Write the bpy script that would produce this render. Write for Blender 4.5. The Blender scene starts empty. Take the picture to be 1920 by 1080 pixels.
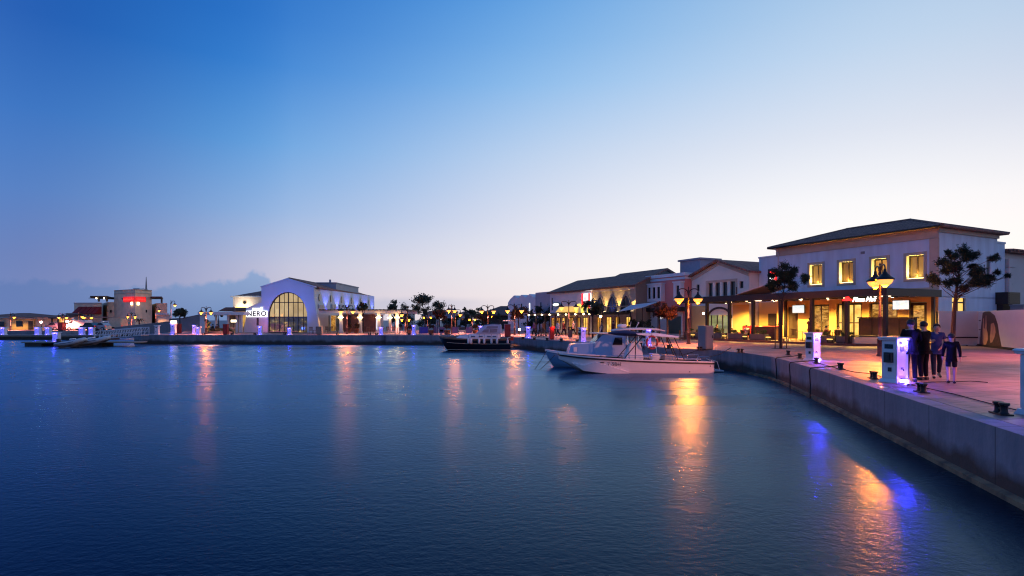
import bpy, bmesh, math, random
from mathutils import Vector, Matrix
from mathutils.geometry import tessellate_polygon
random.seed(7)
R = math.radians
sc = bpy.context.scene
C = sc.collection
FPX = 1066.0          # focal length in photograph pixels (20 mm on 36 mm)
EYE = 2.9             # camera height above the water
GR = 1.1              # quay level above the water

# ------------------------------------------------------------------ camera
cam = bpy.data.cameras.new("camera")
cam.lens = 36 * FPX / 1920
cam.sensor_width = 36
cam.shift_y = 60 / 1920
cam.clip_start = 0.1
cam.clip_end = 9000
camo = bpy.data.objects.new("camera", cam)
camo.location = (0, 0, EYE)
camo.rotation_euler = (R(90), 0, 0)
C.objects.link(camo)
sc.camera = camo

# ------------------------------------------------------------------ world: dusk sky
world = bpy.data.worlds.new("World")
sc.world = world
world.use_nodes = True
nt = world.node_tree
nt.nodes.clear()
N, K = nt.nodes.new, nt.links.new
def s2l(c):
    return tuple((x / 255 / 12.92 if x / 255 <= .04045 else ((x / 255 + .055) / 1.055) ** 2.4) for x in c) + (1,)
def wm(op, a, b=None, c=None):
    n = N("ShaderNodeMath"); n.operation = op
    for i, q in enumerate((a, b, c)):
        if q is None: continue
        if isinstance(q, (int, float)): n.inputs[i].default_value = q
        else: K(q, n.inputs[i])
    return n.outputs[0]
def wrange(v, a, b, c=0.0, d=1.0, smooth=False):
    n = N("ShaderNodeMapRange")
    if smooth: n.interpolation_type = 'SMOOTHSTEP'
    K(v, n.inputs[0])
    for i, q in enumerate((a, b, c, d)): n.inputs[1 + i].default_value = q
    return n.outputs[0]
def wmix(f, a, b):
    n = N("ShaderNodeMix"); n.data_type = 'RGBA'
    K(f, n.inputs[0])
    for i, q in ((6, a), (7, b)):
        if isinstance(q, tuple): n.inputs[i].default_value = q
        else: K(q, n.inputs[i])
    return n.outputs[2]
tc = N("ShaderNodeTexCoord")
nrm = N("ShaderNodeVectorMath"); nrm.operation = 'NORMALIZE'; K(tc.outputs["Generated"], nrm.inputs[0])
sx = N("ShaderNodeSeparateXYZ"); K(nrm.outputs[0], sx.inputs[0])
az = wm('MULTIPLY', wm('ARCTAN2', sx.outputs[0], sx.outputs[1]), 180 / math.pi)
el = wm('MULTIPLY', wm('ARCSINE', sx.outputs[2]), 180 / math.pi)
elf = wm('DIVIDE', el, 90.0)
# azimuth column (degrees from the view axis) : {elevation: sRGB}
SKY = {
 -180: {0: (112, 126, 190), 12: (90, 126, 200), 40: (62, 106, 188), 90: (72, 98, 160)},
 -100: {0: (142, 174, 228), 6: (132, 172, 232), 14: (106, 162, 234), 30: (62, 124, 212), 45: (56, 108, 192), 90: (70, 100, 166)},
 -42: {0: (100, 118, 176), 5: (80, 104, 170), 10: (60, 108, 184), 16: (34, 98, 183), 22.5: (10, 74, 166), 45: (24, 76, 158), 90: (64, 92, 158)},
 -31: {0: (160, 164, 200), 5: (148, 160, 201), 10: (117, 155, 209), 16: (78, 137, 206), 22.5: (42, 113, 195), 28: (33, 102, 187), 45: (37, 86, 168), 90: (64, 92, 158)},
 -21: {0: (206, 196, 212), 5: (196, 196, 220), 10: (144, 182, 228), 16: (94, 164, 227), 22.5: (48, 129, 213), 28: (30, 108, 199), 45: (40, 92, 172), 90: (64, 92, 158)},
 0: {0: (246, 228, 228), 5: (243, 238, 240), 10: (220, 221, 237), 16: (190, 211, 238), 22.5: (136, 190, 238), 29: (86, 160, 229), 50: (40, 110, 195), 90: (64, 92, 158)},
 21: {0: (255, 244, 238), 5: (253, 249, 249), 10: (248, 247, 250), 16: (219, 226, 241), 22.5: (182, 208, 238), 28: (150, 191, 230), 50: (66, 134, 208), 90: (64, 92, 158)},
 42: {0: (255, 248, 240), 5: (255, 254, 252), 10: (252, 252, 253), 16: (223, 229, 241), 22.5: (198, 218, 238), 50: (84, 146, 212), 90: (64, 92, 158)},
 100: {0: (240, 226, 220), 8: (205, 205, 222), 20: (120, 155, 205), 45: (66, 108, 178), 90: (64, 92, 158)},
 180: {0: (112, 126, 190), 12: (90, 126, 200), 40: (62, 106, 188), 90: (72, 98, 160)},
}
def sky_at(a, e):
    it = sorted(SKY[a].items())
    for (p, c), (q, d) in zip(it, it[1:]):
        if e <= q:
            u = (e - p) / (q - p); return tuple(x + (y - x) * u for x, y in zip(s2l(c)[:3], s2l(d)[:3]))
    return s2l(it[-1][1])[:3]
azf = wrange(az, -180, 180)
ROWS = [0, 2.5, 5, 7.5, 10, 13, 16, 19, 22.5, 26, 30, 38, 50, 68, 90]
acc = None
for k, e in enumerate(ROWS):
    r = N("ShaderNodeValToRGB"); cr = r.color_ramp; cr.interpolation = 'B_SPLINE'
    keys = sorted(SKY)
    while len(cr.elements) < len(keys): cr.elements.new(0.5)
    for q, a_ in zip(cr.elements, keys): q.position = (a_ + 180) / 360
    w3 = [(sky_at(a_, max(e - 1.2, 0)), sky_at(a_, e), sky_at(a_, min(e + 1.2, 90))) for a_ in keys]
    for q, t3 in zip(cr.elements, w3): q.color = tuple(.25 * x + .5 * y + .25 * z for x, y, z in zip(*t3)) + (1,)
    K(azf, r.inputs[0])
    acc = r.outputs[0] if acc is None else wmix(wrange(el, ROWS[k-1], e), acc, r.outputs[0])
# low blue cloud bank with a cumulus head (left), direction space
nz = N("ShaderNodeTexNoise"); nz.inputs["Scale"].default_value = 9.0; nz.inputs["Detail"].default_value = 7; nz.inputs["Roughness"].default_value = .55
K(nrm.outputs[0], nz.inputs["Vector"])
nz2 = N("ShaderNodeTexNoise"); nz2.inputs["Scale"].default_value = 55.0; nz2.inputs["Detail"].default_value = 4
K(nrm.outputs[0], nz2.inputs["Vector"])
def bump(center, width, h):
    q = wm('DIVIDE', wm('SUBTRACT', az, center), width)
    return wm('MULTIPLY', wm('POWER', 2.718, wm('MULTIPLY', wm('MULTIPLY', q, q), -1.0)), h)
top = wm('ADD', wm('ADD', bump(-24.0, 1.6, 1.6), bump(-26.5, 3.5, 1.1)), wm('ADD', bump(-36.0, 8.0, 0.9), 2.05))
top = wm('ADD', top, wm('MULTIPLY', wm('SUBTRACT', nz.outputs[0], .5), 2.2))
top = wm('ADD', top, wm('MULTIPLY', wm('SUBTRACT', nz2.outputs[0], .5), 1.7))
msk = wrange(wm('SUBTRACT', top, el), -0.25, 0.40, smooth=True)
msk = wm('MULTIPLY', msk, wrange(az, -12.5, -21.0, 0.0, 1.0, smooth=True))
ccol = wmix(wrange(el, 0.0, 4.5), s2l((66, 122, 180)), s2l((122, 160, 208)))
ccol = wmix(wrange(az, -42, -28), s2l((58, 108, 172)), ccol)
acc = wmix(wm('MULTIPLY', msk, wrange(az, -44, -27, .30, .72)), acc, ccol)
# thin grey-lilac streak over the middle of the harbour
stk = wm('MULTIPLY', bump(-10.0, 7.0, 1.0), wrange(wm('ABSOLUTE', wm('SUBTRACT', wm('SUBTRACT', el, 1.55), wm('MULTIPLY', wm('SUBTRACT', nz.outputs[0], .5), 1.2))), 1.0, 0.2, smooth=True))
acc = wmix(wm('MULTIPLY', stk, .7), acc, s2l((186, 190, 212)))
# the physical sky at dusk adds a faint warm glow round the set sun
SUN_EL, SUN_AZ = 1.5, 48.0
sky = N("ShaderNodeTexSky"); sky.sky_type = 'NISHITA'; sky.sun_disc = False
sky.sun_elevation = R(SUN_EL); sky.sun_rotation = R(SUN_AZ)
bg1 = N("ShaderNodeBackground"); K(acc, bg1.inputs[0]); bg1.inputs[1].default_value = 1.0
bg2 = N("ShaderNodeBackground"); K(sky.outputs[0], bg2.inputs[0]); bg2.inputs[1].default_value = 0.008
ad = N("ShaderNodeAddShader"); K(bg1.outputs[0], ad.inputs[0]); K(bg2.outputs[0], ad.inputs[1])
wo = N("ShaderNodeOutputWorld"); K(ad.outputs[0], wo.inputs[0])

# ------------------------------------------------------------------ last light of the set sun: very weak and wide
sl = bpy.data.lights.new("sun", 'SUN'); sl.energy = 0.12; sl.angle = R(25); sl.color = (1, .86, .78)
so = bpy.data.objects.new("sun", sl); C.objects.link(so)
so.rotation_euler = (R(90 - 8), 0, R(180 - SUN_AZ))

sc.view_settings.view_transform = 'Standard'
sc.view_settings.look = 'None'
sc.view_settings.exposure = 0
sc.view_settings.gamma = 1
sc.view_settings.use_curve_mapping = False
sc.render.engine = 'CYCLES'
cy = sc.cycles
cy.use_denoising = True
cy.filter_width = 1.15
cy.max_bounces = 6; cy.diffuse_bounces = 3; cy.glossy_bounces = 4; cy.transmission_bounces = 4; cy.transparent_max_bounces = 8
cy.sample_clamp_indirect = 6.0
cy.sample_clamp_direct = 0
cy.use_light_tree = True
cy.caustics_reflective = False; cy.caustics_refractive = False

# ------------------------------------------------------------------ helpers
def fx(px, d): return (px - 960) * d / FPX
def fz(py, d): return EYE + (600 - py) * d / FPX
def gd(py): return (EYE - GR) * FPX / (py - 600)      # distance of a point of the quay seen at row py

class MB:
    """collects faces of one mesh"""
    def __init__(s): s.v = []; s.f = []; s.mi = []; s.cur = 0
    def add(s, vs, fs):
        o = len(s.v); s.v += [tuple(p) for p in vs]
        for f in fs: s.f.append([o + i for i in f]); s.mi.append(s.cur)
        return s
    def poly(s, pts): return s.add(pts, [list(range(len(pts)))])
    def box(s, x0, x1, y0, y1, z0, z1):
        return s.add([(x0,y0,z0),(x1,y0,z0),(x1,y1,z0),(x0,y1,z0),(x0,y0,z1),(x1,y0,z1),(x1,y1,z1),(x0,y1,z1)],
                     [(0,3,2,1),(4,5,6,7),(0,1,5,4),(1,2,6,5),(2,3,7,6),(3,0,4,7)])
    def cbox(s, c, sz, rz=0, ry=0, rx=0):
        o = len(s.v); x, y, z = [q / 2 for q in sz]
        MB.box(s, -x, x, -y, y, -z, z)
        M = Matrix.Translation(c) @ Matrix.Rotation(rz, 4, 'Z') @ Matrix.Rotation(ry, 4, 'Y') @ Matrix.Rotation(rx, 4, 'X')
        for i in range(o, len(s.v)): s.v[i] = tuple(M @ Vector(s.v[i]))
        return s
    def taper(s, x0, x1, y0, y1, z0, z1, k):
        o = len(s.v); s.box(x0, x1, y0, y1, z0, z1); cx, cyy = (x0+x1)/2, (y0+y1)/2
        for i in range(o + 4, o + 8):
            x, y, z = s.v[i]; s.v[i] = (cx + (x-cx)*k, cyy + (y-cyy)*k, z)
        return s
    def prism(s, pts, z0, z1):
        n = len(pts); vs = [(x, y, z0) for x, y in pts] + [(x, y, z1) for x, y in pts]
        fs = [(i, (i+1) % n, n + (i+1) % n, n + i) for i in range(n)]
        tri = tessellate_polygon([[Vector((x, y, 0)) for x, y in pts]])
        fs += [tuple(n + i for i in t) for t in tri] + [tuple(reversed(t)) for t in tri]
        return s.add(vs, fs)
    def ext(s, pts, a0, a1, axis='y'):
        """extrude an outline (u,z) along y (outline in x,z) or along x (outline in y,z)"""
        n = len(pts)
        P = (lambda u, w, a: (u, a, w)) if axis == 'y' else (lambda u, w, a: (a, u, w))
        vs = [P(u, w, a0) for u, w in pts] + [P(u, w, a1) for u, w in pts]
        fs = [(i, (i+1) % n, n + (i+1) % n, n + i) for i in range(n)]
        tri = tessellate_polygon([[Vector((x, y, 0)) for x, y in pts]])
        fs += [tuple(n + i for i in t) for t in tri] + [tuple(reversed(t)) for t in tri]
        return s.add(vs, fs)
    def tube(s, pts, r, n=8):
        pts = [Vector(p) for p in pts]; k = len(pts)
        rs = r if isinstance(r, (list, tuple)) else [r] * k
        rings = []; prev = None
        for i, p in enumerate(pts):
            t = (pts[min(i+1, k-1)] - pts[max(i-1, 0)])
            t = t.normalized() if t.length > 1e-9 else Vector((0,0,1))
            if prev is None:
                a = Vector((0,0,1)) if abs(t.z) < .9 else Vector((1,0,0)); u = t.cross(a).normalized()
            else:
                u = prev - t * prev.dot(t); u = u.normalized() if u.length > 1e-6 else t.orthogonal().normalized()
            prev = u; w = t.cross(u)
            rings.append([p + (u * math.cos(q) + w * math.sin(q)) * rs[i] for q in [2*math.pi*j/n for j in range(n)]])
        vs = [q for rg in rings for q in rg]; fs = []
        for i in range(k - 1):
            for j in range(n):
                fs.append((i*n + j, i*n + (j+1) % n, (i+1)*n + (j+1) % n, (i+1)*n + j))
        fs += [tuple(range(n-1, -1, -1)), tuple((k-1)*n + j for j in range(n))]
        return s.add(vs, fs)
    def lathe(s, prof, c=(0,0,0), n=16):
        vs = []; fs = []; k = len(prof)
        for r, z in prof:
            for j in range(n):
                q = 2*math.pi*j/n; vs.append((c[0] + r*math.cos(q), c[1] + r*math.sin(q), c[2] + z))
        for i in range(k-1):
            for j in range(n): fs.append((i*n+j, i*n+(j+1)%n, (i+1)*n+(j+1)%n, (i+1)*n+j))
        if prof[0][0] > 1e-6: fs.append(tuple(range(n-1,-1,-1)))
        if prof[-1][0] > 1e-6: fs.append(tuple((k-1)*n+j for j in range(n)))
        return s.add(vs, fs)
    def ball(s, c, r, nu=12, nv=8, sz=1.0):
        return s.lathe([(max(r*math.sin(math.pi*i/nv), 1e-5), -r*math.cos(math.pi*i/nv)*sz) for i in range(nv+1)], c, nu)
    def wall(s, x0, x1, z0, z1, y, ops=(), depth=.2):
        """vertical wall in the plane y with rectangular openings (xa,xb,za,zb) that have reveals going to y-depth"""
        xs = sorted({x0, x1, *[o[0] for o in ops], *[o[1] for o in ops]}); zs = sorted({z0, z1, *[o[2] for o in ops], *[o[3] for o in ops]})
        for a, b in zip(xs, xs[1:]):
            for c, d in zip(zs, zs[1:]):
                mx, mz = (a+b)/2, (c+d)/2
                if any(o[0] < mx < o[1] and o[2] < mz < o[3] for o in ops): continue
                s.poly([(a,y,c),(b,y,c),(b,y,d),(a,y,d)])
        e = y - depth
        for a, b, c, d in ops:
            s.poly([(a,y,c),(a,e,c),(a,e,d),(a,y,d)]); s.poly([(b,y,c),(b,y,d),(b,e,d),(b,e,c)])
            s.poly([(a,y,d),(a,e,d),(b,e,d),(b,y,d)]); s.poly([(a,y,c),(b,y,c),(b,e,c),(a,e,c)])
        return s
    def build(s, name, mat, parent=None, smooth=False, loc=None, bevel=0):
        me = bpy.data.meshes.new(name)
        me.from_pydata(s.v, [], s.f)
        mats = mat if isinstance(mat, (list, tuple)) else [mat]
        for m in mats: me.materials.append(m)
        if len(mats) > 1:
            for p, i in zip(me.polygons, s.mi): p.material_index = i
        bm = bmesh.new(); bm.from_mesh(me)
        bmesh.ops.remove_doubles(bm, verts=bm.verts, dist=1e-5)
        bmesh.ops.recalc_face_normals(bm, faces=bm.faces)
        if bevel:
            es = [e for e in bm.edges if len(e.link_faces) == 2 and e.calc_face_angle(0) > .5]
            bmesh.ops.bevel(bm, geom=es, offset=bevel, segments=2, affect='EDGES', clamp_overlap=True)
        if smooth:
            for f in bm.faces: f.smooth = True
            for e in bm.edges:
                if len(e.link_faces) == 2 and e.calc_face_angle(0) > R(50): e.smooth = False
        bm.to_mesh(me); bm.free(); me.update()
        o = bpy.data.objects.new(name, me); C.objects.link(o)
        if parent: o.parent = parent
        if loc: o.location = loc
        return o

def tag(o, label=None, cat=None, group=None, kind=None):
    if label: o["label"] = label
    if cat: o["category"] = cat
    if group: o["group"] = group
    if kind: o["kind"] = kind
    return o
def thing(name, label, cat, loc=(0,0,0), rz=0, group=None):
    o = bpy.data.objects.new(name, None); C.objects.link(o)
    o.empty_display_size = .2
    o.location = loc; o.rotation_euler = (0,0,rz)
    return tag(o, label, cat, group)
def copy_tree(o, parent=None):
    c = o.copy(); C.objects.link(c)
    c.parent = parent
    for ch in list(o.children): copy_tree(ch, c)
    return c
def dup(o, loc, rz=0, label=None, group=None, scale=None):
    c = copy_tree(o); c.location = loc; c.rotation_euler = (0,0,rz)
    if label: c["label"] = label
    if group: c["group"] = group
    if scale: c.scale = (scale,) * 3
    return c
def light(kind, loc, energy, color, parent=None, size=.1, spot=None, blend=.6, rot=(0,0,0), name="lamp_light"):
    l = bpy.data.lights.new(name, kind); l.energy = energy; l.color = color
    if kind == 'AREA': l.size = size
    else: l.shadow_soft_size = size
    if spot: l.spot_size = R(spot); l.spot_blend = blend
    o = bpy.data.objects.new(name, l); C.objects.link(o); o.location = loc; o.rotation_euler = rot
    if parent: o.parent = parent
    return o
def text(body, size, mat, parent, loc, rot=(0,0,0), extr=.02, name="lettering", shear=0, space=1.0, scale_x=1.0, offset=0.0):
    cu = bpy.data.curves.new(name, 'FONT'); cu.body = body; cu.size = size; cu.extrude = extr; cu.shear = shear
    cu.align_x = 'CENTER'; cu.align_y = 'CENTER'; cu.space_character = space; cu.offset = offset; cu.resolution_u = 3
    t = bpy.data.objects.new(name, cu); C.objects.link(t)
    me = bpy.data.meshes.new_from_object(t.evaluated_get(bpy.context.evaluated_depsgraph_get()))
    bpy.data.objects.remove(t)
    me.materials.clear(); me.materials.append(mat)
    o = bpy.data.objects.new(name, me); C.objects.link(o); o.parent = parent; o.location = loc; o.rotation_euler = rot; o.scale = (scale_x, 1, 1)
    return o

# ------------------------------------------------------------------ materials (all procedural)
MATS = {}
def mat(name, col, rough=.6, metal=0.0, var=.18, scale=3.0, bump=0.0, bscale=None, emit=None, estr=1.0, col2=None, spec=None, coat=0.0, streak=False):
    if name in MATS: return MATS[name]
    m = bpy.data.materials.new(name); m.use_nodes = True
    t = m.node_tree; b = t.nodes["Principled BSDF"]
    b.inputs["Roughness"].default_value = rough; b.inputs["Metallic"].default_value = metal
    if spec is not None: b.inputs["Specular IOR Level"].default_value = spec
    if coat: b.inputs["Coat Weight"].default_value = coat
    c = tuple(col) + (1,)
    tcn = t.nodes.new("ShaderNodeTexCoord")
    nn = t.nodes.new("ShaderNodeTexNoise"); nn.inputs["Scale"].default_value = scale; nn.inputs["Detail"].default_value = 6
    if streak:
        mp_ = t.nodes.new("ShaderNodeMapping"); mp_.inputs["Scale"].default_value = (2.2, 2.2, .35); t.links.new(tcn.outputs["Object"], mp_.inputs[0]); t.links.new(mp_.outputs[0], nn.inputs["Vector"])
    else: t.links.new(tcn.outputs["Object"], nn.inputs["Vector"])
    mx = t.nodes.new("ShaderNodeMix"); mx.data_type = 'RGBA'
    rg = t.nodes.new("ShaderNodeMapRange"); rg.inputs[1].default_value = .3; rg.inputs[2].default_value = .7
    t.links.new(nn.outputs[0], rg.inputs[0]); t.links.new(rg.outputs[0], mx.inputs[0])
    c2 = tuple(col2) + (1,) if col2 else tuple(x * (1 - var) for x in col) + (1,)
    mx.inputs[6].default_value = c; mx.inputs[7].default_value = c2
    t.links.new(mx.outputs[2], b.inputs["Base Color"])
    if bump:
        n2 = t.nodes.new("ShaderNodeTexNoise"); n2.inputs["Scale"].default_value = bscale or scale * 8; n2.inputs["Detail"].default_value = 4
        t.links.new(tcn.outputs["Object"], n2.inputs["Vector"])
        bp = t.nodes.new("ShaderNodeBump"); bp.inputs["Strength"].default_value = bump; bp.inputs["Distance"].default_value = .02
        t.links.new(n2.outputs[0], bp.inputs["Height"]); t.links.new(bp.outputs[0], b.inputs["Normal"])
    if emit:
        b.inputs["Emission Color"].default_value = tuple(emit) + (1,); b.inputs["Emission Strength"].default_value = estr
    MATS[name] = m
    return m
def lit_window(name, cols, estr, scale=(2.0, 2.0, 2.0), kind='noise', thr=None):
    """a lit pane: warm room seen through glass, uneven light"""
    m = bpy.data.materials.new(name); m.use_nodes = True; t = m.node_tree; b = t.nodes["Principled BSDF"]
    b.inputs["Base Color"].default_value = (.02,.02,.02,1); b.inputs["Roughness"].default_value = .08
    tcn = t.nodes.new("ShaderNodeTexCoord"); mp = t.nodes.new("ShaderNodeMapping"); mp.inputs["Scale"].default_value = scale
    t.links.new(tcn.outputs["Object"], mp.inputs[0])
    if kind == 'noise':
        nn = t.nodes.new("ShaderNodeTexNoise"); nn.inputs["Scale"].default_value = 1.0; nn.inputs["Detail"].default_value = 5; nn.inputs["Roughness"].default_value = .6
    else:
        nn = t.nodes.new("ShaderNodeTexVoronoi"); nn.inputs["Scale"].default_value = 1.0; nn.distance = 'CHEBYCHEV'
    t.links.new(mp.outputs[0], nn.inputs["Vector"])
    rp = t.nodes.new("ShaderNodeValToRGB"); cr = rp.color_ramp
    while len(cr.elements) < len(cols): cr.elements.new(.5)
    for i, c in enumerate(cols):
        cr.elements[i].position = .28 + .44 * i / (len(cols) - 1)
    for i, c in enumerate(cols): cr.elements[i].color = tuple(c) + (1,)
    t.links.new(nn.outputs[0], rp.inputs[0]); t.links.new(rp.outputs[0], b.inputs["Emission Color"])
    b.inputs["Emission Strength"].default_value = estr
    MATS[name] = m
    return m
def tile_mat(name, col, rough=.8, s=(1,1,1)):
    m = bpy.data.materials.new(name); m.use_nodes = True; t = m.node_tree; b = t.nodes["Principled BSDF"]
    tcn = t.nodes.new("ShaderNodeTexCoord")
    br = t.nodes.new("ShaderNodeTexBrick"); br.inputs["Scale"].default_value = 1.0
    mp = t.nodes.new("ShaderNodeMapping"); mp.inputs["Scale"].default_value = s
    t.links.new(tcn.outputs["Object"], mp.inputs[0]); t.links.new(mp.outputs[0], br.inputs["Vector"])
    br.inputs["Color1"].default_value = tuple(col) + (1,); br.inputs["Color2"].default_value = tuple(c * .6 for c in col) + (1,); br.inputs["Mortar"].default_value = tuple(c * .35 for c in col) + (1,)
    br.inputs["Brick Width"].default_value = .3; br.inputs["Row Height"].default_value = .35; br.inputs["Mortar Size"].default_value = .02
    t.links.new(br.outputs[0], b.inputs["Base Color"]); b.inputs["Roughness"].default_value = rough
    bp = t.nodes.new("ShaderNodeBump"); bp.inputs["Strength"].default_value = .6; bp.inputs["Distance"].default_value = .05
    t.links.new(br.outputs[1], bp.inputs["Height"]); bp.invert = True; t.links.new(bp.outputs[0], b.inputs["Normal"])
    MATS[name] = m
    return m
def brick_mat(name, c1, c2, mortar, w, h, ms=.015, rough=.6, rot=0, bump=.3, plane='xy', stain=.35):
    m = bpy.data.materials.new(name); m.use_nodes = True; t = m.node_tree; b = t.nodes["Principled BSDF"]
    tcn = t.nodes.new("ShaderNodeTexCoord"); mp = t.nodes.new("ShaderNodeMapping")
    if plane == 'xz': mp.inputs["Rotation"].default_value = (R(90), 0, 0)
    elif plane == 'yz': mp.inputs["Rotation"].default_value = (R(90), 0, R(90))
    else: mp.inputs["Rotation"].default_value = (0, 0, rot)
    t.links.new(tcn.outputs["Object"], mp.inputs[0])
    br = t.nodes.new("ShaderNodeTexBrick"); br.inputs["Scale"].default_value = 1.0; t.links.new(mp.outputs[0], br.inputs["Vector"])
    br.inputs["Color1"].default_value = tuple(c1) + (1,); br.inputs["Color2"].default_value = tuple(c2) + (1,); br.inputs["Mortar"].default_value = tuple(mortar) + (1,)
    br.inputs["Brick Width"].default_value = w; br.inputs["Row Height"].default_value = h; br.inputs["Mortar Size"].default_value = ms
    n1 = t.nodes.new("ShaderNodeTexNoise"); n1.inputs["Scale"].default_value = .35; n1.inputs["Detail"].default_value = 8; n1.inputs["Roughness"].default_value = .65
    t.links.new(tcn.outputs["Object"], n1.inputs["Vector"])
    rg = t.nodes.new("ShaderNodeMapRange"); rg.inputs[1].default_value = .35; rg.inputs[2].default_value = .7; rg.inputs[3].default_value = 1.0; rg.inputs[4].default_value = 1 - stain
    t.links.new(n1.outputs[0], rg.inputs[0])
    mx = t.nodes.new("ShaderNodeMix"); mx.data_type = 'RGBA'; mx.blend_type = 'MULTIPLY'; mx.inputs[0].default_value = 1
    t.links.new(br.outputs[0], mx.inputs[6]); t.links.new(rg.outputs[0], mx.inputs[7]); t.links.new(mx.outputs[2], b.inputs["Base Color"])
    r2 = t.nodes.new("ShaderNodeMapRange"); r2.inputs[3].default_value = rough - .15; r2.inputs[4].default_value = rough + .15; t.links.new(n1.outputs[0], r2.inputs[0]); t.links.new(r2.outputs[0], b.inputs["Roughness"])
    bp = t.nodes.new("ShaderNodeBump"); bp.inputs["Strength"].default_value = bump; bp.inputs["Distance"].default_value = .02; bp.invert = True
    t.links.new(br.outputs[1], bp.inputs["Height"]); t.links.new(bp.outputs[0], b.inputs["Normal"])
    MATS[name] = m
    return m
white = mat("white_render", (.66,.72,.76), .75, var=.1, scale=.6, bump=.15, bscale=14)
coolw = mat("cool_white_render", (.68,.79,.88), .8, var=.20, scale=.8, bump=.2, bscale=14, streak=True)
cream = mat("cream_render", (.78,.78,.68), .8, var=.12, scale=.7, bump=.15, bscale=14)
trimc = mat("beige_trim", (.54,.47,.36), .8, var=.15, scale=2)
offw = mat("off_white_render", (.62,.58,.54), .8, var=.12, scale=.6, bump=.15, bscale=14)
lilac = mat("lilac_render", (.62,.62,.68), .8, var=.12, scale=.6)
yellowr = mat("ochre_lamplit_render", (.72,.50,.20), .75, var=.12, scale=.8)  # ochre carries the yellow lamplight on the walls under the pergola
pinkr = mat("pink_render", (.62,.24,.22), .8, var=.15, scale=.7)
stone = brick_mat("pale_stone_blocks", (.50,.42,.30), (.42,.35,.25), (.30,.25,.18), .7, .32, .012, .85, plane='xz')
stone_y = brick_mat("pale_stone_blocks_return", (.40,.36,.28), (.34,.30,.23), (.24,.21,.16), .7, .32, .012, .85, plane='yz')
stone_m = mat("sand_stone", (.85,.68,.50), .85, var=.25, scale=1.2, bump=.2)
greyc = mat("grey_concrete", (.27,.27,.28), .8, var=.25, scale=.9, bump=.2)
dkwood = mat("dark_brown_wood", (.055,.036,.028), .6, var=.3, scale=4)
dkmetal = mat("dark_bronze_metal", (.022,.018,.020), .5, .3, var=.2)
blackm = mat("black_iron", (.018,.018,.02), .5, .4, var=.2)
blackp = mat("black_plastic", (.015,.015,.017), .45, var=.2)
grey_met = mat("galvanised_steel", (.5,.5,.52), .4, .8, var=.15)
whitep = mat("white_gelcoat", (.78,.78,.78), .25, var=.05, coat=.3)
whitemet = mat("white_powder_coat", (.72,.72,.74), .4, var=.06)
chrome = mat("polished_steel", (.7,.7,.72), .2, 1.0, var=.05)
glassd = mat("dark_glass", (.012,.015,.02), .05, var=.1)
tealg = mat("teal_shutter", (.02,.10,.10), .5, var=.2)
redm = mat("red_painted_metal", (.42,.012,.014), .4, var=.2)
red_aw = mat("red_canvas", (.30,.02,.022), .8, var=.2)
deckw = mat("red_brown_deck", (.16,.065,.045), .6, var=.35, scale=5)
canvasw = mat("pale_canvas", (.68,.66,.64), .8, var=.08)
canvasb = mat("navy_canvas", (.008,.02,.09), .8, var=.25)
hullb = mat("black_hull_paint", (.006,.006,.010), .12, var=.1, coat=.5)
teak = mat("varnished_teak", (.16,.07,.03), .35, var=.3, scale=6)
rubber = mat("grey_inflatable_tube", (.52,.56,.60), .45, var=.1)
rope = mat("dark_rope", (.03,.028,.03), .9, var=.3, scale=20)
terracotta = mat("terracotta_pot", (.40,.14,.06), .75, var=.2)
rattan = mat("brown_rattan", (.12,.055,.03), .7, var=.35, scale=18)
trunkm = mat("grey_brown_bark", (.034,.026,.024), .9, var=.4, scale=9, bump=.5)
leafd = mat("dark_leaf", (.030,.050,.022), .6, var=.5, scale=2.5)
leafp = mat("pine_needles", (.026,.056,.034), .8, var=.5, scale=2.5, spec=.2)
leafm = mat("bush_leaf", (.06,.10,.025), .6, var=.4, scale=3)
leafo = mat("lamplit_reddish_leaf", (.085,.030,.010), .7, var=.4, scale=3)  # reddish leaf with the lamps' orange put into its colour
planterm = mat("grey_planter", (.10,.10,.11), .7, var=.2)
skinm = mat("skin", (.52,.32,.22), .55, var=.08)
hairm = mat("dark_hair", (.015,.011,.009), .6, var=.3, scale=30)
cloth_k = mat("black_cloth", (.010,.009,.010), .95, var=.3, scale=8, bump=.6, bscale=9, spec=.1)
cloth_w = mat("white_cotton", (.62,.64,.70), .85, var=.1, scale=8)
cloth_b = mat("blue_cotton", (.06,.07,.20), .95, var=.3, scale=8, bump=.6, bscale=9, spec=.1)
cloth_r = mat("dark_red_cotton", (.16,.02,.02), .85, var=.25, scale=8)
cloth_d = mat("denim", (.022,.026,.05), .95, var=.35, scale=8, bump=.6, bscale=9, spec=.1)
cloth_g = mat("grey_cotton", (.16,.15,.16), .9, var=.2, scale=8)
roof_t = tile_mat("dark_roof_tiles", (.36,.18,.13), .9)
roof_flat = mat("dark_roof_felt", (.07,.055,.055), .8, var=.25, scale=1.5)
bluebox = mat("blue_grey_cladding", (.30,.36,.44), .7, var=.12, scale=1)
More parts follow.
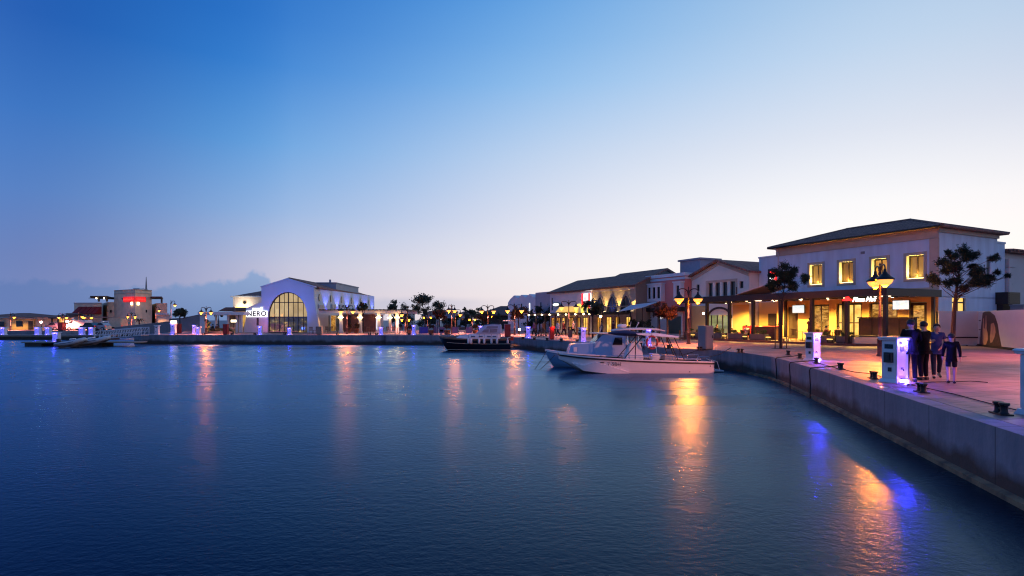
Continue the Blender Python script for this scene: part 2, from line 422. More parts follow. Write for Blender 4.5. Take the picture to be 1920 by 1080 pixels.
# things that give off light
SOD = (1.0, .33, .045)
lampg = mat("sodium_lamp_glass", (.6,.5,.3), .4, emit=SOD, estr=2.0)
bulbn = mat("sodium_bulb", (.8,.6,.4), .4, emit=(1,.20,.0002), estr=2300)
bulbf = mat("sodium_bulb_far", (.8,.6,.4), .4, emit=(1,.22,.0008), estr=420)
lampg2 = mat("sodium_lamp_glass_far", (.6,.5,.3), .4, emit=(1,.38,.085), estr=2.2)
bulbw = mat("warm_white_lamp", (.8,.7,.5), .4, emit=(1,.72,.38), estr=16)
bulbs = mat("bright_white_lamp", (.8,.7,.5), .4, emit=(1,.86,.62), estr=70)
ledn = mat("blue_led_near", (.3,.3,.6), .4, emit=(.08,.05,1.0), estr=1000)
ledbar = mat("blue_led_bar", (.3,.3,.6), .4, emit=(.14,.09,1.0), estr=5)
ledb = mat("blue_led", (.3,.3,.6), .4, emit=(.12,.07,1.0), estr=26)
ledw = mat("blue_white_led", (.5,.5,.8), .4, emit=(.45,.38,1.0), estr=10)
strip = mat("amber_light_strip", (.8,.6,.3), .4, emit=(1,.55,.09), estr=1.6)
stripb = mat("bright_amber_strip", (.8,.6,.3), .4, emit=(1,.62,.16), estr=6)
neonr = mat("red_neon", (.6,.05,.04), .4, emit=(1,.012,.01), estr=4.5)
neonr2 = mat("red_neon_halo_panel", (.5,.05,.04), .5, emit=(1,.01,.008), estr=.7)
neonw = mat("white_neon", (.8,.8,.8), .4, emit=(.95,1,.95), estr=3.5)
signw = mat("backlit_white_acrylic", (.8,.8,.8), .4, emit=(.97,.98,1), estr=1.5)
signy = mat("backlit_yellow_acrylic", (.8,.7,.1), .4, emit=(1,.72,.10), estr=1.4)
screen = lit_window("tv_picture", [(.75,.82,.82),(.9,.95,.95),(.95,1,1)], 1.0, (2.2,2.2,2.2))
win_warm = lit_window("lit_warm_room", [(.20,.075,.010),(.55,.22,.03),(.80,.37,.05),(1,.62,.18)], .9, (.9,.9,.5))
amber_room = lit_window("lit_amber_room", [(.22,.085,.010),(.36,.155,.02),(.46,.21,.03)], .9, (.8,.8,.5))
win_hot = lit_window("lit_bright_room", [(.5,.22,.03),(1,.55,.10),(1,.70,.22)], 1.3, (1.2,1.2,1.2))
win_shelf = lit_window("lit_shelves", [(.06,.022,.004),(.30,.115,.015),(.70,.34,.06),(.85,.50,.16)], .9, (3.0,3.0,7.5))
win_cafe = lit_window("lit_cafe_upper", [(.36,.24,.10),(.52,.36,.16),(.62,.44,.21),(.85,.66,.36)], .9, (.9,.9,.35))
win_cafed = lit_window("lit_cafe_lower", [(.012,.012,.016),(.03,.03,.035),(.10,.075,.04),(.8,.5,.18)], 1.0, (1.1,1.1,1.5))
win_green = lit_window("lit_green_glass", [(.10,.11,.04),(.30,.30,.12),(.50,.50,.22)], .8, (.7,.7,1.4))
# ------------------------------------------------------------------ the setting: water, quay, land
def water_mat():
    m = bpy.data.materials.new("harbour_water"); m.use_nodes = True; t = m.node_tree; t.nodes.clear()
    nn, lk = t.nodes.new, t.links.new
    tcn = nn("ShaderNodeTexCoord")
    def noise(sx, sy, rot, det, rough, dist=0):
        mp = nn("ShaderNodeMapping"); mp.inputs["Scale"].default_value = (sx, sy, 1); mp.inputs["Rotation"].default_value = (0, 0, R(rot))
        lk(tcn.outputs["Object"], mp.inputs[0])
        n = nn("ShaderNodeTexNoise"); n.inputs["Scale"].default_value = 1; n.inputs["Detail"].default_value = det; n.inputs["Roughness"].default_value = rough; n.inputs["Distortion"].default_value = dist
        lk(mp.outputs[0], n.inputs["Vector"]); return n.outputs[0]
    def ma(op, x, y):
        n = nn("ShaderNodeMath"); n.operation = op
        for i, q in enumerate((x, y)):
            if isinstance(q, (int, float)): n.inputs[i].default_value = q
            else: lk(q, n.inputs[i])
        return n.outputs[0]
    def mr(v, a, b, c, d):
        n = nn("ShaderNodeMapRange"); lk(v, n.inputs[0])
        for i, q in enumerate((a, b, c, d)): n.inputs[i+1].default_value = q
        return n.outputs[0]
    wa = noise(1.3, 3.2, 14, 2, .5, .3); wb = noise(6.5, 8.5, -10, 3, .6, .3); g = noise(.10, .22, 18, 4, .55)
    # wind patches: livelier and calmer water
    bp = nn("ShaderNodeBump"); bp.inputs["Distance"].default_value = .10
    lk(ma('MULTIPLY', mr(g, .33, .67, .6, 1.25), WATER_BUMP), bp.inputs["Strength"]); lk(ma('ADD', ma('MULTIPLY', wa, .22), ma('MULTIPLY', wb, .46)), bp.inputs["Height"])
    gl = nn("ShaderNodeBsdfGlossy"); gl.inputs["Color"].default_value = (.45, .69, .93, 1); lk(mr(g, .3, .7, WATER_ROUGH - .05, WATER_ROUGH + .06), gl.inputs["Roughness"]); lk(bp.outputs[0], gl.inputs["Normal"])
    df = nn("ShaderNodeBsdfDiffuse"); df.inputs["Color"].default_value = (.0003, .004, .016, 1)
    fr = nn("ShaderNodeFresnel"); fr.inputs["IOR"].default_value = 1.25; lk(bp.outputs[0], fr.inputs["Normal"])
    mx = nn("ShaderNodeMixShader"); lk(fr.outputs[0], mx.inputs[0]); lk(df.outputs[0], mx.inputs[1]); lk(gl.outputs[0], mx.inputs[2])
    o = nn("ShaderNodeOutputMaterial"); lk(mx.outputs[0], o.inputs[0])
    return m
WATER_BUMP, WATER_ROUGH = .22, .265
w = MB(); w.poly([(-2500,-300,0),(2500,-300,0),(2500,2500,0),(-2500,2500,0)])
tag(w.build("water", water_mat()), kind="structure")

EDGE = [(0.6,-22),(5.6,0),(8.2,9.75),(10.85,19.7),(12.2,25.2),(12.75,28.0),(12.75,30.5),(12.3,33.7),(9.93,36.9),(5.94,46.6),(2.45,52.3),(0.28,59),(-3.5,63.5),(-8.05,66.2),(-15,67.2),(-44.7,68.5),(-46.2,69.5),(-52.5,95),(-55,96.5),(-300,99)]
BACK = [(-2200,110),(-2200,2400),(2200,2400),(2200,-22)]
def concrete_wall():
    m = bpy.data.materials.new("quay_concrete"); m.use_nodes = True; t = m.node_tree; b = t.nodes["Principled BSDF"]
    b.inputs["Roughness"].default_value = .8
    geo = t.nodes.new("ShaderNodeNewGeometry"); sp = t.nodes.new("ShaderNodeSeparateXYZ"); t.links.new(geo.outputs["Position"], sp.inputs[0])
    n1 = t.nodes.new("ShaderNodeTexNoise"); n1.inputs["Scale"].default_value = 1.1; n1.inputs["Detail"].default_value = 9; n1.inputs["Roughness"].default_value = .7
    mp = t.nodes.new("ShaderNodeMapping"); mp.inputs["Scale"].default_value = (1.6, 1.6, .35); t.links.new(geo.outputs["Position"], mp.inputs[0]); t.links.new(mp.outputs[0], n1.inputs["Vector"])
    rp = t.nodes.new("ShaderNodeValToRGB"); rp.color_ramp.elements[0].position = .3; rp.color_ramp.elements[0].color = (.15,.17,.20,1); rp.color_ramp.elements[1].position = .7; rp.color_ramp.elements[1].color = (.27,.28,.31,1)
    t.links.new(n1.outputs[0], rp.inputs[0])
    # weed and damp below the tide mark: a stain with its own edge
    n2 = t.nodes.new("ShaderNodeTexNoise"); n2.inputs["Scale"].default_value = 1.3; n2.inputs["Detail"].default_value = 8; t.links.new(geo.outputs["Position"], n2.inputs["Vector"])
    ad = t.nodes.new("ShaderNodeMath"); ad.operation = 'MULTIPLY_ADD'; ad.inputs[1].default_value = -.6; t.links.new(n2.outputs[0], ad.inputs[0]); t.links.new(sp.outputs[2], ad.inputs[2])
    mr = t.nodes.new("ShaderNodeMapRange"); mr.inputs[1].default_value = -.02; mr.inputs[2].default_value = .26; mr.inputs[3].default_value = 1; mr.inputs[4].default_value = 0
    t.links.new(ad.outputs[0], mr.inputs[0])
    mx = t.nodes.new("ShaderNodeMix"); mx.data_type = 'RGBA'; mx.inputs[7].default_value = (.050,.046,.038,1)
    t.links.new(mr.outputs[0], mx.inputs[0]); t.links.new(rp.outputs[0], mx.inputs[6])
    # joints every 2.4 m along Y
    j = t.nodes.new("ShaderNodeMath"); j.operation = 'PINGPONG'; j.inputs[1].default_value = 1.2; t.links.new(sp.outputs[1], j.inputs[0])
    jr = t.nodes.new("ShaderNodeMapRange"); jr.inputs[1].default_value = .0; jr.inputs[2].default_value = .025; jr.inputs[3].default_value = .3; jr.inputs[4].default_value = 1; t.links.new(j.outputs[0], jr.inputs[0])
    m2 = t.nodes.new("ShaderNodeMix"); m2.data_type = 'RGBA'; m2.blend_type = 'MULTIPLY'; m2.inputs[0].default_value = 1; t.links.new(mx.outputs[2], m2.inputs[6]); t.links.new(jr.outputs[0], m2.inputs[7])
    t.links.new(m2.outputs[2], b.inputs["Base Color"])
    n3 = t.nodes.new("ShaderNodeTexNoise"); n3.inputs["Scale"].default_value = 6; n3.inputs["Detail"].default_value = 6; t.links.new(geo.outputs["Position"], n3.inputs["Vector"])
    bp = t.nodes.new("ShaderNodeBump"); bp.inputs["Strength"].default_value = .35; bp.inputs["Distance"].default_value = .03; t.links.new(n3.outputs[0], bp.inputs["Height"]); t.links.new(bp.outputs[0], b.inputs["Normal"])
    return m
qc = concrete_wall()
q = MB(); q.prism(EDGE + BACK, -2.5, GR)
tag(q.build("quay", qc), kind="structure")
def offset(pts, dist):
    out = []
    for i, p in enumerate(pts):
        a = Vector(pts[max(i-1,0)]); b = Vector(pts[min(i+1,len(pts)-1)]); t = (b - a).normalized()
        n = Vector((t.y, -t.x))
        out.append((p[0] + n.x*dist, p[1] + n.y*dist))
    return out
pave = brick_mat("pinkish_paving_slabs", (.38,.25,.235), (.23,.155,.155), (.08,.065,.065), 1.2, .6, .02, .50, rot=R(-17), bump=.4, stain=.6)
pz = GR + .004
pin = offset(EDGE, .42)
pv = MB(); pv.prism(pin + BACK, pz - .003, pz)
tag(pv.build("promenade_paving", pave), kind="structure")
# rubble toe at the foot of the near wall, just above the water
toe = MB(); P2 = offset(EDGE, -.12)
rock = mat("ochre_tide_ledge", (.30,.21,.11), .9, var=.6, scale=3, bump=.6, col2=(.07,.06,.045))
for i in range(0, 6):
    (a, b), (c, d), (e, f), (g, h) = P2[i], P2[i+1], EDGE[i], EDGE[i+1]
    toe.add([(a,b,-.3),(c,d,-.3),(c,d,.09),(a,b,.09),(e,f,.12),(g,h,.12)], [(0,1,2,3),(3,2,5,4)])
tag(toe.build("tide_ledge", rock), kind="structure")
# ------------------------------------------------------------------ the row on the right, in its own frame: x along the fronts (away), y towards the water
FA = Vector((30, 40, GR)); UX = Vector((-.438, .899, 0)).normalized(); NY = Vector((-UX.y, UX.x, 0))
FRZ = math.atan2(UX.y, UX.x)
def F(x, y, z=0): return FA + UX * x + NY * y + Vector((0, 0, z))
def rowthing(name, label, cat, x=0, y=0, z=0, group=None): return thing(name, label, cat, F(x, y, z), FRZ, group)
def window(parent, x0, x1, z0, z1, y, pane, frame, cols=2, rows=1, fw=.07, depth=.09, name="window"):
    """frame in the plane y (local), pane 5 cm behind it: frame is the part, pane its sub-part"""
    m = MB()
    m.box(x0, x0+fw, y-depth, y, z0, z1); m.box(x1-fw, x1, y-depth, y, z0, z1)
    m.box(x0+fw, x1-fw, y-depth, y, z0, z0+fw); m.box(x0+fw, x1-fw, y-depth, y, z1-fw, z1)
    for i in range(1, cols):
        c = x0 + (x1-x0)*i/cols; m.box(c-fw/2, c+fw/2, y-depth+.005, y-.005, z0+fw, z1-fw)
    for i in range(1, rows):
        c = z0 + (z1-z0)*i/rows; m.box(x0+fw, x1-fw, y-depth+.01, y-.01, c-fw/2, c+fw/2)
    f = m.build(name, frame, parent)
    p = MB(); p.box(x0+fw*.5, x1-fw*.5, y-depth+.02, y-depth+.035, z0+fw*.5, z1-fw*.5); p.build("pane", pane, f)
    return f

# --- two-storey restaurant building
bp_ = rowthing("restaurant_building", "two storey pale building with tiled hip roof and four lit upper windows", "building")
LEN, DEP, HT = 13.24, 7.9, 8.35
upw = [(s-.58, s+.58, 4.80, 6.52) for s in (1.52, 4.07, 6.70, 9.37)]
gops = [(.75,1.95,.02,3.1), (2.75,4.85,.9,3.15), (5.45,7.55,.02,3.15), (8.2,9.75,.5,3.1), (11.1,12.2,.02,3.0)]
m = MB(); m.wall(0, LEN, 3.5, HT, 0, upw, .40)
m.box(-.0, LEN, -DEP, -.42, 3.4, 3.5)
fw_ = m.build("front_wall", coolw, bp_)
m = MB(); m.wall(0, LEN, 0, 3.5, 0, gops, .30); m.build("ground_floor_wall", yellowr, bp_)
m = MB()
# end wall on the right (x=0) with an opening for the lit window and the shuttered one
sops = [(-3.55,-1.7,2.2,3.55), (-6.9,-6.35,5.0,6.6)]
ys = sorted({-DEP, -.0, *[a for o in sops for a in o[:2]]}); zs = sorted({0, HT, *[a for o in sops for a in o[2:]]})
for a, b in zip(ys, ys[1:]):
    for c, d in zip(zs, zs[1:]):
        if any(o[0] < (a+b)/2 < o[1] and o[2] < (c+d)/2 < o[3] for o in sops): continue
        m.poly([(0,a,c),(0,b,c),(0,b,d),(0,a,d)])
for a, b, c, d in sops:
    m.poly([(0,a,c),(.2,a,c),(.2,a,d),(0,a,d)]); m.poly([(0,b,c),(.2,b,c),(.2,b,d),(0,b,d)]); m.poly([(0,a,d),(0,b,d),(.2,b,d),(.2,a,d)]); m.poly([(0,a,c),(0,b,c),(.2,b,c),(.2,a,c)])
m.poly([(LEN,-DEP,0),(LEN,0,0),(LEN,0,HT),(LEN,-DEP,HT)]); m.poly([(0,-DEP,0),(LEN,-DEP,0),(LEN,-DEP,HT),(0,-DEP,HT)])
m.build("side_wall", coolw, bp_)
m = MB(); m.box(-.05, LEN+.05, .003, .09, HT-.75, HT-.02); m.box(-.09, LEN+.05, .003, .14, HT-.25, HT-.0); m.box(-.06, .55, .003, .06, 3.95, HT-.76); m.box(-.14, -.003, -DEP, .14, HT-.35, HT-.01)
m.box(-.03, LEN, .003, .05, 3.95, 4.12)
m.build("cornice", trimc, bp_)
for kw, (a, b, c, d) in enumerate(upw):
    s = MB(); t_ = .2
    s.box(a-t_, a-.003, .003, .05, c-t_, d+t_); s.box(b+.003, b+t_, .003, .05, c-t_, d+t_); s.box(a-.002, b+.002, .003, .05, d+.003, d+t_); s.box(a-.002, b+.002, .003, .07, c-t_, c-.003)
    w_ = window(bp_, a+.02, b-.02, c+.02, d-.02, -.28, (amber_room, win_warm, mat('dim_amber_room', (.03,.02,.01), .2, emit=(.30,.12,.015), estr=.6), amber_room)[kw], mat("window_brown_frame", (.045,.025,.014), .5), 2, 1, .10)
    s.build("surround", trimc, w_)
    st = MB(); st.box(a+.05, b-.05, -.12, -.03, c+.02, c+.07); st.build("sill_light", stripb, w_)
    light('AREA', ((a+b)/2, -.12, c+.12), 110, (1,.58,.09), bp_, .25, rot=(R(180),0,0), name="sill_lamp")
glz = window(bp_, 2.8, 4.8, .95, 3.1, -.12, win_shelf, dkwood, 2, 2, .09)
window(bp_, 5.5, 7.5, .05, 3.1, -.12, win_hot, dkwood, 3, 2, .09)
window(bp_, 8.25, 9.7, .55, 3.05, -.12, win_shelf, dkwood, 2, 1, .08)
dr = MB(); dr.box(.8, .98, -.2, -.12, .02, 3.05); dr.box(1.72, 1.9, -.2, -.12, .02, 3.05); dr.box(.98, 1.72, -.2, -.12, 2.85, 3.05); dr.box(.98, 1.72, -.19, -.14, .02, 1.0)
dd = dr.build("door", dkwood, bp_); pp = MB(); pp.box(.98, 1.72, -.18, -.16, 1.0, 2.85); pp.build("pane", win_shelf, dd)
dr = MB(); dr.box(11.15, 12.15, -.22, -.14, .02, 2.95); dr.build("door", dkwood, bp_)
fr = MB(); 
fr.box(.10,.15,-3.5,-3.4,2.25,3.5); fr.box(.10,.15,-1.85,-1.75,2.25,3.5); fr.box(.10,.15,-3.4,-1.85,3.4,3.5); fr.box(.10,.15,-3.4,-1.85,2.25,2.35); fr.box(.10,.15,-3.4,-1.85,3.02,3.12); fr.box(.105,.145,-2.68,-2.58,2.35,3.02); fr.box(.105,.145,-2.68,-2.58,3.12,3.4)
f_ = fr.build("window", dkwood, bp_); pp = MB(); pp.box(.14,.155,-3.45,-1.8,2.3,3.45); pp.build("pane", mat("lit_yellow_pane",(.3,.2,.05),.3,emit=(1,.62,.12),estr=1.1), f_)
sh = MB(); sh.box(.06,.12,-6.88,-6.37,5.02,6.58)
for i in range(14): sh.box(.03,.06,-6.82,-6.43,5.08+i*.105,5.14+i*.105)
sh.build("shutter", mat("grey_shutter",(.10,.11,.14),.6), bp_)
def tile_roof(x0, x1, y0, y1, z, pitch, parent, hip0=True, hip1=True, wave=.05, period=.26, mat_=None):
    """hip roof with corrugated tile courses; ridge along x"""
    m = MB(); mid = (y0+y1)/2; half = abs(y1-y0)/2; tn = math.tan(pitch)
    step = period/6
    def col(u, horizontal):
        return wave*abs(math.sin(math.pi*u/period))
    n = int((x1-x0)/step)
    for sgn, ye in ((1, y1), (-1, y0)):
        prev = None
        for i in range(n+1):
            x = x0 + (x1-x0)*i/n
            run = min(half, (x-x0) if hip0 else 1e9, (x1-x) if hip1 else 1e9)
            h = col(x-x0, 1)
            a = (x, ye, z + h); b = (x, ye - sgn*run, z + run*tn + h)
            e = (x, ye, z - .06)
            if prev: m.add([prev[0], a, b, prev[1], prev[2], e], [(0,1,2,3), (4,5,1,0)])
            prev = (a, b, e)
    n = int((y1-y0)/step)
    for flag, xe, sgn in ((hip0, x0, 1), (hip1, x1, -1)):
        prev = None
        for i in range(n+1):
            y = y0 + (y1-y0)*i/n
            run = min(y-y0, y1-y) if flag else 0
            h = col(y-y0, 1) if flag else 0
            a = (xe, y, z + h); b = (xe + sgn*run, y, z + run*tn + h); e = (xe, y, z - .06)
            if not flag:
                run2 = min(y-y0, y1-y); b = (xe, y, z + run2*tn)
            if prev: m.add([prev[0], a, b, prev[1], prev[2], e], [(0,1,2,3), (4,5,1,0)])
            prev = (a, b, e)
    m.box(x0+.02, x1-.02, y0+.02, y1-.02, z-.10, z-.06)
    o = m.build("roof", mat_ or roof_t, parent, smooth=False)
    return o
rf = tile_roof(-.55, LEN+.55, -DEP-.5, .62, HT+.02, R(17), bp_)
r_ = MB(); zr = HT+.02+ (DEP+1.12)/2*math.tan(R(17)); hy = (-DEP+.12)/2
r_.tube([(-.55+(DEP+1.12)/2, hy, zr+.04), (LEN+.55-(DEP+1.12)/2, hy, zr+.04)], .11, 8)
for ex, sx_ in ((-.55, 1), (LEN+.55, -1)):
    for ey in (-DEP-.5, .62): r_.tube([(ex, ey, HT+.05), (ex + sx_*(DEP+1.12)/2, hy, zr+.04)], .09, 8)
r_.build("ridge_tiles", roof_t, rf)
# --- lower block and tiled neighbour at the right edge
b2 = rowthing("stepped_annex", "plain pale flat roofed annex behind the hip roofed building at the right edge", "building", 0, -DEP-.02)
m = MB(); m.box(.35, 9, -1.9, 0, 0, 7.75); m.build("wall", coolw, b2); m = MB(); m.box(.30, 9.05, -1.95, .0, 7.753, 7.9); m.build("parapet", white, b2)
b3 = rowthing("tiled_neighbour_house", "grey lilac house with dark tiled eave cut by the right edge", "building", .55, -DEP-1.96)
m = MB(); m.box(0, 9, -16, 0, 0, 7.1); m.build("wall", offw, b3); m = MB(); m.box(-.55, 9.3, -16.4, .0, 7.103, 7.22)
for k in range(60): m.tube([(-.62,-16.3+k*.27,7.28),(2.5,-16.3+k*.27,7.55)], .12, 6)
m.build('roof', roof_t, b3)
m = MB(); m.box(-.45, -.003, -.55, -.05, 0, 5.9); m.build("pilaster", offw, b3)
pp = rowthing("downpipe", "dark vertical drainpipe with hopper head on the house wall at the right edge", "pipe", .40, -DEP-2.75)
m = MB(); m.tube([(0,0,2.4),(0,0,6.0)], .12)
for zz in (3.2,4.6): m.box(-.15,.15,-.15,.15,zz,zz+.07)
m.build("pipe", dkmetal, pp); m = MB(); m.taper(-.2,.14,-.5,.5,5.95,6.6,1.2); m.build("hopper_head", offw, pp)
ac = rowthing("ventilation_unit", "dark boxed air unit standing against the annex behind the hoarding", "air unit", -.3, -DEP-.6)
m = MB(); m.box(-.5,.5,-.9,.9,3.0,3.9)
for i in range(6): m.box(-.54,-.5,-.8,.8,3.06+i*.14,3.13+i*.14)
m.box(-.1,.5,-.7,.7,0,3.0); m.build("casing", dkmetal, ac)
ac = rowthing("utility_cabinet", "low grey double cabinet just behind the poster hoarding", "cabinet", -1.2, -DEP-1.0)
m = MB(); m.box(-.4,.4,-1.3,1,0,2.85); m.box(-.45,.45,-1.35,1.05,2.853,2.95); b_ = m.build("casing", mat("cabinet_grey",(.22,.25,.28),.6), ac)
for yy in (-1.15,-.1):
    m = MB(); m.box(-.43,-.405,yy,yy+.9,2.0,2.7); m.build("door_panel", mat("cabinet_pale",(.42,.48,.55),.6), ac)

gt = MB(); gt.tube([(-.5,.66,HT-.02),(LEN+.5,.66,HT-.02)], .07, 6); gt.build("gutter", dkmetal, bp_)
gt = MB(); gt.tube([(LEN-.25,.60,HT-.05),(LEN-.25,.16,HT-.5),(LEN-.25,.14,3.95)], .05, 6); gt.build("downpipe", offw, bp_)
gt = MB(); gt.box(5.2,5.5,.003,.05,7.0,7.2); gt.build("wall_vent", greyc, bp_)

# --- pergola in front of it
pg = rowthing("restaurant_pergola", "long dark pergola roof on slim posts in front of the lit restaurant", "pergola")
PL = 18.6
m = MB(); m.box(-.10, PL, .1, 6.35, 3.62, 3.74)
for i in range(24): m.box(.3+i*.78, .38+i*.78, .15, 6.15, 3.5, 3.617)
m.build("roof_deck", dkmetal, pg)
m = MB(); m.box(-.12, PL, 6.20, 6.36, 3.40, 3.90); m.box(-.24, -.122, .06, 6.36, 3.40, 3.90); m.box(PL+.002, PL+.14, .1, 6.36, 3.40, 3.90); m.build("fascia", dkmetal, pg)
for t_ in (0, 2.6, 5.3, 8.0, 10.6, 13.1, 15.7, 18.3):
    m = MB(); m.box(t_-.11, t_+.11, 5.97, 6.19, .0, 3.4); m.box(t_-.15, t_+.15, 5.94, 6.196, .17, .28); m.build("post", dkmetal, pg)
for t_ in (0.1, 6.65, 12.0):
    m = MB(); m.box(t_-.09, t_+.09, .35, .53, .0, 3.49); m.build("post", dkmetal, pg)
DL = [(1.2,5.2),(3.6,4.9),(4.4,5.6),(6.6,5.5),(7.4,4.6),(9.2,5.5),(9.9,4.2),(11.8,5.5),(13.6,5.4),(14.6,4.3),(16.6,5.2),(1.6,2.6),(4.0,2.4),(6.6,2.4),(9.0,2.4),(11.6,2.4),(14.4,2.2),(17.0,2.4)]
for x, y in DL:
    m = MB(); m.lathe([(.09,0),(.10,.05),(.07,.09)], (x, y, 3.40), 10); sp_ = m.build("spotlight", dkmetal, pg)
    m = MB(); m.lathe([(.001,-.012),(.085,-.012),(.085,-.004)], (x, y, 3.40), 10); m.build("lens", bulbw, sp_)
for x, y in [(1.6,2.6),(4.6,2.2),(7.6,2.2),(10.6,2.2),(13.4,2.2),(16.2,2.2)]:
    light('SPOT', (x, y, 3.36), 3600 if x > 9 else 2700, (1,.56,.10), pg, .06, 150, .8, name="pergola_lamp")
for x, y in [(1.8,5.0),(5,5.2),(9,5.2),(13,5.2),(16.5,5.2)]:
    light('SPOT', (x, y, 3.36), 150, (1,.60,.22), pg, .05, 125, .8, name="pergola_lamp")
# large flush ceiling lamps
for x, y in ((.9,4.6),(11.3,4.8)):
    m = MB(); m.lathe([(.001,0),(.32,0),(.34,.05),(.3,.1)], (x, y, 3.39), 20); m.build("ceiling_lamp", mat("ceiling_lamp_glass",(.8,.7,.6),.4,emit=(1,.75,.5),estr=2.2), pg)
ns = rowthing("red_roof_neon_sign", "red neon hat shape beside white script lettering under the pergola edge", "sign", 1.22, 6.40, 3.18)
m = MB(); m.ext([(.36,-.09),(-.36,-.09),(-.30,.0),(-.16,.05),(-.10,.18),(.12,.18),(.17,.05),(.33,.01)], 0, .05); m.build("hat_shape", neonr, ns).location = (1.14,0,.04)
text("Pizza Hut", .43, neonw, ns, (0, .05, 0), (R(90), 0, R(180)), .02, shear=.35, space=.95, offset=.008)
m = MB(); m.box(-.95,1.55,-.06,-.02,-.02,.02); m.build("sign_rail", dkmetal, ns)
tvs = [(10.5, 2.74, "flat television showing a pale picture, beside the trunk of the pine"), (2.09, 2.9, "flat television showing a pale picture, right of the tall street lamp")]
for x, z, lb in tvs:
    tv = rowthing("television", lb, "television", x, .75, z, "televisions under the pergola")
    m = MB(); m.box(-.62,.62,-.06,.0,-.37,.37); c_ = m.build("casing", blackp, tv, bevel=.012); m = MB(); m.box(-.56,.56,.003,.008,-.32,.32); m.build("screen", screen, tv)
    m = MB(); m.box(-.08,.08,-.70,-.065,-.05,.05); m.build("bracket", dkmetal, tv)
# deck
dk = rowthing("restaurant_deck", "low red brown timber deck under the pergola", "deck")
m = MB(); m.prism([(.3,.02),(18.6,.02),(18.6,6.6),(3.4,6.6),(2.2,6.0),(.3,3.0)], 0, .17); m.build("boards", deckw, dk)
m = MB(); m.prism([(2.2,6.0),(3.4,6.6),(3.4,6.72),(2.1,6.1),(.2,3.0),(.3,3.0)], .0, .15); m.build("edge_board", deckw, dk)
ct = rowthing("bar_partition", "tall dark brown bar partition at the right end of the deck", "partition", 0, 2.3)
m = MB(); m.box(.2, 4.1, -.12, .12, .17, 1.95); m.build("panel", dkwood, ct); m = MB(); m.box(.1, 4.2, -.2, .2, 1.953, 2.02); m.build("top_rail", dkwood, ct)
for i in range(5):
    m = MB(); m.box(.25+i*.95, .32+i*.95, .123, .15, .2, 1.9); m.build("batten", dkmetal, ct)
lw = rowthing("lit_low_bench", "low bench wall glowing yellow along the deck edge beside the lamp post", "bench", 0, 0)
def seg_box(m, p, q_, w, z0, z1):
    a, b = Vector(p), Vector(q_); t = (b-a).normalized(); n = Vector((-t.y, t.x))*w/2
    m.prism([tuple(a+n), tuple(b+n), tuple(b-n), tuple(a-n)], z0, z1)
m = MB(); seg_box(m, (.5,3.1),(2.3,5.85), .4, .17, .62); m.build("base", stone_m, lw); m = MB(); seg_box(m, (.45,3.0),(2.35,5.9), .5, .66, .74); m.build("seat", dkwood, lw)
m = MB(); seg_box(m, (.36,3.2),(2.16,5.95), .04, .50, .60); m.build("light_strip", strip, lw)
cb = rowthing("bar_counter", "dark wooden counter under the left television", "counter", 9.6, 4.6)
m = MB(); m.box(-.1, 2.2, -.3, .3, .17, 1.15); m.build("front", deckw, cb); m = MB(); m.box(-.2, 2.3, -.4, .4, 1.153, 1.24); m.build("top", dkwood, cb)
for i, (x, lb) in enumerate(((13.2,"red upholstered banquette bench behind the seated diners"),(15.4,"red upholstered banquette bench behind the man in the white shirt"))):
    bq = rowthing("banquette", lb, "bench", x, 1.2, .17, "red banquettes")
    m = MB(); m.box(-1,1,-.3,.3,.08,.45); m.build("seat", red_aw, bq, bevel=.03); m = MB(); m.box(-1,1,-.42,-.302,.2,1.1); m.build("backrest", redm, bq, bevel=.03)
    m = MB(); [m.box(a,a+.06,b,b+.06,0,.08) for a in (-.95,.89) for b in (-.28,.2)]; m.build("plinth", blackm, bq)

# --- set-back wing with the red sign
wg = rowthing("connecting_wing", "plain bluish flat roofed wing between the gabled and hip roofed buildings", "building", LEN+.02, -1.2)
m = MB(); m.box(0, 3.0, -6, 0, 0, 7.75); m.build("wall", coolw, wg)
m = MB(); m.box(-.0, 3.06, -6.03, .06, 7.753, 7.9); m.build("parapet", white, wg)
m = MB(); m.box(.02,3.0,.003,.03,.02,3.5); m.build("lamplight_tinted_wall", yellowr, wg); m = MB(); m.box(1.0,1.9,.033,.06,.02,2.4); m.build("door", dkwood, wg)  # yellow pergola light put into the colour over a white wall
rs = rowthing("square_red_sign", "square dark sign with a glowing red swirl half hidden by the pine", "sign", LEN+1.25, -1.14, 5.9)
m = MB(); m.box(-.62,.62,0,.09,-.72,.72); m.build("backboard", blackp, rs)
m = MB(); m.tube([(.36*math.cos(a)*(.35+a/6.5), .125, .5*math.sin(a)*(.35+a/6.5)) for a in [i*.35 for i in range(14)]], .09, 6); m.tube([(-.4,.125,.45),(-.1,.125,.2),(.3,.125,.42)], .07, 6); m.build("red_swirl", neonr, rs)
m = MB(); m.tube([(-.25,.2,-.1),(.05,.2,-.28),(.3,.2,-.12)], .05, 6); m.tube([(-.3,.2,-.4),(.0,.2,-.5),(.3,.2,-.42)], .045, 6); m.build("white_stroke", neonw, rs)

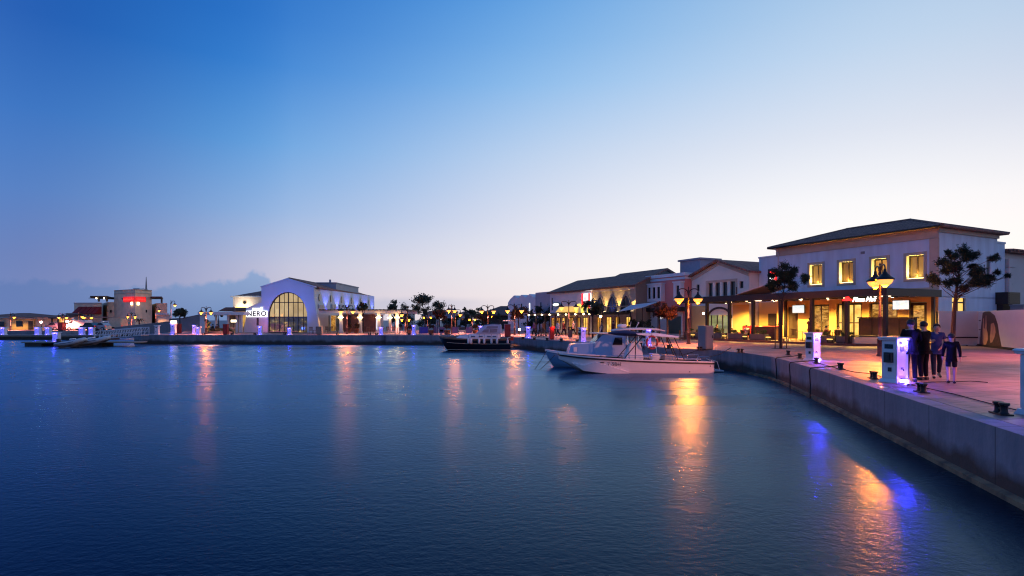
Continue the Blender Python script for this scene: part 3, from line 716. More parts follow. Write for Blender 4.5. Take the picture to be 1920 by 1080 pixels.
# --- gabled cream building
gb = rowthing("gabled_building", "cream gable fronted building with a row of four small dark windows", "building", 16.35, 0)
GW, GE, GA_ = 7.7, 6.45, 7.75
rowin = [(1.75+i*.98-.0, 1.75+i*.98+.62, 4.25, 5.65) for i in range(4)] ; small = [(.72,1.22,4.9,5.6), (6.55,7.0,4.9,5.6)]
m = MB(); m.wall(0, GW, 3.4, GE, 0, [(a,b,c,d) for a,b,c,d in rowin+small], .25)
m.poly([(0,0,GE),(GW,0,GE),(GW/2,0,GA_)])
m.wall(0, GW, 0, 3.4, 0, [(2.2,5.3,.02,2.3)], .3)
m.poly([(0,-9,0),(0,0,0),(0,0,GE),(0,-9,GE)]); m.poly([(GW,-9,0),(GW,0,0),(GW,0,GE),(GW,-9,GE)]); m.poly([(0,-9,0),(GW,-9,0),(GW,-9,GE),(GW/2,-9,GA_),(0,-9,GE)])
m.build("wall", cream, gb)
for a_, b_2 in ((.02,2.0),(5.5,GW-.02)): m = MB(); m.box(a_,b_2,.003,.03,.02,3.3); m.build("lamplight_tinted_wall", yellowr, gb)  # ochre stands in for yellow lamplight at the gable's foot
for a,b,c,d in rowin+small: window(gb, a, b, c, d, -.14, glassd, mat("olive_frame",(.12,.10,.07),.6), 1, 1, .06)
m = MB(); m.box(1.45,5.6,.003,.05,5.68,5.9); m.box(1.45,5.6,.003,.06,4.05,4.22); m.box(1.45,1.72,.003,.045,4.225,5.675); m.box(5.34,5.6,.003,.045,4.225,5.675); m.build("window_surround", trimc, gb)
m = MB(); h_ = .22
m.ext([(-.35,GE-.12),(GW/2,GA_+.02),(GW+.35,GE-.12),(GW+.35,GE+.08),(GW/2,GA_+.24),(-.35,GE+.08)], -9.3, .4); m.build("roof", roof_t, gb)
m = MB(); m.ext([(0,GE-.45),(GW/2,GA_-.32),(GW,GE-.45),(GW,GE-.14),(GW/2,GA_-.01),(0,GE-.14)], .003, .07); m.build("gable_trim", trimc, gb)
# arch with greenish glass
def arch(cx, w, z0, zs_, rise, n=14, pointed=False):
    pts = [(cx-w/2, z0)]
    for i in range(n+1):
        a = math.pi*(1 - i/n)
        if pointed:
            u = math.cos(a); zz = zs_ + rise*(1-abs(u)**1.7)**.8
            pts.append((cx + w/2*u, zz))
        else: pts.append((cx + w/2*math.cos(a), zs_ + rise*math.sin(a)))
    pts.append((cx+w/2, z0)); return pts
ag = MB(); ag.ext(arch(3.75, 3.0, .02, 2.0, 1.0), -.2, -.1); wn = ag.build("arched_window", win_green, gb)
m = MB(); o = arch(3.75, 3.3, .02, 2.0, 1.15)[1:-1]; i_ = arch(3.75, 2.9, .02, 2.0, .95)[1:-1]
for k in range(len(o)-1): m.ext([o[k], o[k+1], i_[k+1], i_[k]], .003, .08)
for xx in (2.6,3.4,4.1,4.9): m.box(xx-.05, xx+.05, -.095, -.02, .02, 2.6)
m.build("frame", dkwood, wn)
cn = rowthing("sail_canopy", "pale pointed canvas canopy lit yellow beneath in front of the gabled building", "canopy", 15.9, 5.9)
m = MB(); m.add([(-2.2,.35,2.86),(.6,.35,3.5),(.6,-3.2,3.6),(-2.2,-3.2,2.9),(-2.2,.35,2.82),(.6,.35,3.44),(.6,-3.2,3.54),(-2.2,-3.2,2.86)], [(0,3,2,1),(7,4,5,6),(0,1,5,4),(1,2,6,5),(2,3,7,6),(3,0,4,7)]); cn.location = F(11.7, 5.9, 1.1); m.cur = 0; m.v = [(-a_-1.6,b_,c_2) for a_,b_,c_2 in m.v]; m.build("canvas", canvasw, cn)
m = MB(); m.tube([(.55,.3,2.75),(.55,.3,3.5)], .05, 6); m.build("mast", dkmetal, cn)
fl = rowthing("floodlight", "glaring white floodlight on the post beside the arched glass front", "floodlight", 15.7, 6.46, 2.40)
m = MB(); m.box(-.1,.1,-.1,.02,-.1,.1); m.build("housing", dkmetal, fl); m = MB(); m.ball((0,.05,0),.085,10,6); m.build("lens", bulbs, fl)
light('SPOT', (3.6, 2.4, 3.3), 350, (1,.78,.34), gb, .05, 150, .8)

# --- pink building with white bay windows
kb = rowthing("pink_building", "pink building with white framed bay windows and white cornice", "building", 24.15, 0)
m = MB(); m.box(0.02, 6.2, -7, .8, 0, 6.6); m.build("wall", pinkr, kb)
m = MB(); m.box(-.1, 6.4, -7.1, 1.0, 6.603, 6.95); m.box(-.03, 6.25, -7.04, .88, 6.25, 6.5); m.build("cornice", white, kb)
for bx, n_ in ((3.25, 3), (.15, 1)):
    m = MB(); wd = .8*n_+.3
    ops = [(bx+.2+i*.8, bx+.2+i*.8+.5, 4.25, 5.55) for i in range(n_)]
    m.wall(bx, bx+wd, 3.95, 5.85, 1.35, ops, .15)
    m.box(bx, bx+wd, .803, 1.345, 3.9, 3.948); m.box(bx-.08, bx+wd+.08, .803, 1.45, 5.853, 6.0)
    m.poly([(bx,.8,3.95),(bx,1.35,3.95),(bx,1.35,5.85),(bx,.8,5.85)]); m.poly([(bx+wd,.8,3.95),(bx+wd,1.35,3.95),(bx+wd,1.35,5.85),(bx+wd,.8,5.85)])
    by = m.build("bay_window", white, kb)
    m = MB(); [m.box(a,b,1.2,1.22,c,d) for a,b,c,d in ops]; m.build("pane", glassd, by)
m = MB(); m.box(-.05,6.25,.803,1.5,2.75,3.2); m.build("canopy_slab", dkmetal, kb)
m = MB(); m.box(.4,5.9,.803,.86,0.02,2.7); m.build("shopfront_wall", white, kb)
m = MB(); m.box(.6,2.7,.863,.92,.3,2.2)
for i in range(9): m.box(.62,2.68,.923,.94,.35+i*.2,.47+i*.2)
m.build("roller_shutter", tealg, kb)
m = MB(); m.box(3.4,4.3,.863,.9,2.0,2.5); m.build("lit_sign_box", signw, kb)
tw = rowthing("roof_stair_tower", "mauve square stair tower rising above the pink building", "tower", 26.9, -4.0, 0)
m = MB(); m.box(.0,3.3,-3,0,6.2,8.85); m.build("wall", mat("mauve_render",(.46,.34,.38),.8), tw); m = MB(); m.box(-.2,3.5,-3.2,.2,8.853,9.05); m.build("cap", mat("mauve_render",None), tw)
m = MB(); m.box(.4,2.9,-2.6,-.4,0,6.2); m.build("core", white, tw)

# --- sandstone building with pointed arches, uplit
SB0 = 29.8
sb = rowthing("sandstone_building", "sandstone building with three pointed arches washed by warm uplights", "building", SB0, 3.0)
SL, SH = 8.7, 5.75
arcs = [(1.75,2.1),(4.45,2.1),(7.0,2.0)]
m = MB(); m.wall(0, SL, 0, SH, 0, [], .2); m.build("front_wall", stone, sb)
m = MB()
m.poly([(0,-9,0),(0,0,0),(0,0,SH),(0,-4.5,SH+1.9),(0,-9,SH)]); m.poly([(SL,-9,0),(SL,0,0),(SL,0,SH),(SL,-4.5,SH+1.9),(SL,-9,SH)]); m.poly([(0,-9,0),(SL,-9,0),(SL,-9,SH),(0,-9,SH)])
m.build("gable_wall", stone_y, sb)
m = MB(); m.ext([(.35,SH-.1),(-4.5,SH+1.95),(-9.4,SH-.1),(-9.4,SH+.12),(-4.5,SH+2.2),(.35,SH+.12)], -.25, SL+.25, 'x'); m.build("roof", roof_t, sb)
m = MB(); m.box(-.02, SL, .003, .16, SH-.42, SH-.12); m.build("cornice", trimc, sb)
for cx, w_ in arcs:
    m = MB(); m.ext(arch(cx, w_, 2.6, 3.0, 1.7, pointed=True), .006, .03); aw = m.build("pointed_window", glassd, sb)
    o = arch(cx, w_+.3, 2.6, 3.0, 1.9, pointed=True); i_ = arch(cx, w_, 2.6, 3.0, 1.7, pointed=True)
    m = MB()
    for k in range(len(o)-1): m.ext([o[k], o[k+1], i_[k+1], i_[k]], .034, .12)
    m.box(cx-.04, cx+.04, .034, .07, 2.6, 4.5); m.box(cx-w_/2+.1, cx+w_/2-.1, .034, .065, 3.4, 3.48); m.build("moulding", stone, aw)
for x in (.35, 3.1, 5.75, 8.45):
    m = MB(); m.box(x-.12,x+.12,.15,.4,2.72,2.84); up = m.build("uplight", dkmetal, sb); m = MB(); m.box(x-.09,x+.09,.18,.37,2.843,2.85); m.build("lens", bulbw, up)
    light('SPOT', (x, .55, 2.9), 620, (1,.60,.15), sb, .04, 62, .7, rot=(R(180+14),0,0), name="uplight_lamp")
for k, (x, wd) in enumerate(((1.2,1.0),(3.4,.8),(5.1,1.1),(7.2,.9))):
    window(sb, x-wd/2, x+wd/2, .05, 2.2, .10, win_hot if k % 2 == 0 else win_warm, dkwood, 2, 1, .07)
pg2 = rowthing("sandstone_pergola", "low dark timber pergola along the sandstone building front", "pergola", SB0, 3.1)
m = MB(); m.box(.6, SL+11, .3, 4.2, 2.42, 2.56)
for i in range(26): m.box(.7+i*.74,.78+i*.74,.2,4.4,2.563,2.68)
m.build("roof_slats", dkwood, pg2)
for i in range(8):
    m = MB(); m.box(.7+i*2.6,.86+i*2.6,4.0,4.16,0,2.42); m.build("post", dkwood, pg2)
for x in (2.2, 6.2, 10, 14, 17.5): light('SPOT', (x, 2.0, 2.38), 130, (1,.62,.2), pg2, .05, 150, .8, name="pergola_lamp")
for i, x in enumerate((1.2,3.0,4.2,6.0,8.2,10.1,12.3,14.4,16.4,18.2)):
    m = MB(); m.ball((x, 4.28, 2.5),.10,8,6); m.build("globe_lamp", bulbw, pg2)
fl2 = rowthing("floodlight", "glaring amber floodlight hanging in front of the sandstone building corner", "floodlight", SB0+.6, 7.4, 2.2)
m = MB(); m.box(-.1,.1,-.12,.0,-.1,.1); m.tube([(0,-.06,.1),(0,-.06,.24)], .03, 6); m.build("housing", dkmetal, fl2); m = MB(); m.ball((0,.05,0),.13,10,6); m.build("lens", mat("amber_lamp",(.8,.6,.3),.4,emit=(1,.62,.2),estr=60), fl2)
sa = rowthing("shade_sail", "white stretched shade sail between masts in front of the pink building", "shade sail", 24.6, 2.0, 0)
m = MB(); sv = [(5.9,1.2,3.55),(3.2,4.9,2.75),(-.2,4.4,3.1),(.2,2.0,3.75),(3,3,3.1)]
m.add(sv + [(x,y,z-.04) for x,y,z in sv], [(0,1,4),(1,2,4),(2,3,4),(3,0,4),(5,9,6),(6,9,7),(7,9,8),(8,9,5),(0,5,6,1),(1,6,7,2),(2,7,8,3),(3,8,5,0)]); m.build("canvas", canvasw, sa)
for x, y, z in sv[:4]:
    m = MB(); m.tube([(x,y,0),(x,y,z)], .05, 6); m.build("mast", dkmetal, sa)

# --- long lavender building with signs
LB0 = SB0 + SL + .05
lb_ = rowthing("lavender_building", "long lavender fronted building with red and yellow restaurant signs", "building", LB0, 3.1)
LL = 10.9; LH = 5.6
m = MB(); m.box(0, LL, -10, 0, 0, LH); m.build("wall", lilac, lb_)
m = MB(); m.ext([(.35,LH+.003),(-5,LH+1.9),(-10.3,LH+.003),(-10.3,LH+.2),(-5,LH+2.15),(.35,LH+.2)], -.1, LL+.4, 'x'); m.build("roof", roof_t, lb_)
for k, (x, wd) in enumerate(((1.4,1.1),(3.2,1.0),(5.0,1.2),(6.8,1.0),(8.4,1.0),(9.9,.9))):
    window(lb_, x-wd/2, x+wd/2, .4, 2.15, .10, (win_hot, win_warm, win_shelf)[k % 3], dkwood, 2, 1, .07)
m = MB(); m.box(10.1,10.35,.003,.05,3.2,5.0); m.build("slit_window", glassd, lb_)
sg = rowthing("red_striped_sign", "tall red and white striped restaurant sign with pale emblem on lavender wall", "sign", LB0+1.15, 3.2, 4.1)
m = MB(); m.box(-.95,.95,0,.1,-.75,1.15); m.build("panel", signw, sg)
for xx in (-.78, .78): m = MB(); m.box(xx-.19,xx+.19,.103,.13,-.75,1.15); m.build("red_band", neonr, sg)
m = MB(); m.cur = 0; m.ball((0,.12,.5),.28,10,6); m.box(-.42,.42,.103,.16,-.45,.12); m.build("emblem", mat("emblem_pink",(.7,.5,.5),.5,emit=(1,.72,.70),estr=1.0), sg)
sg = rowthing("yellow_arches_sign", "glowing yellow arched lights under the striped sign", "sign", LB0+2.0, 3.25, 3.0)
m = MB()
for cx in (-.75,.75): 
    a_ = arch(cx, 1.3, -.4, .1, .75, 10)
    m.tube([(x, .08, z) for x, z in a_], .14, 6)
m.build("arches", signy, sg); m = MB(); m.box(-1.5,1.5,-.02,.02,-.45,-.3); m.build("base_bar", dkmetal, sg)
sg = rowthing("pale_oval_sign", "small white oval sign with black rim on lavender wall", "sign", LB0+8.9, 3.2, 4.0)
m = MB(); m.ext([(1.0*math.cos(a), .34*math.sin(a)) for a in [i*math.pi/10 for i in range(20)]], 0, .06); m.build("rim", blackp, sg)
m = MB(); m.ext([(.84*math.cos(a), .22*math.sin(a)) for a in [i*math.pi/10 for i in range(20)]], .063, .1); m.build("face", signw, sg)
ya = rowthing("amber_lit_awning", "amber glowing shopfront band above the dark pergola on the lavender building", "awning", LB0+5.7, 3.2, 2.9)
m = MB(); m.ext([(0,0),(.75,0),(0,.75)], -2.2, 2.2, 'x'); m.build("canvas", mat("amber_awning",(.8,.5,.15),.6,emit=(1,.58,.10),estr=.85), ya)
m = MB(); [m.box(x-.03,x+.03,.0,.78,-.05,-.01) for x in (-2.1,-.7,.7,2.1)]; m.build("arms", dkmetal, ya)

# --- far pale blocks
fb = rowthing("flat_pale_block", "far bluish flat roofed block beyond the lavender building", "building", 49.6, .8)
m = MB(); m.box(0, 8.6, -12, 0, 0, 6.2); m.build("wall", bluebox, fb); m = MB(); m.box(2.6,4.2,-4,-2,6.2,6.8); m.build("chimney", bluebox, fb)
m = MB(); m.box(1.6,1.9,.003,.04,2.6,4.6); m.box(6.6,6.9,.003,.04,2.6,4.6); m.build("slit_window", glassd, fb)
zb = rowthing("zigzag_gabled_block", "far pale block with a row of three zigzag gables", "building", 58.4, .6)
pts = [(0,0),(0,5.55),(.8,5.5)]; x = .8
for i in range(3): pts += [(x+1.45, 6.1), (x+2.9, 5.55)]; x += 2.9
pts += [(x+1.0,4.9),(x+1.0,0)]
m = MB(); m.ext(pts, -11, 0); m.build("wall", white, zb)
for k in range(3): m = MB(); m.box(2.0+k*2.9,2.35+k*2.9,.003,.04,3.0,4.6); m.build("slit_window", glassd if k != 0 else signw, zb)
# ------------------------------------------------------------------ white cafe building with the arched window (front parallel to the picture, 82 m away)
D0 = 82.0
nb = thing("cafe_building", "white gabled cafe building with a huge arched window, blue lit", "building", (0, D0, GR))
def X(px, d=D0): return fx(px, d)
def Z(py, d=D0): return fz(py, d) - GR
out = [(456.5,623.5),(460,600),(461,577.5),(490,567),(490,539),(539,524),(589,539),(589,558),(592.5,580),(597,605),(599,623.5)]
hole = [(502,623.4)]
for i in range(19):
    a = math.pi*(1 - i/18); hole.append((539 + 37*math.cos(a), 594 - 46.5*math.sin(a)))
hole.append((576,623.4))
def facade(outline, holes, y, parent, name, mt, depth):
    m = MB()
    loops = [[Vector((X(a), Z(b), 0)) for a, b in outline]] + [[Vector((X(a), Z(b), 0)) for a, b in h] for h in holes]
    flat = [v for l in loops for v in l]
    m.add([(v.x, y, v.y) for v in flat], [tuple(t) for t in tessellate_polygon(loops)])
    for l in loops:
        n = len(l)
        for i in range(n):
            p, q_ = l[i], l[(i+1) % n]; m.poly([(p.x,y,p.y),(q_.x,y,q_.y),(q_.x,y+depth,q_.y),(p.x,y+depth,p.y)])
    return m.build(name, mt, parent)
slit = [(480.5,610),(480.5,596),(485,596),(485,610)]
facade(out, [hole, slit], 0, nb, "front_wall", white, .6)
# arched window: frame part, two panes
am = MB()
def ell(py): return 37*math.sqrt(max(0, 1 - ((594-py)/46.5)**2)) if py < 594 else 37
for px, w_ in ((513,.6),(522,1.3),(531,.6),(539,1.3),(548,.6),(557,1.3),(567,.6)):
    t_ = 594 - 46.5*math.sqrt(max(0,1-((px-539)/37)**2)); am.box(X(px-w_/2), X(px+w_/2), .32, .46, Z(623), Z(t_))
for py, w_ in ((567,1.3),(594.5,1.8)):
    e_ = ell(py); am.box(X(539-e_), X(539+e_), .31, .47, Z(py+w_/2), Z(py-w_/2))
for i in range(len(hole)-1):
    (a,b),(c,d) = hole[i], hole[i+1]; k = .965
    am.ext([(X(a),Z(b)),(X(c),Z(d)),(X(539+(c-539)*k),Z(594+(d-594)*k)),(X(539+(a-539)*k),Z(594+(b-594)*k))], .28, .5)
awf = am.build("arched_window", blackm, nb)
m = MB(); m.ext([(X(a),Z(b)) for a,b in hole if b <= 594.6], .50, .53); m.build("pane", win_cafe, awf)
m = MB(); m.ext([(X(502),Z(623)),(X(502),Z(594.6)),(X(576),Z(594.6)),(X(576),Z(623))], .50, .53); m.build("pane", win_cafed, awf)
m = MB(); m.box(X(480),X(485.5),.35,.4,Z(610.5),Z(595.5)); m.build("slit_window", glassd, nb)
# gable roof running back
BD = 28
m = MB()
L0, L1, LA = X(489.5), X(590), X(539)
m.ext([(L0-.1,Z(539)-.02),(LA,Z(524)+.05),(L1+.45,Z(540)-.05),(L1+.45,Z(540)+.2),(LA,Z(524)+.36),(L0-.1,Z(539)+.2)], .62, BD+.3); m.build("roof", roof_t, nb)
m = MB(); m.ext([(a, b) for a, b in ((L0-.08,Z(539)),(LA,Z(524)+.0),(L1+.1,Z(539)),(L1+.1,Z(539)+.16),(LA,Z(524)+.2),(L0-.08,Z(539)+.16))], -.06, .61); m.build("gable_coping", white, nb)
# side wall receding to the right with slit-oval windows
SX0, SX1 = X(589), X(589)+1.9
def sxy(y): return SX0 + (SX1-SX0)*y/BD
m = MB(); zt = Z(540.5)
m.poly([(SX0,.6,0),(SX1,BD,0),(SX1,BD,zt),(SX0,.6,zt)]); m.poly([(L0,.6,0),(L0,BD,0),(L0,BD,zt),(L0,.6,zt)]); m.poly([(L0,BD,0),(SX1,BD,0),(SX1,BD,zt),(LA,BD,Z(524)),(L0,BD,zt)])
m.build("side_wall", white, nb)
for y in (1.9, 6.3, 10.8, 15.5, 20, 24.8):
    m = MB(); m.ext([(y+.30*math.cos(a), Z(557)+.55*math.sin(a)) for a in [i*math.pi/7 for i in range(14)]], sxy(y)-.02, sxy(y)+.06, 'x'); m.build("oval_window", glassd, nb)
for y, zb in ((2.6, 3.45), (7.4, 3.62)):
    m = MB(); m.box(sxy(y), sxy(y)+.10, y-1.15, y+1.15, zb, zb+.66); f_ = m.build("window", white, nb)
    m = MB(); m.box(sxy(y)+.103, sxy(y)+.13, y-1.0, y-.05, zb+.1, zb+.56); m.box(sxy(y)+.103, sxy(y)+.13, y+.05, y+1.0, zb+.1, zb+.56); m.build("pane", mat("violet_pane",(.08,.06,.16),.2), f_)
for y in (4.2, 8.8, 13.2, 17.8, 22.4, 26.6):
    m = MB(); m.box(sxy(y)+.1, sxy(y)+.4, y-.15, y+.15, 3.3, 3.42); u_ = m.build("uplight", dkmetal, nb); m = MB(); m.box(sxy(y)+.14, sxy(y)+.36, y-.11, y+.11, 3.423, 3.44); m.build("lens", ledb, u_)
    light('SPOT', (sxy(y)+.75, y, 3.3), 420, (.13,.16,1), nb, .05, 80, .6, rot=(R(180), R(-14), 0), name="uplight_lamp")

m = MB(); m.box(-31.7, -28.5, 10, 23.5, 5.6, 7.75); rb = m.build("roof_plant_room", bluebox, nb)
m = MB(); m.box(-31.8, -28.4, 9.9, 23.6, 7.753, 7.9); m.box(-29.6,-29.35,10,10.3,7.903,8.35); m.build("parapet", bluebox, rb)
# sign on the front
sg = thing("cafe_sign", "white backlit cafe sign with blocky black letters on the white front", "sign", (X(482), D0-.12, Z(588)+GR))
m = MB(); m.box(-1.5,1.5,0,.1,-.48,.42); m.box(-.62,.78,0,.1,.42,.80); m.box(.55,.85,0,.1,.80,.95); m.build("backboard", signw, sg)
text("NERO", .98, blackp, sg, (0,-.02,-.04), (R(90),0,0), .02, space=1.12, scale_x=1.0, offset=.022)
text("CAFFÈ", .34, mat("sign_grey",(.35,.36,.38),.6), sg, (.08,-.02,.58), (R(90),0,0), .012, space=1.2)
light('AREA', (X(505), -1.4, .3), 45, (1,.16,.40), nb, 3.0, rot=(R(140),0,0), name="pink_wash_lamp")
light('SPOT', (X(539), -5.2, .5), 1300, (.05,.15,1), nb, .2, 95, .9, rot=(R(128),0,0), name="blue_wash_lamp")
gl = MB(); gl.box(X(512),X(566),-1.5,-1.3,.02,.14); ul = gl.build("floor_wash_light", dkmetal, nb); gl = MB(); gl.box(X(513),X(565),-1.47,-1.33,.143,.15); gl.build("lens", mat("pink_led",(.5,.2,.3),.4,emit=(1,.2,.5),estr=1.2), ul)
# left wing: mauve upper block with round window and hip roof
wb = thing("cafe_rear_block", "mauve upper block with round window glowing at its foot, left of the arched cafe", "building", (0, 90, GR))
d_ = 90.0
m = MB(); m.prism([(X(437,d_),0),(X(492,d_),0),(X(492,d_+8),8),(X(437,d_+8),8)], 0, Z(556.5,d_)); m.build("wall", lilac, wb)
m = MB(); x0, x1 = X(435.5,d_), X(510,d_)
zr0, zr1 = Z(556,d_), Z(542,d_)
m.add([(x0,-.5,zr0),(x1,-.5,zr0),(x1,8.5,zr0),(x0,8.5,zr0),(x0+3.4,4,zr1),(x1,4,zr1)], [(0,1,5,4),(2,3,4,5),(0,4,3),(1,2,5),(3,2,1,0)]); m.build("roof", roof_t, wb)
m = MB(); m.box(x0, X(492,d_), -.6, -.5, zr0-.15, zr0+.08); m.build("eaves", white, wb)
m = MB(); m.ext([(X(459,d_)+.36*math.cos(a), Z(567,d_)+.36*math.sin(a)) for a in [i*math.pi/9 for i in range(18)]], -.05, -.003); rw = m.build("round_window", trimc, wb); m = MB(); m.ext([(X(459,d_)+.25*math.cos(a), Z(567,d_)+.25*math.sin(a)) for a in [i*math.pi/9 for i in range(18)]], -.08, -.053); m.build("pane", glassd, rw)
m = MB(); m.ext([(X(428,d_),Z(584,d_)),(X(442,d_),Z(577,d_)),(X(475,d_),Z(577,d_)),(X(475,d_),Z(584,d_))], -3.2, -.4); m.build("lean_to_roof", roof_t, wb)
m = MB(); m.box(X(443,d_), X(474,d_), -.36, -.2, Z(576.6,d_), Z(575.6,d_)); m.build("light_strip", stripb, wb)
light('AREA', ((X(443,d_)+X(474,d_))/2, -.9, Z(576,d_)), 160, (1,.75,.42), wb, 2.2, rot=(R(165),0,0), name="strip_lamp")
# terrace colonnade, left
tl = thing("cafe_terrace_pergola", "pink lit terrace colonnade left of the cafe sign", "pergola", (0, 80.5, GR))
d_ = 80.5
m = MB(); m.box(X(373,d_), X(459,d_), -.3, 5.5, Z(590,d_)-.05, Z(585,d_)); m.build("roof_beam", white, tl)
for px, w_ in ((379,9),(403.5,1.6),(437.5,4.5),(426,1.6),(444,4.5)):
    y_ = 0 if px < 430 else 1.0; m = MB(); m.box(X(px-w_/2,d_), X(px+w_/2,d_), y_, y_+.5, 0, Z(590,d_)-.053); m.build("pillar", white, tl)
m = MB(); m.box(X(392,d_), X(459,d_), 5.2, 5.4, 0, 2.55); m.build("rear_wall", greyc, tl)
for a, b in ((413,419.5),(421,424.5),(427.5,432.5),(434,440),(450,458)):
    m = MB(); m.box(X(a,d_), X(b,d_), 5.0, 5.1, .8 if a != 434 else .1, 2.5); m.build("window", win_hot if a not in (434,450) else win_shelf, tl)
for px in (395, 415, 440, 454): light('SPOT', (X(px,d_), 2.5, 2.5), 190, (1,.52,.16), tl, .05, 150, .8, name="terrace_lamp")
# terrace pergola, right of the cafe
d_ = 79.0
tr = thing("cafe_pergola", "white columned pergola terrace beside the blue lit cafe wall", "pergola", (0, d_, GR))
m = MB(); m.box(X(598,d_), X(762,d_), 0, .35, 2.75, 3.12); m.box(X(598,d_), X(762,d_), 9, 9.3, 2.75, 3.1)
m.build("beam", white, tr)
m = MB()
for i in range(24): m.box(X(600,d_)+i*.52, X(600,d_)+i*.52+.12, -.4, 9.5, 3.123, 3.3)
m.build("rafters", dkwood, tr)
for px, y_ in ((639,0),(675,0),(710,0),(744.5,0),(667,9),(699,9),(731,9)):
    xx = X(px, d_) if y_ == 0 else X(px, d_+9); w_ = .2
    m = MB(); m.box(xx-w_, xx+w_, y_, y_+.4, 0, 2.74); m.box(xx-w_-.06, xx+w_+.06, y_-.06, y_+.46, 0, .3); cl = m.build("column", white, tr)
    for s_ in (-.3,.3): m = MB(); m.ball((xx+s_, y_-.05, 2.15), .075, 8, 6); m.build("globe_lamp", bulbw, cl)
    light('POINT', (xx, y_-.35, 2.2), 45, (1,.52,.16), tr, .1, name="column_lamp")
m = MB(); m.box(X(600,d_), X(676,d_), 8.6, 8.8, 0, 2.7); m.build("rear_wall", mat("terrace_red_wall",(.34,.15,.10),.8), tr)
for a, b, mm in ((600,606,win_shelf),(610,616,dkwood),(619,627,win_shelf),(628,634,win_cafed),(650,656,dkwood)):
    m = MB(); m.box(X(a,d_+8), X(b,d_+8), 8.45, 8.59, .1, 2.5); m.build("window", mm, tr)
for px in (612, 650, 690, 730): light('SPOT', (X(px,d_+3), 3.5, 2.7), 170, (1,.45,.14), tr, .05, 150, .8, name="terrace_lamp")
ts_ = thing("terrace_sign", "dark standing letters on the edge of the cafe pergola roof", "sign", (X(645,79), 79.1, GR+3.32))
text("TALE", .74, blackm, ts_, (0,0,.30), (R(90),0,0), .05, space=1.05)
m = MB(); m.box(-1.0,1.0,-.04,.04,-.02,.03); m.build("base_rail", blackm, ts_)
pk = thing("white_kiosk", "small white lit kiosk under the far end of the pergola", "kiosk", (X(705,95), 95, GR))
m = MB(); m.box(-.9,.9,0,1.5,0,2.6); m.box(-1.1,1.1,-.2,1.7,2.603,2.75); m.build("body", whitep, pk); m = MB(); m.box(-.7,-.1,-.03,-.003,.6,2.2); m.box(.1,.7,-.03,-.003,.2,2.2); m.build("lit_window", signw, pk)

# ------------------------------------------------------------------ far left: marina tower, low houses, ramp wall
d_ = 120.0
mb_ = thing("marina_tower_building", "beige marina building with square tower, red sign and roof decks", "building", (0, d_, GR))
def T(px): return fx(px, d_)
def V(py): return fz(py, d_) - GR
def rad(px, y): return (fx(px, d_ + y), y)      # a point y metres behind the front, on the sight line of column px
c_ = rad(253, -3.0)
def rbox(m, a, b, y0, y1, z0, z1): return m.prism([(T(a), y0), (T(b), y0), rad(b, y1), rad(a, y1)], z0, z1)
tw_pts = [rad(214, 1.5), c_, rad(284.5, 1.2), rad(283, 12), rad(215, 12)]
m = MB(); m.prism(tw_pts, 0, V(544.6)); m.build("tower_wall", stone_m, mb_)
m = MB(); m.prism([rad(213.6,1.3),rad(253,-3.25),rad(285,1.0),rad(283.4,12.2),rad(214.6,12.2)], V(551), V(550)); m.prism([rad(213.6,1.3),rad(253,-3.25),rad(285,1.0),rad(283.4,12.2),rad(214.6,12.2)], V(544.6)+.003, V(543.6)); m.build("string_course", trimc, mb_)
m = MB(); rbox(m, 191, 213.9, 1.6, 12, 0, V(566)); rbox(m, 284.6, 305, 1.6, 12, 0, V(568)); m.build("side_wing", stone_m, mb_)
m = MB(); rbox(m, 182, 213.5, -2, 8, V(558), V(555.5)); m.add([(T(181),-2.4,V(560)),(T(193),-2.4,V(556)),(T(193),8,V(556)),(T(181),8,V(560))], [(0,1,2,3)]); [m.box(T(p)-.12,T(p)+.12,-1.5,-1.2,V(566),V(558)) for p in (194,209)]; m.build("deck_roof", dkwood, mb_)
m = MB(); rbox(m, 285, 306, -.5, 8, V(558.5), V(556)); [m.box(T(p)-.12,T(p)+.12,-.3,0,V(568),V(558.5)) for p in (304,)]; m.build("deck_roof", dkwood, mb_)
for px in (195, 209): m = MB(); m.ball((T(px),-2.2,V(560)),.13,8,6); m.build("deck_lamp", bulbw, mb_)
# red lit lettering on both faces of the corner
def face(p, q_, z0, z1, off, name, mt, parent):
    a, b = Vector(p), Vector(q_); t = (b-a).normalized(); n = Vector((t.y,-t.x))*off; m = MB()
    seg_box(m, tuple(a+n), tuple(b+n), .08, z0, z1); return m.build(name, mt, parent)
A_, B_ = Vector((T(232),0)), Vector((T(253),0))
def on_left(px): a, b = rad(214,1.5), c_; k = (px-214)/39; return (a[0]+(b[0]-a[0])*k, a[1]+(b[1]-a[1])*k)
def on_right(px): a, b = c_, rad(284.5,1.2); k = (px-253)/31.5; return (a[0]+(b[0]-a[0])*k, a[1]+(b[1]-a[1])*k)
rsn = thing("red_neon_sign", "red glowing name board wrapped round the tower corner", "sign", (0, d_, GR))
face(on_left(232.5), (c_[0]-.05, c_[1]-.0), V(566.5), V(557), .1, "halo_panel", neonr2, rsn); face((c_[0]+.05,c_[1]), on_right(272.5), V(566.5), V(557), .1, "halo_panel", neonr2, rsn)
for k in range(9):
    a = on_left(234 + k*2.0) if k < 9 else None; b = on_left(235.1 + k*2.0); face(a, b, V(563.6 if k % 3 else 562.5), V(560.2 if k % 2 else 561), .2, "lettering", neonr, rsn)
for k in range(8):
    a = on_right(255 + k*2.0); b = on_right(256.1 + k*2.0); face(a, b, V(563.6 if k % 3 else 562.5), V(560.2 if k % 2 else 561), .2, "lettering", neonr, rsn)
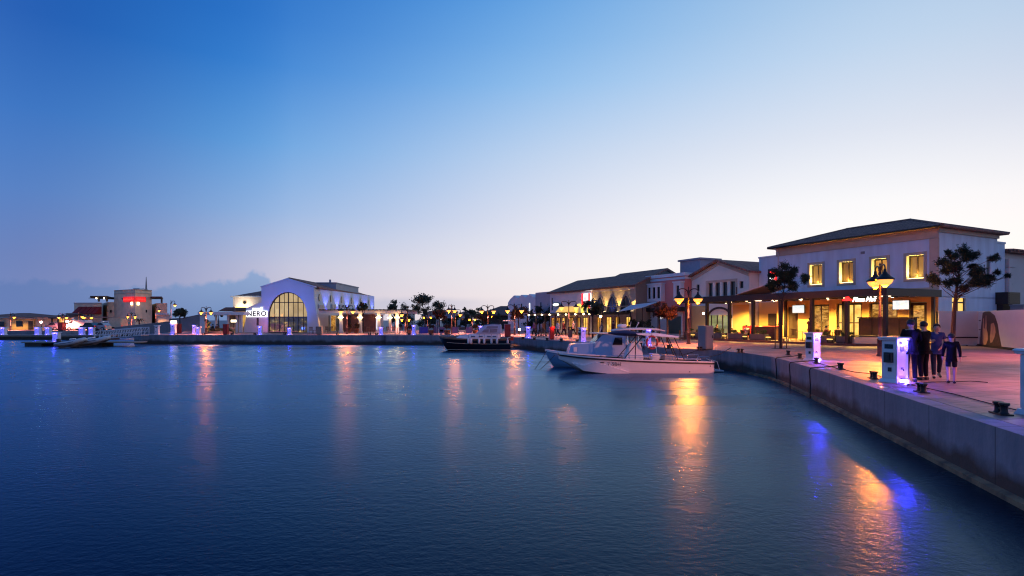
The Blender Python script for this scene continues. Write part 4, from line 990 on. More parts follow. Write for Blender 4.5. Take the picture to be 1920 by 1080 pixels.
for px in (247.5, 258.5):
    a, b = (on_left(px-1), on_left(px+1)) if px < 253 else (on_right(px-1), on_right(px+1)); face(a, b, V(572), V(567.5), .12, "wall_lamp", bulbw, mb_)
for px in (199, 275.5): m = MB(); yy = 1.5 if px < 210 else on_right(px)[1]-.15; xx = T(px) if px < 210 else on_right(px)[0]; m.box(xx-.11,xx+.11,yy-.2,yy+.0,V(586),V(581)); m.build("window", glassd, mb_)
for px in (230, 238): m = MB(); yy = on_left(px)[1]-.1; xx = on_left(px)[0]; m.box(xx-.1,xx+.1,yy,yy+.15,V(562),V(559)); m.build("window", glassd, mb_)
m = MB(); m.box(T(226),T(237),4,7,V(543.5),V(538.6)); pb = m.build("rooftop_unit", bluebox, mb_); m = MB(); m.box(T(237.3),T(240),4,5,V(543.5),V(539)); m.box(T(250),T(251.4),3,3.3,V(543.5),V(539)); m.build("rooftop_vent", white, mb_)
m = MB(); m.tube([(T(257),3,V(543.6)),(T(257),3,V(530)),(T(257),3,V(517))], [.2,.13,.05], 6); m.build("antenna_mast", greyc, mb_)
# left wing with red awnings
m = MB(); rbox(m, 139, 191, 0, 10, 0, V(568.6)); m.build("awning_wing", stone_m, mb_)
m = MB(); m.box(T(139),T(191),-.15,0,V(569.2),V(567.4)); m.build("parapet", offw, mb_)
for k in range(5):
    a = 146.5 + k*8.9; m = MB(); m.add([(T(a),-1.9,V(588)),(T(a+7.8),-1.9,V(588)),(T(a+8.6),-.02,V(575)),(T(a+1.2),-.02,V(575)),(T(a),-1.9,V(588.8)),(T(a+7.8),-1.9,V(588.8)),(T(a+8.6),-.02,V(588.8)),(T(a+1.2),-.02,V(588.8))], [(0,1,2,3),(0,4,5,1),(1,5,6,2),(3,2,6,7),(0,3,7,4),(4,7,6,5)]); m.build("awning", red_aw, mb_)
# low houses
d_ = 106.0
lh = thing("low_house", "long low ochre lit house with dark hip roof at the left edge", "house", (0, d_, GR))
m = MB(); rbox(m, -60, 135, 0, 10, 0, V(597.5)); m.build("wall", stone_m, lh)
m = MB(); m.box(T(25), T(66), -.35, -.002, 0, V(598.2)); m.build("projecting_wall", yellowr, lh)
m = MB(); m.box(T(22), T(139), -.7, -.02, V(597.6), V(595.4)); m.box(T(-60), T(22), -.3, -.02, V(597.6), V(596)); m.build("eaves_beam", offw, lh)
for a, b in ((-62,70),(62,139)):
    m = MB(); z0, z1 = V(595.4)+.01, V(586.3); x0, x1 = T(a), T(b); h_ = 5.5
    m.add([(x0,-1,z0),(x1,-1,z0),(x1,11,z0),(x0,11,z0),(x0+h_,5,z1),(x1-h_,5,z1)], [(0,1,5,4),(2,3,4,5),(0,4,3),(1,2,5),(3,2,1,0)]); m.build("roof", roof_t, lh)
for a, b, c, d in ((1,11,603,612),(34,46,602,612)): m = MB(); m.box(T(a),T(b),-.42,-.36,V(d),V(c)); m.build("window", glassd, lh)
m = MB(); m.box(T(56.5),T(64.5),-.42,-.36,0,V(602)); m.build("door", dkwood, lh)
for k, px in enumerate((30, 50, 100)): light('SPOT', (T(px), -1.6, V(599)), 300, (1,.55,.14), lh, .1, 130, .8, name="wall_lamp")
# ochre kiosk and orange flat-roofed block
kq = thing("lit_gatehouse", "small orange glowing gatehouse with flat roof left of the round tree", "building", (0, 104, GR)); d_ = 104.0
m = MB(); rbox(m, 296, 319, 0, 5, 0, V(590)); m.build("wall", offw, kq); m = MB(); rbox(m, 294.5, 320, -.6, 5.2, V(590)+.003, V(587.5)); m.build("roof", white, kq)
light('SPOT', (T(304), -1.6, V(590)), 700, (1,.42,.12), kq, .1, 140, .8, name="wall_lamp")
kq = thing("ticket_kiosk", "small open kiosk glowing orange behind the red phone box", "kiosk", (0, 102, GR)); d_ = 102.0
m = MB(); m.box(T(96),T(109),0,2.5,0,.9); m.box(T(96),T(97.5),0,.3,.9,V(597)); m.box(T(107.5),T(109),0,.3,.9,V(597)); m.build("frame", dkwood, kq); m = MB(); m.box(T(97.6),T(107.4),1.4,1.5,.9,V(597.2)); m.build("lit_back_wall", win_hot, kq); m = MB(); m.box(T(94),T(111),-.5,2.8,V(597)+.003,V(595.4)); m.build("roof", dkmetal, kq)
# ramp wall
d_ = 88.0
rw = thing("ramp_wall", "long grey wall of a rising ramp between tower and cafe", "wall", (0, d_, GR))
m = MB(); m.ext([(T(215),0),(T(215),V(614)),(T(300),V(605)),(T(317),V(602.8)),(T(317),V(598)),(T(342),V(596.5)),(T(373),V(590.3)),(T(376),V(590)),(T(376),0)], 0, .5); m.build("wall", greyc, rw)
m = MB(); m.ext([(T(215),V(614)+.003),(T(300),V(605)+.003),(T(316.9),V(602.8)+.003),(T(316.9),V(602.2)),(T(300),V(604.4)),(T(215),V(613.4))], -.08, .58); m.ext([(T(317),V(598)+.003),(T(342),V(596.5)+.003),(T(373),V(590.3)+.003),(T(373),V(589.7)),(T(342),V(595.9)),(T(317),V(597.4))], -.08, .58); m.build("coping", offw, rw)
# distant roof with a pyramid tent shape and dim houses in the middle
pv_ = thing("hip_roofed_pavilion", "far pavilion with a broad brown hip roof among dark trees", "pavilion", (fx(945,120), 120, GR))
m = MB(); m.add([(-5.6,-4,2.9),(5.6,-4,2.9),(5.6,4,2.9),(-5.6,4,2.9),(-.7,0,4.75),(.7,0,4.75),(-5.6,-4,2.7),(5.6,-4,2.7),(5.6,4,2.7),(-5.6,4,2.7)], [(0,1,5,4),(2,3,4,5),(0,4,3),(1,2,5),(0,6,7,1),(1,7,8,2),(2,8,9,3),(3,9,6,0),(6,9,8,7)]); m.build("roof", mat("brown_roof",(.16,.09,.07),.8), pv_)
m = MB(); m.box(-4.6,4.6,-3.2,3.2,0,2.7); m.build("wall", dkwood, pv_)
for px, pw, h_, lb, mm in ((758,20,3.4,"dim teal shopfront seen between the pergola columns",bluebox),(805,26,3.0,"dim violet shop block behind the small trees",lilac),(842,22,3.6,"dim teal two storey house behind the twin lamp",bluebox),(870,24,2.9,"dim dark house left of the hip roofed pavilion",offw)):
    d_ = 128.0; hb = thing("distant_house", lb, "house", (fx(px,d_), d_, GR))
    m = MB(); hw = pw*d_/FPX/2; m.box(-hw,hw,0,7,0,h_); m.build("wall", mm, hb); m = MB(); m.add([(-hw-.4,-.4,h_+.003),(hw+.4,-.4,h_+.003),(hw+.4,7.4,h_+.003),(-hw-.4,7.4,h_+.003),(-hw*.3,3.5,h_+.9),(hw*.3,3.5,h_+.9)], [(0,1,5,4),(2,3,4,5),(0,4,3),(1,2,5),(3,2,1,0)]); m.build("roof", roof_t, hb)
    for s_ in (-.55,-.1,.4): m = MB(); m.box(hw*s_,hw*s_+.7,-.04,-.003,.9,2.2); m.build("window", glassd, hb)
# ------------------------------------------------------------------ street lamps
def make_lamp(name, label, loc, rz, hg, arms=2, glow=lampg, spot=900, reach=.72, detail=True, group="twin street lamps on the promenade", dim=False, aim=None):
    """hg = height of the lantern bowls above the paving"""
    t = thing(name, label, "street lamp", loc, rz, group)
    top = hg + .30
    near = glow is lampg
    m = MB(); m.lathe([(.16,0),(.16,.06),(.12,.12),(.12,.75),(.14,.78),(.14,.84),(.085,.9),(.07,1.9),(.095,1.93),(.095,1.98),(.062,2.02),(.05,hg+.05),(.08,hg+.1),(.08,hg+.18),(.045,hg+.24),(.03,top+.25),(.05,top+.3),(.001,top+.42)], (0,0,0), 12)
    m.build("pole", mat("lamp_post_bronze",(.055,.028,.025),.5,.2), t, smooth=True)
    for sgn in ((1,-1) if arms == 2 else (1,)):
        m = MB(); pts = []
        for i in range(15):
            u = i/14; a = math.pi*1.12*u
            pts.append((sgn*(.05 + reach*.52*(1-math.cos(a))), 0, hg+.20 + .27*math.sin(a) + .16*u))
        ex, ez = pts[-1][0], pts[-1][2]
        m.tube(pts, [.045]*5 + [.038]*6 + [.032]*4, 8)
        sp = [(sgn*(.1+.14*math.cos(a)*(1-a/9)), 0, hg+.30+.14*math.sin(a)*(1-a/9)) for a in [k*.5 for k in range(11)]]
        m.tube(sp, .018, 6); m.build("arm", mat("lamp_post_bronze",None), t, smooth=True)
        q_ = 1.2 if near else (1.0 if reach > .65 else .85)
        L = MB(); L.lathe([(a_*q_, b_*q_) for a_, b_ in ((.001,.42),(.05,.41),(.06,.30),(.10,.22),(.22,.10),(.33,.02),(.345,-.03),(.30,-.03),(.28,.0))], (ex,0,ez-.36*q_), 18)
        ln = L.build("hood", blackm, t, smooth=True)
        B = MB(); B.lathe([(a_*q_, b_*q_) for a_, b_ in ((.285,-.032),(.275,-.10),(.21,-.20),(.11,-.26),(.001,-.275))], (ex,0,ez-.36*q_), 18); B.build("bowl", glow, ln, smooth=True)
        if spot:
            if aim and sgn == 1:      # extra spot, added for the water reflections and the pink boat hull
                lw = Vector((loc[0], loc[1], loc[2]+hg)); dv = Matrix.Rotation(-rz, 3, 'Z') @ (Vector((aim[0], aim[1], 0)) - lw)
                e_ = dv.to_track_quat('-Z', 'Y').to_euler()
                light('SPOT', (0,0,ez-.36*q_-.40*q_) if abs(math.sin(rz)) < .5 else (ex,0,ez-.76*q_), aim[2], (1,.28,.2) if dim else (1,.17,.02), t, .16, 26 if dim else 44, .6, rot=e_, name="added_aimed_spot_light")
            B = MB(); B.ball((ex,0,ez-.36*q_-.26*q_), .085*q_, 10, 6); B.build("bulb", bulbn if near and not dim else bulbf, ln, smooth=True)
        if spot: light('SPOT', (ex,0,ez-.36*q_-.40*q_), spot, (1,.19,.24) if dim else (1,.30,.20), t, .12, 150, .4, name="lamp_light")
    return t
PXL = lambda px, d: (fx(px, d), d, pz)
make_lamp("street_lamp", "nearest tall twin street lamp seen end on, beside the white pedestal and pine", PXL(1650,28.2), R(72), 3.95, spot=200, aim=(6.9,10.6,2400))
make_lamp("street_lamp", "twin street lamp with widespread arms standing left of the grey cabinet", PXL(1291,42.6), R(12), 3.60, spot=600, aim=(4.6,18,2400))
make_lamp("street_lamp", "twin street lamp above the small bin in front of the lavender building", PXL(1066.5,66), R(6), 3.42, glow=lampg2, spot=900, reach=.8, aim=(3.0,34,1500))
make_lamp("street_lamp", "twin street lamp in front of the orange lit tree", PXL(965,69), R(3), 3.1, glow=lampg2, spot=1200, reach=.8, aim=(.2,38,900))
make_lamp("street_lamp", "twin street lamp just behind the cabin of the black boat", PXL(914.5,73), R(10), 3.1, glow=lampg2, spot=1000, aim=(-1.5,38,450))
make_lamp("street_lamp", "bright twin street lamp nearly end on above the bow of the black boat", PXL(847,74), R(66), 3.2, glow=lampg2, spot=1200, aim=(-4,38,700))
make_lamp("street_lamp", "twin street lamp before the cafe pergola and lettering", PXL(650.5,71.5), R(-4), 3.05, glow=lampg2, spot=1200, aim=(-11,38,700))
make_lamp("street_lamp", "twin street lamp at the left end of the pink lit terrace", PXL(386.5,71.5), R(2), 2.85, glow=lampg2, spot=1200, aim=(-21,40,800), reach=.55)
make_lamp("street_lamp", "single armed street lamp beside the dark leaning street tree right of the pergola", PXL(764,78), R(180), 2.7, arms=1, glow=lampg2, spot=1000, group="smaller lamps")
make_lamp("street_lamp", "single armed thin lamp right of the bright end on lamp", PXL(853,82), R(0), 2.75, arms=1, glow=lampg2, spot=1000, group="smaller lamps")
make_lamp("street_lamp", "lower twin lamp right of the potted bushes and left of the black boat cabin", PXL(885.5,100), R(20), 2.05, glow=lampg2, spot=600, reach=.45, group="smaller lamps")
make_lamp("street_lamp", "low twin lamp under the tall dark tree", PXL(801.5,96), R(0), 2.4, glow=lampg2, spot=600, reach=.5, group="smaller lamps")
make_lamp("street_lamp", "low twin lamp at the far end of the cafe pergola", PXL(760,88), R(0), 2.0, glow=lampg2, spot=600, reach=.5, group="smaller lamps")
make_lamp("street_lamp", "short lamp with two globes before the flame coloured tree right of the boat", PXL(915,88), R(30), 2.5, glow=lampg2, spot=600, reach=.5, group="smaller lamps")
make_lamp("street_lamp", "tall single lamp standing over the round tree", PXL(320.5,88), R(0), 4.2, arms=1, glow=lampg2, spot=900, reach=.55, group="smaller lamps")
for px, gy, d, ar, lb in ((117.5,594,98,2,"twin street lamp over the red phone box"),(165,594,108,2,"twin street lamp below the red awnings"),(246.5,592.5,104,2,"twin street lamp below the red neon tower sign"),(19.5,593.5,100,1,"single lamp before the low house at the left edge"),(147,592.5,100,1,"single lamp on a dark pole between the twin lamps at left"),(292,581,112,1,"single lamp beside the right wing of the tower")):
    make_lamp("street_lamp", lb, PXL(px,d), R(0) if px != 147 else R(0), fz(gy,d)-GR, arms=ar, glow=lampg2, spot=2600, reach=.62, group="lamps at the far left")
for px, gy, d, lb in ((78,604,99,"dazzling white flood lamp on a stub pole before the low house"),(127,602.5,96,"dazzling white flood lamp right of the red phone box")):
    fl_ = thing("flood_lamp", lb, "flood lamp", PXL(px,d), 0, "white flood lamps at far left")
    h_ = fz(gy,d)-GR; m = MB(); m.tube([(0,0,0),(0,0,h_)], .05, 6); m.box(-.2,.2,-.05,.12,h_-.15,h_+.15); m.build("pole", dkmetal, fl_); m = MB(); m.ball((0,-.12,h_),.17,10,6); m.build("lens", bulbs, fl_)
make_lamp("street_lamp", "unlit dark twin lamp just behind the pink lit terrace", PXL(410,95), R(0), 2.55, glow=glassd, spot=0, reach=.45, group="smaller lamps")
for px, gy, d, lb in ((974,620,70,"dazzling low lamp beside the red hydrant cabinet and umbrella"),):
    fl_ = thing("flood_lamp", lb, "flood lamp", PXL(px,d)); h_ = fz(618,d)-GR
    m = MB(); m.tube([(0,0,0),(0,0,h_)], .05, 6); m.build("pole", dkmetal, fl_); m = MB(); m.ball((0,-.05,h_),.12,10,6); m.build("lens", bulbs, fl_)

for lb, x_, y_ in (("added unseen twin street lamp continuing the row just beyond the right edge, by the hoarding", 26.6, 25.8),("added unseen twin street lamp continuing the row beyond the right edge, nearest the camera", 17.5, 12.6)):
    make_lamp("street_lamp", lb, (x_, y_, pz), R(72), 3.95, spot=2800 if y_ < 20 else 1300, dim=True, aim=(8.2, 31.6, 11000) if y_ < 20 else None)  # unseen lamps added to the row for pink light on paving and hull

# ------------------------------------------------------------------ power pedestals
def make_pedestal(label, px, d, h=1.30, w=.46, dp=.40, rz=0, powr=26, lit=True, z=None, led=None):
    led = led or (ledn if d < 30 else ledb)
    t = thing("power_pedestal", label, "power pedestal", (fx(px,d), d, pz if z is None else z), rz, "power pedestals along the quays")
    body = whitemet
    m = MB(); m.box(-w/2,w/2,-dp/2,dp/2,.10,h-.10); m.build("body", body, t, bevel=.015)
    m = MB(); m.taper(-w/2-.07,w/2+.07,-dp/2-.07,dp/2+.07,0,.10,.84); m.build("base", body, t)
    m = MB(); m.taper(-w/2-.05,w/2+.05,-dp/2-.05,dp/2+.05,h-.10,h-.04,1.06); m.taper(-w/2-.09,w/2+.09,-dp/2-.09,dp/2+.09,h-.037,h,.9); m.build("cap", body, t)
    m = MB(); m.box(-w/2-.003,-w/2+.04,-dp/2-.022,-dp/2-.002,.12,h-.12); m.box(w/2-.04,w/2+.003,-dp/2-.022,-dp/2-.002,.12,h-.12); m.build("corner_trim", body, t)
    m = MB(); m.box(-w/2-.10,-w/2-.002,-.13,.09,h*.44,h*.66); m.box(-w/2-.13,-w/2-.102,-.08,.04,h*.5,h*.62); m.build("socket_box", blackp, t)
    m = MB(); m.tube([(-.05,-dp/2-.005,h*.30),(-.05,-dp/2-.07,h*.30),(-.05,-dp/2-.08,h*.26)], .016, 6); m.box(-.08,-.02,-dp/2-.06,-dp/2-.03,h*.315,h*.335); m.build("water_tap", blackp, t)
    m = MB(); m.box(-.09,.09,-dp/2-.012,-dp/2-.003,h*.70,h*.80); m.build("rating_label", cloth_g, t)
    m = MB(); m.box(-w/2-.012,-w/2-.003,-.12,.12,h*.74,h*.84); m.build("meter_window", glassd, t)
    m = MB(); m.box(-w/2-.02,-w/2-.003,-.08,.02,h*.24,h*.33); m.build("lower_socket", blackp, t)
    if lit:
        r_ = .05 if d < 30 else .03
        m = MB(); m.box(-.08,.08,-dp/2-.05,-dp/2-.024,h-.20,h-.13); m.box(-.09,.09,-dp/2-.075,-dp/2-.024,.105,.13); m.build("lamp_light_shield", blackp, t)  # plates added behind the LEDs to keep their light off the face
        m = MB(); m.ball((0,-dp/2-.052-r_,h-.165), r_, 10, 6); m.build("top_light", led, t)
        m = MB(); m.box(-w/2+.02,w/2-.02,-dp/2-.045,-dp/2-.025,h-.122,h-.108); m.build("light_bar", ledbar if d < 30 else ledb, t)
        m = MB(); m.ball((0,-dp/2-.12,.05), r_*.9, 10, 6); m.build("foot_light", led, t)
        light('POINT', (0,-dp/2-.24,h-.12), powr, (.10,.08,1), t, .04, name="blue_lamp")
        light('POINT', (.05,-dp/2-.26,.14), powr*.6, (.10,.08,1), t, .04, name="blue_lamp")
    return t
make_pedestal("large white power pedestal with blue lights beside the three people", 1677, 16.5, 1.31, .50, .42, R(24), 1.6)
make_pedestal("white power pedestal with blue lights between the pine trunk and lamp post", 1523.5, 25.3, 1.25, .42, .40, R(24), 1.6)
make_pedestal("white power pedestal cut by the right edge of the view", 1951, 10.8, 1.25, .50, .42, R(24), 1.6)
make_pedestal("white blue lit pedestal just left of the blue cabin boat", 1091.5, 46.9, 1.18, .42, .42, R(22), 9)
make_pedestal("white blue lit pedestal seen through the life ring of the fishing boat", 1212.5, 40.3, 1.2, .42, .42, R(22), 9)
make_pedestal("white blue lit pedestal right of the black boat and red cabinet", 989.5, 57.0, 1.15, .42, .42, R(10), 9)
for px, h, lb in ((901,1.1,"small blue lit pedestal seen over the black boat's foredeck"),(776,1.2,"blue lit pedestal standing left of the violet screen"),(715,.95,"blue lit pedestal in front of the cafe pergola columns"),(543.5,.85,"blue lit pedestal before the arched cafe window"),(488.5,1.05,"blue lit pedestal before the slit window under the cafe sign"),(372.5,.95,"blue lit pedestal nearer the water left of the terrace lamp"),(365,1.15,"pink lit pedestal near the grey ramp wall"),(325.5,1.4,"pedestal crowned by a glowing lamp beside the red cabinet"),(295,1.15,"plain unlit white pedestal at the head of the gangway")):
    d = {901:68.6,776:68.9,715:69.4,543.5:69.6,488.5:69.9,372.5:69.8,365:75,325.5:70,295:70.4}[px]
    p_ = make_pedestal(lb, px, d, h, .38 if px != 325.5 else .5, .42, R(0), 10, lit=px != 295)
    if px == 325.5:
        m = MB(); m.lathe([(.3,0),(.34,.02),(.34,.24),(.28,.28)], (0,0,h+.02), 14); m.build("lamp_drum", mat("lamp_drum_glass",(.8,.7,.7),.4,emit=(1,.62,.45),estr=9), p_)

# ------------------------------------------------------------------ cabinets and bins on the quay
def cabinet(name, label, px, d, w, h, dp, m_, rz=0, capm=None, cat="cabinet", group=None, lampred=False):
    t = thing(name, label, cat, PXL(px,d), rz, group)
    m = MB(); m.box(-w/2,w/2,-dp/2,dp/2,.06,h); m.build("body", m_, t, bevel=.012)
    m = MB(); m.box(-w/2+.03,w/2-.03,-dp/2+.03,dp/2-.03,0,.06); m.build("plinth", blackm, t)
    m = MB(); m.box(-w/2-.03,w/2+.03,-dp/2-.03,dp/2+.03,h+.003,h+.05); m.build("cap", capm or m_, t)
    m = MB(); m.box(-w/2+.06,w/2-.06,-dp/2-.02,-dp/2-.002,.12,h-.08); dr_ = m.build("door", m_, t); m = MB(); m.box(w/2-.14,w/2-.10,-dp/2-.05,-dp/2-.022,h*.5,h*.62); m.build("handle", blackm, dr_)
    return t
cabinet("service_cabinet", "tall grey concrete coloured service cabinet at the quay edge right of the boats", 1323, 34.6, .66, 1.40, .62, greyc, R(28), mat("cabinet_cap",(.42,.40,.38),.7))
cabinet("service_cabinet", "grey green service box in front of the cafe corner", 599, 69.8, .62, .95, .6, mat("green_grey_box",(.16,.19,.18),.6), R(8))
cabinet("hose_cabinet", "tall red fire hose cabinet right of the black boat's stern", 951.5, 60.4, .62, 1.32, .5, redm, R(6), mat("pink_cap",(.5,.3,.3),.6), group="red cabinets")
t_ = cabinet("hose_cabinet", "red fire hose cabinet with a red light left of the small bin", 1034, 52.6, .42, 1.12, .40, redm, R(12), group="red cabinets")
m = MB(); m.ball((.1,-.05,1.2),.05,8,6); m.build("red_lamp", neonr, t_); light('POINT', (.12,-.3,1.15), 22, (1,.03,.02), t_, .05, name="red_lamp_light")
cabinet("hose_cabinet", "dark red fire hose cabinet before the terrace left of the cafe sign", 423.5, 69.6, .52, 1.25, .45, redm, R(0), group="red cabinets")
cabinet("hose_cabinet", "red cabinet by the glowing pedestal under the round tree", 333.5, 76, .75, 1.25, .5, redm, R(0), group="red cabinets")
pb_ = cabinet("phone_box", "bright red phone box at far left below the twin lamp", 116, 97, .8, 1.35, .8, redm, R(0), cat="phone box")
bn = thing("litter_bin", "small rust coloured litter bin at the foot of a twin lamp", "litter bin", PXL(1069,59.5))
m = MB(); m.box(-.21,.21,-.21,.21,.0,.72); m.build("body", mat("rust_bin",(.24,.11,.09),.6), bn, bevel=.02); m = MB(); [m.box(a,a+.05,b,b+.05,.72,.98) for a in (-.2,.15) for b in (-.2,.15)]; m.box(-.24,.24,-.24,.24,.98,1.06); m.build("lid", dkmetal, bn)

# ------------------------------------------------------------------ mooring bollards, ropes, small things on the quay edge
bl0 = None
def bollard(px, py, lb, rz=R(75), sc_=1.0, d=None):
    global bl0
    d = d or gd(py); loc = (fx(px,d), d, GR + .001)
    if bl0 is None:
        bl0 = thing("mooring_bollard", lb, "bollard", loc, rz, "black mooring bollards along the quay edge")
        m = MB(); m.box(-.21,.21,-.11,.11,0,.03); m.build("base_plate", blackm, bl0, bevel=.006)
        for s_ in (-1,1):
            m = MB(); m.lathe([(.085,.03),(.06,.06),(.055,.15),(.075,.19),(.09,.205),(.085,.235),(.001,.245)], (s_*.10,0,0), 12); m.box(s_*.10 if s_>0 else -.21, .21 if s_>0 else -.10, -.035,.035,.185,.225); m.build("post", blackm, bl0, smooth=True)
        m = MB(); m.tube([(-.1,0,.11),(.1,0,.11)], .03, 8); m.build("cross_bar", blackm, bl0)
        return bl0
    return dup(bl0, loc, rz, lb)
bollard(1877, 777, "nearest black bollard at the right edge of the quay")
bollard(1728, 736, "black bollard right of the large white pedestal")
bollard(1638, 710.5, "black bollard just left of the large white pedestal")
bollard(1576, 692.5, "black bollard with a rope hanging down the wall, right of the farther pedestal")
bollard(1531, 681.5, "black bollard with rope directly before the farther white pedestal")
bollard(1500, 672, "black bollard with rope left of the farther white pedestal")
bollard(1478, 666, "small black bollard at the inner bend of the quay")
bollard(1388, 662, "black bollard alone between the bend and the grey cabinet", R(10))
bollard(1312, 657.4, "black bollard at the foot of the grey cabinet tied to the fishing boat", R(20))
bollard(1254, 653.6, "black bollard seen behind the fishing boat's aft poles", R(50))
bollard(1201, 649.5, "black bollard seen left of the life ring", R(50))
for px, py, lb in ((1082.5,642,"black bollard left of the pedestal by the blue cabin boat"),(1052.5,640.3,"black bollard below the small rust bin"),(1026,638.6,"black bollard at the foot of the lit red cabinet"),(1002,637.6,"black bollard right of the blue lit pedestal near the black boat"),(980.5,636.2,"black bollard left of the same blue lit pedestal")):
    bollard(px, py, lb, R(55))
for px, lb in ((844,"far bollard behind the bow of the black boat"),(809,"far bollard below the orange potted bush"),(767,"far bollard left of the pedestal by the violet screen"),(706,"far bollard left of the pedestal before the pergola"),(693,"far bollard before the middle of the pergola"),(633,"far bollard below the first pergola column"),(534,"far bollard below the arched window"),(478,"far bollard left of the pedestal under the cafe sign"),(435,"far bollard right of the dark red cabinet"),(382,"far bollard below the terrace lamp"),(330,"far bollard below the glowing pedestal")):
    bollard(px, 0, lb, 0, d=(66.6 if px > 800 else 67.6 if px > 600 else 68.6) + .5)
def rope_down(name, label, px, py, off):
    d = gd(py); x, y = fx(px,d), d
    m = MB(); n = Vector((-.967,.256,0)); p0 = Vector((x,y,GR+.14))
    e = p0 + n*off; q1 = Vector((e.x,e.y,GR+.03)); q2 = Vector((e.x,e.y,.5)) + n*.02; q3 = Vector((e.x,e.y,-.1)) + n*.03
    m.tube([p0, (p0+q1)/2 + Vector((0,0,-.01)), q1, q1 + n*.05 + Vector((0,0,-.08)), q2, q3], .022, 6)
    tag(m.build(name, rope), label, "rope", "mooring ropes over the quay edge")
rope_down("mooring_rope", "dark rope from the bollard left of the farther pedestal down the quay wall", 1500, 672, 1.0)
rope_down("mooring_rope", "dark rope from the bollard before the farther pedestal down the quay wall", 1531, 681.5, .98)
rope_down("mooring_rope", "dark rope from the bollard right of the farther pedestal down the quay wall", 1576, 692.5, .98)
cb_ = MB(); pts = []
for px, py in ((1524,679),(1560,689),(1600,698.5),(1640,703),(1680,717.5),(1702,722),(1740,730),(1790,741),(1850,757),(1910,772),(1960,786)):
    d = gd(py); pts.append((fx(px,d), d, pz+.02))
cb_.tube(pts, .012, 6); tag(cb_.build("power_cable", rope), "thin dark cable snaking along the quay between the pedestals", "cable")
cb_ = MB(); pts = []
for px, py in ((1700,724),(1740,718),(1780,717),(1820,716),(1852,718.5)):
    d = gd(py); pts.append((fx(px,d), d, pz+.02))
cb_.tube(pts, .012, 6); tag(cb_.build("power_cable", rope), "short dark cable lying on the paving by the three people's feet", "cable")
for px, py, lb in ((1541,691.5,"small white plate on the coping below the farther pedestal"),(1590,707,"small white plate on the coping right of the third rope"),(1655,727,"small white plate on the coping under the large pedestal"),(1503,680,"small white plate on the coping near the bend")):
    d = gd(py); m = MB(); m.box(-.09,.09,-.16,.16,0,.012); m.box(-.07,.07,-.14,.14,.012,.018); o = m.build("berth_plate", whitemet, None, loc=(fx(px,d), d, GR+.001)); o.rotation_euler = (0,0,R(-15)); tag(o, lb, "plate", "berth plates")

# ------------------------------------------------------------------ hoarding with poster
hd = thing("poster_hoarding", "white construction hoarding with a large photo of a dark haired woman", "hoarding", (0,0,GR))
def hx(px, py): d = gd(py); return Vector((fx(px,d), d, 0))
P0, P1, P2_ = F(-.35, .7), hx(1834, 648.5), hx(1940, 661.5)
P0.z = 0
def panel_line(m, a, b, th, z0, z1): seg_box(m, (a.x,a.y), (b.x,b.y), th, z0, z1)
m = MB(); panel_line(m, P1, P2_, .06, .05, 2.4); m.build("panel", whitep, hd)
m = MB(); panel_line(m, P0, P1, .06, .05, 2.42); m.build("panel", offw, hd)
dr_ = (P2_-P1).normalized(); nrm_ = Vector((dr_.y,-dr_.x,0))
if nrm_.dot(-P1) < 0: nrm_ = -nrm_
m = MB(); d0 = (P1-P0).normalized(); n0 = Vector((d0.y,-d0.x,0)); n0 = n0 if n0.dot(-P0) > 0 else -n0
seg_box(m, tuple((P0+n0*.06)[:2]), tuple((P1+n0*.06)[:2]), .04, .55, .63); seg_box(m, tuple((P1+nrm_*.06)[:2]), tuple((P2_+nrm_*.06)[:2]), .05, .0, .14); m.build("rail", dkmetal, hd)
m = MB(); ln_ = (P1-P0).length
for k in range(5):
    c = P0 + (P1-P0)*(k/4) - n0*.1; m.box(c.x-.04,c.x+.04,c.y-.04,c.y+.04,0,2.4)
m.build("posts", dkmetal, hd)
# poster: flat printed shapes, u along the panel (0..~2.6 m), w up
def poster(name, pts, lift, mt, parent):
    m = MB(); f = [P1 + dr_*u + nrm_*(.033 + lift) + Vector((0,0,z)) for u, z in pts]; g = [p - nrm_*.002 for p in f]
    n = len(f); tri = tessellate_polygon([[Vector((u,z,0)) for u,z in pts]])
    m.add(f + g, [tuple(t) for t in tri] + [(i,(i+1)%n,n+(i+1)%n,n+i) for i in range(n)]); return m.build(name, mt, parent)
pl = dr_.length and (P2_-P1).length; U = lambda px: pl*((px-1834)/(1940-1834))
ph = mat("printed_dark_hair",(.085,.048,.040),.5,var=.5,scale=6); pskin = mat("printed_skin",(.50,.28,.22),.5,var=.3,scale=3); pback = mat("printed_shade",(.20,.11,.10),.5,var=.4,scale=3)
pr = poster("poster", [(U(1840),.05),(U(1841),1.0),(U(1846),2.28),(U(1852),2.37),(U(1862),2.36),(U(1872),2.1),(U(1878),1.55),(U(1881),.9),(U(1886),.05)], .004, ph, hd)
poster("face", [(U(1864),1.55),(U(1870),1.62),(U(1873),1.35),(U(1874),1.0),(U(1872),.72),(U(1867),.35),(U(1863),.3),(U(1862),.75),(U(1863.5),1.1)], .008, pskin, pr)
poster("hand", [(U(1845),.45),(U(1846),1.1),(U(1847.5),1.9),(U(1849),1.92),(U(1850),1.2),(U(1851.5),1.25),(U(1853),2.1),(U(1854.6),2.1),(U(1855),1.2),(U(1857),1.0),(U(1858),.5),(U(1853),.12),(U(1848),.1)], .008, pskin, pr)
poster("shoulder", [(U(1838.5),.06),(U(1839.5),.6),(U(1843),.85),(U(1845),.3),(U(1848),.06)], .006, pback, pr)
poster("lettering", [(U(1837),1.72),(U(1837),1.8),(U(1841.5),1.8),(U(1841.5),1.72)], .004, cloth_g, pr); poster("lettering", [(U(1837),1.1),(U(1837),1.16),(U(1841.5),1.16),(U(1841.5),1.1)], .004, cloth_g, pr)
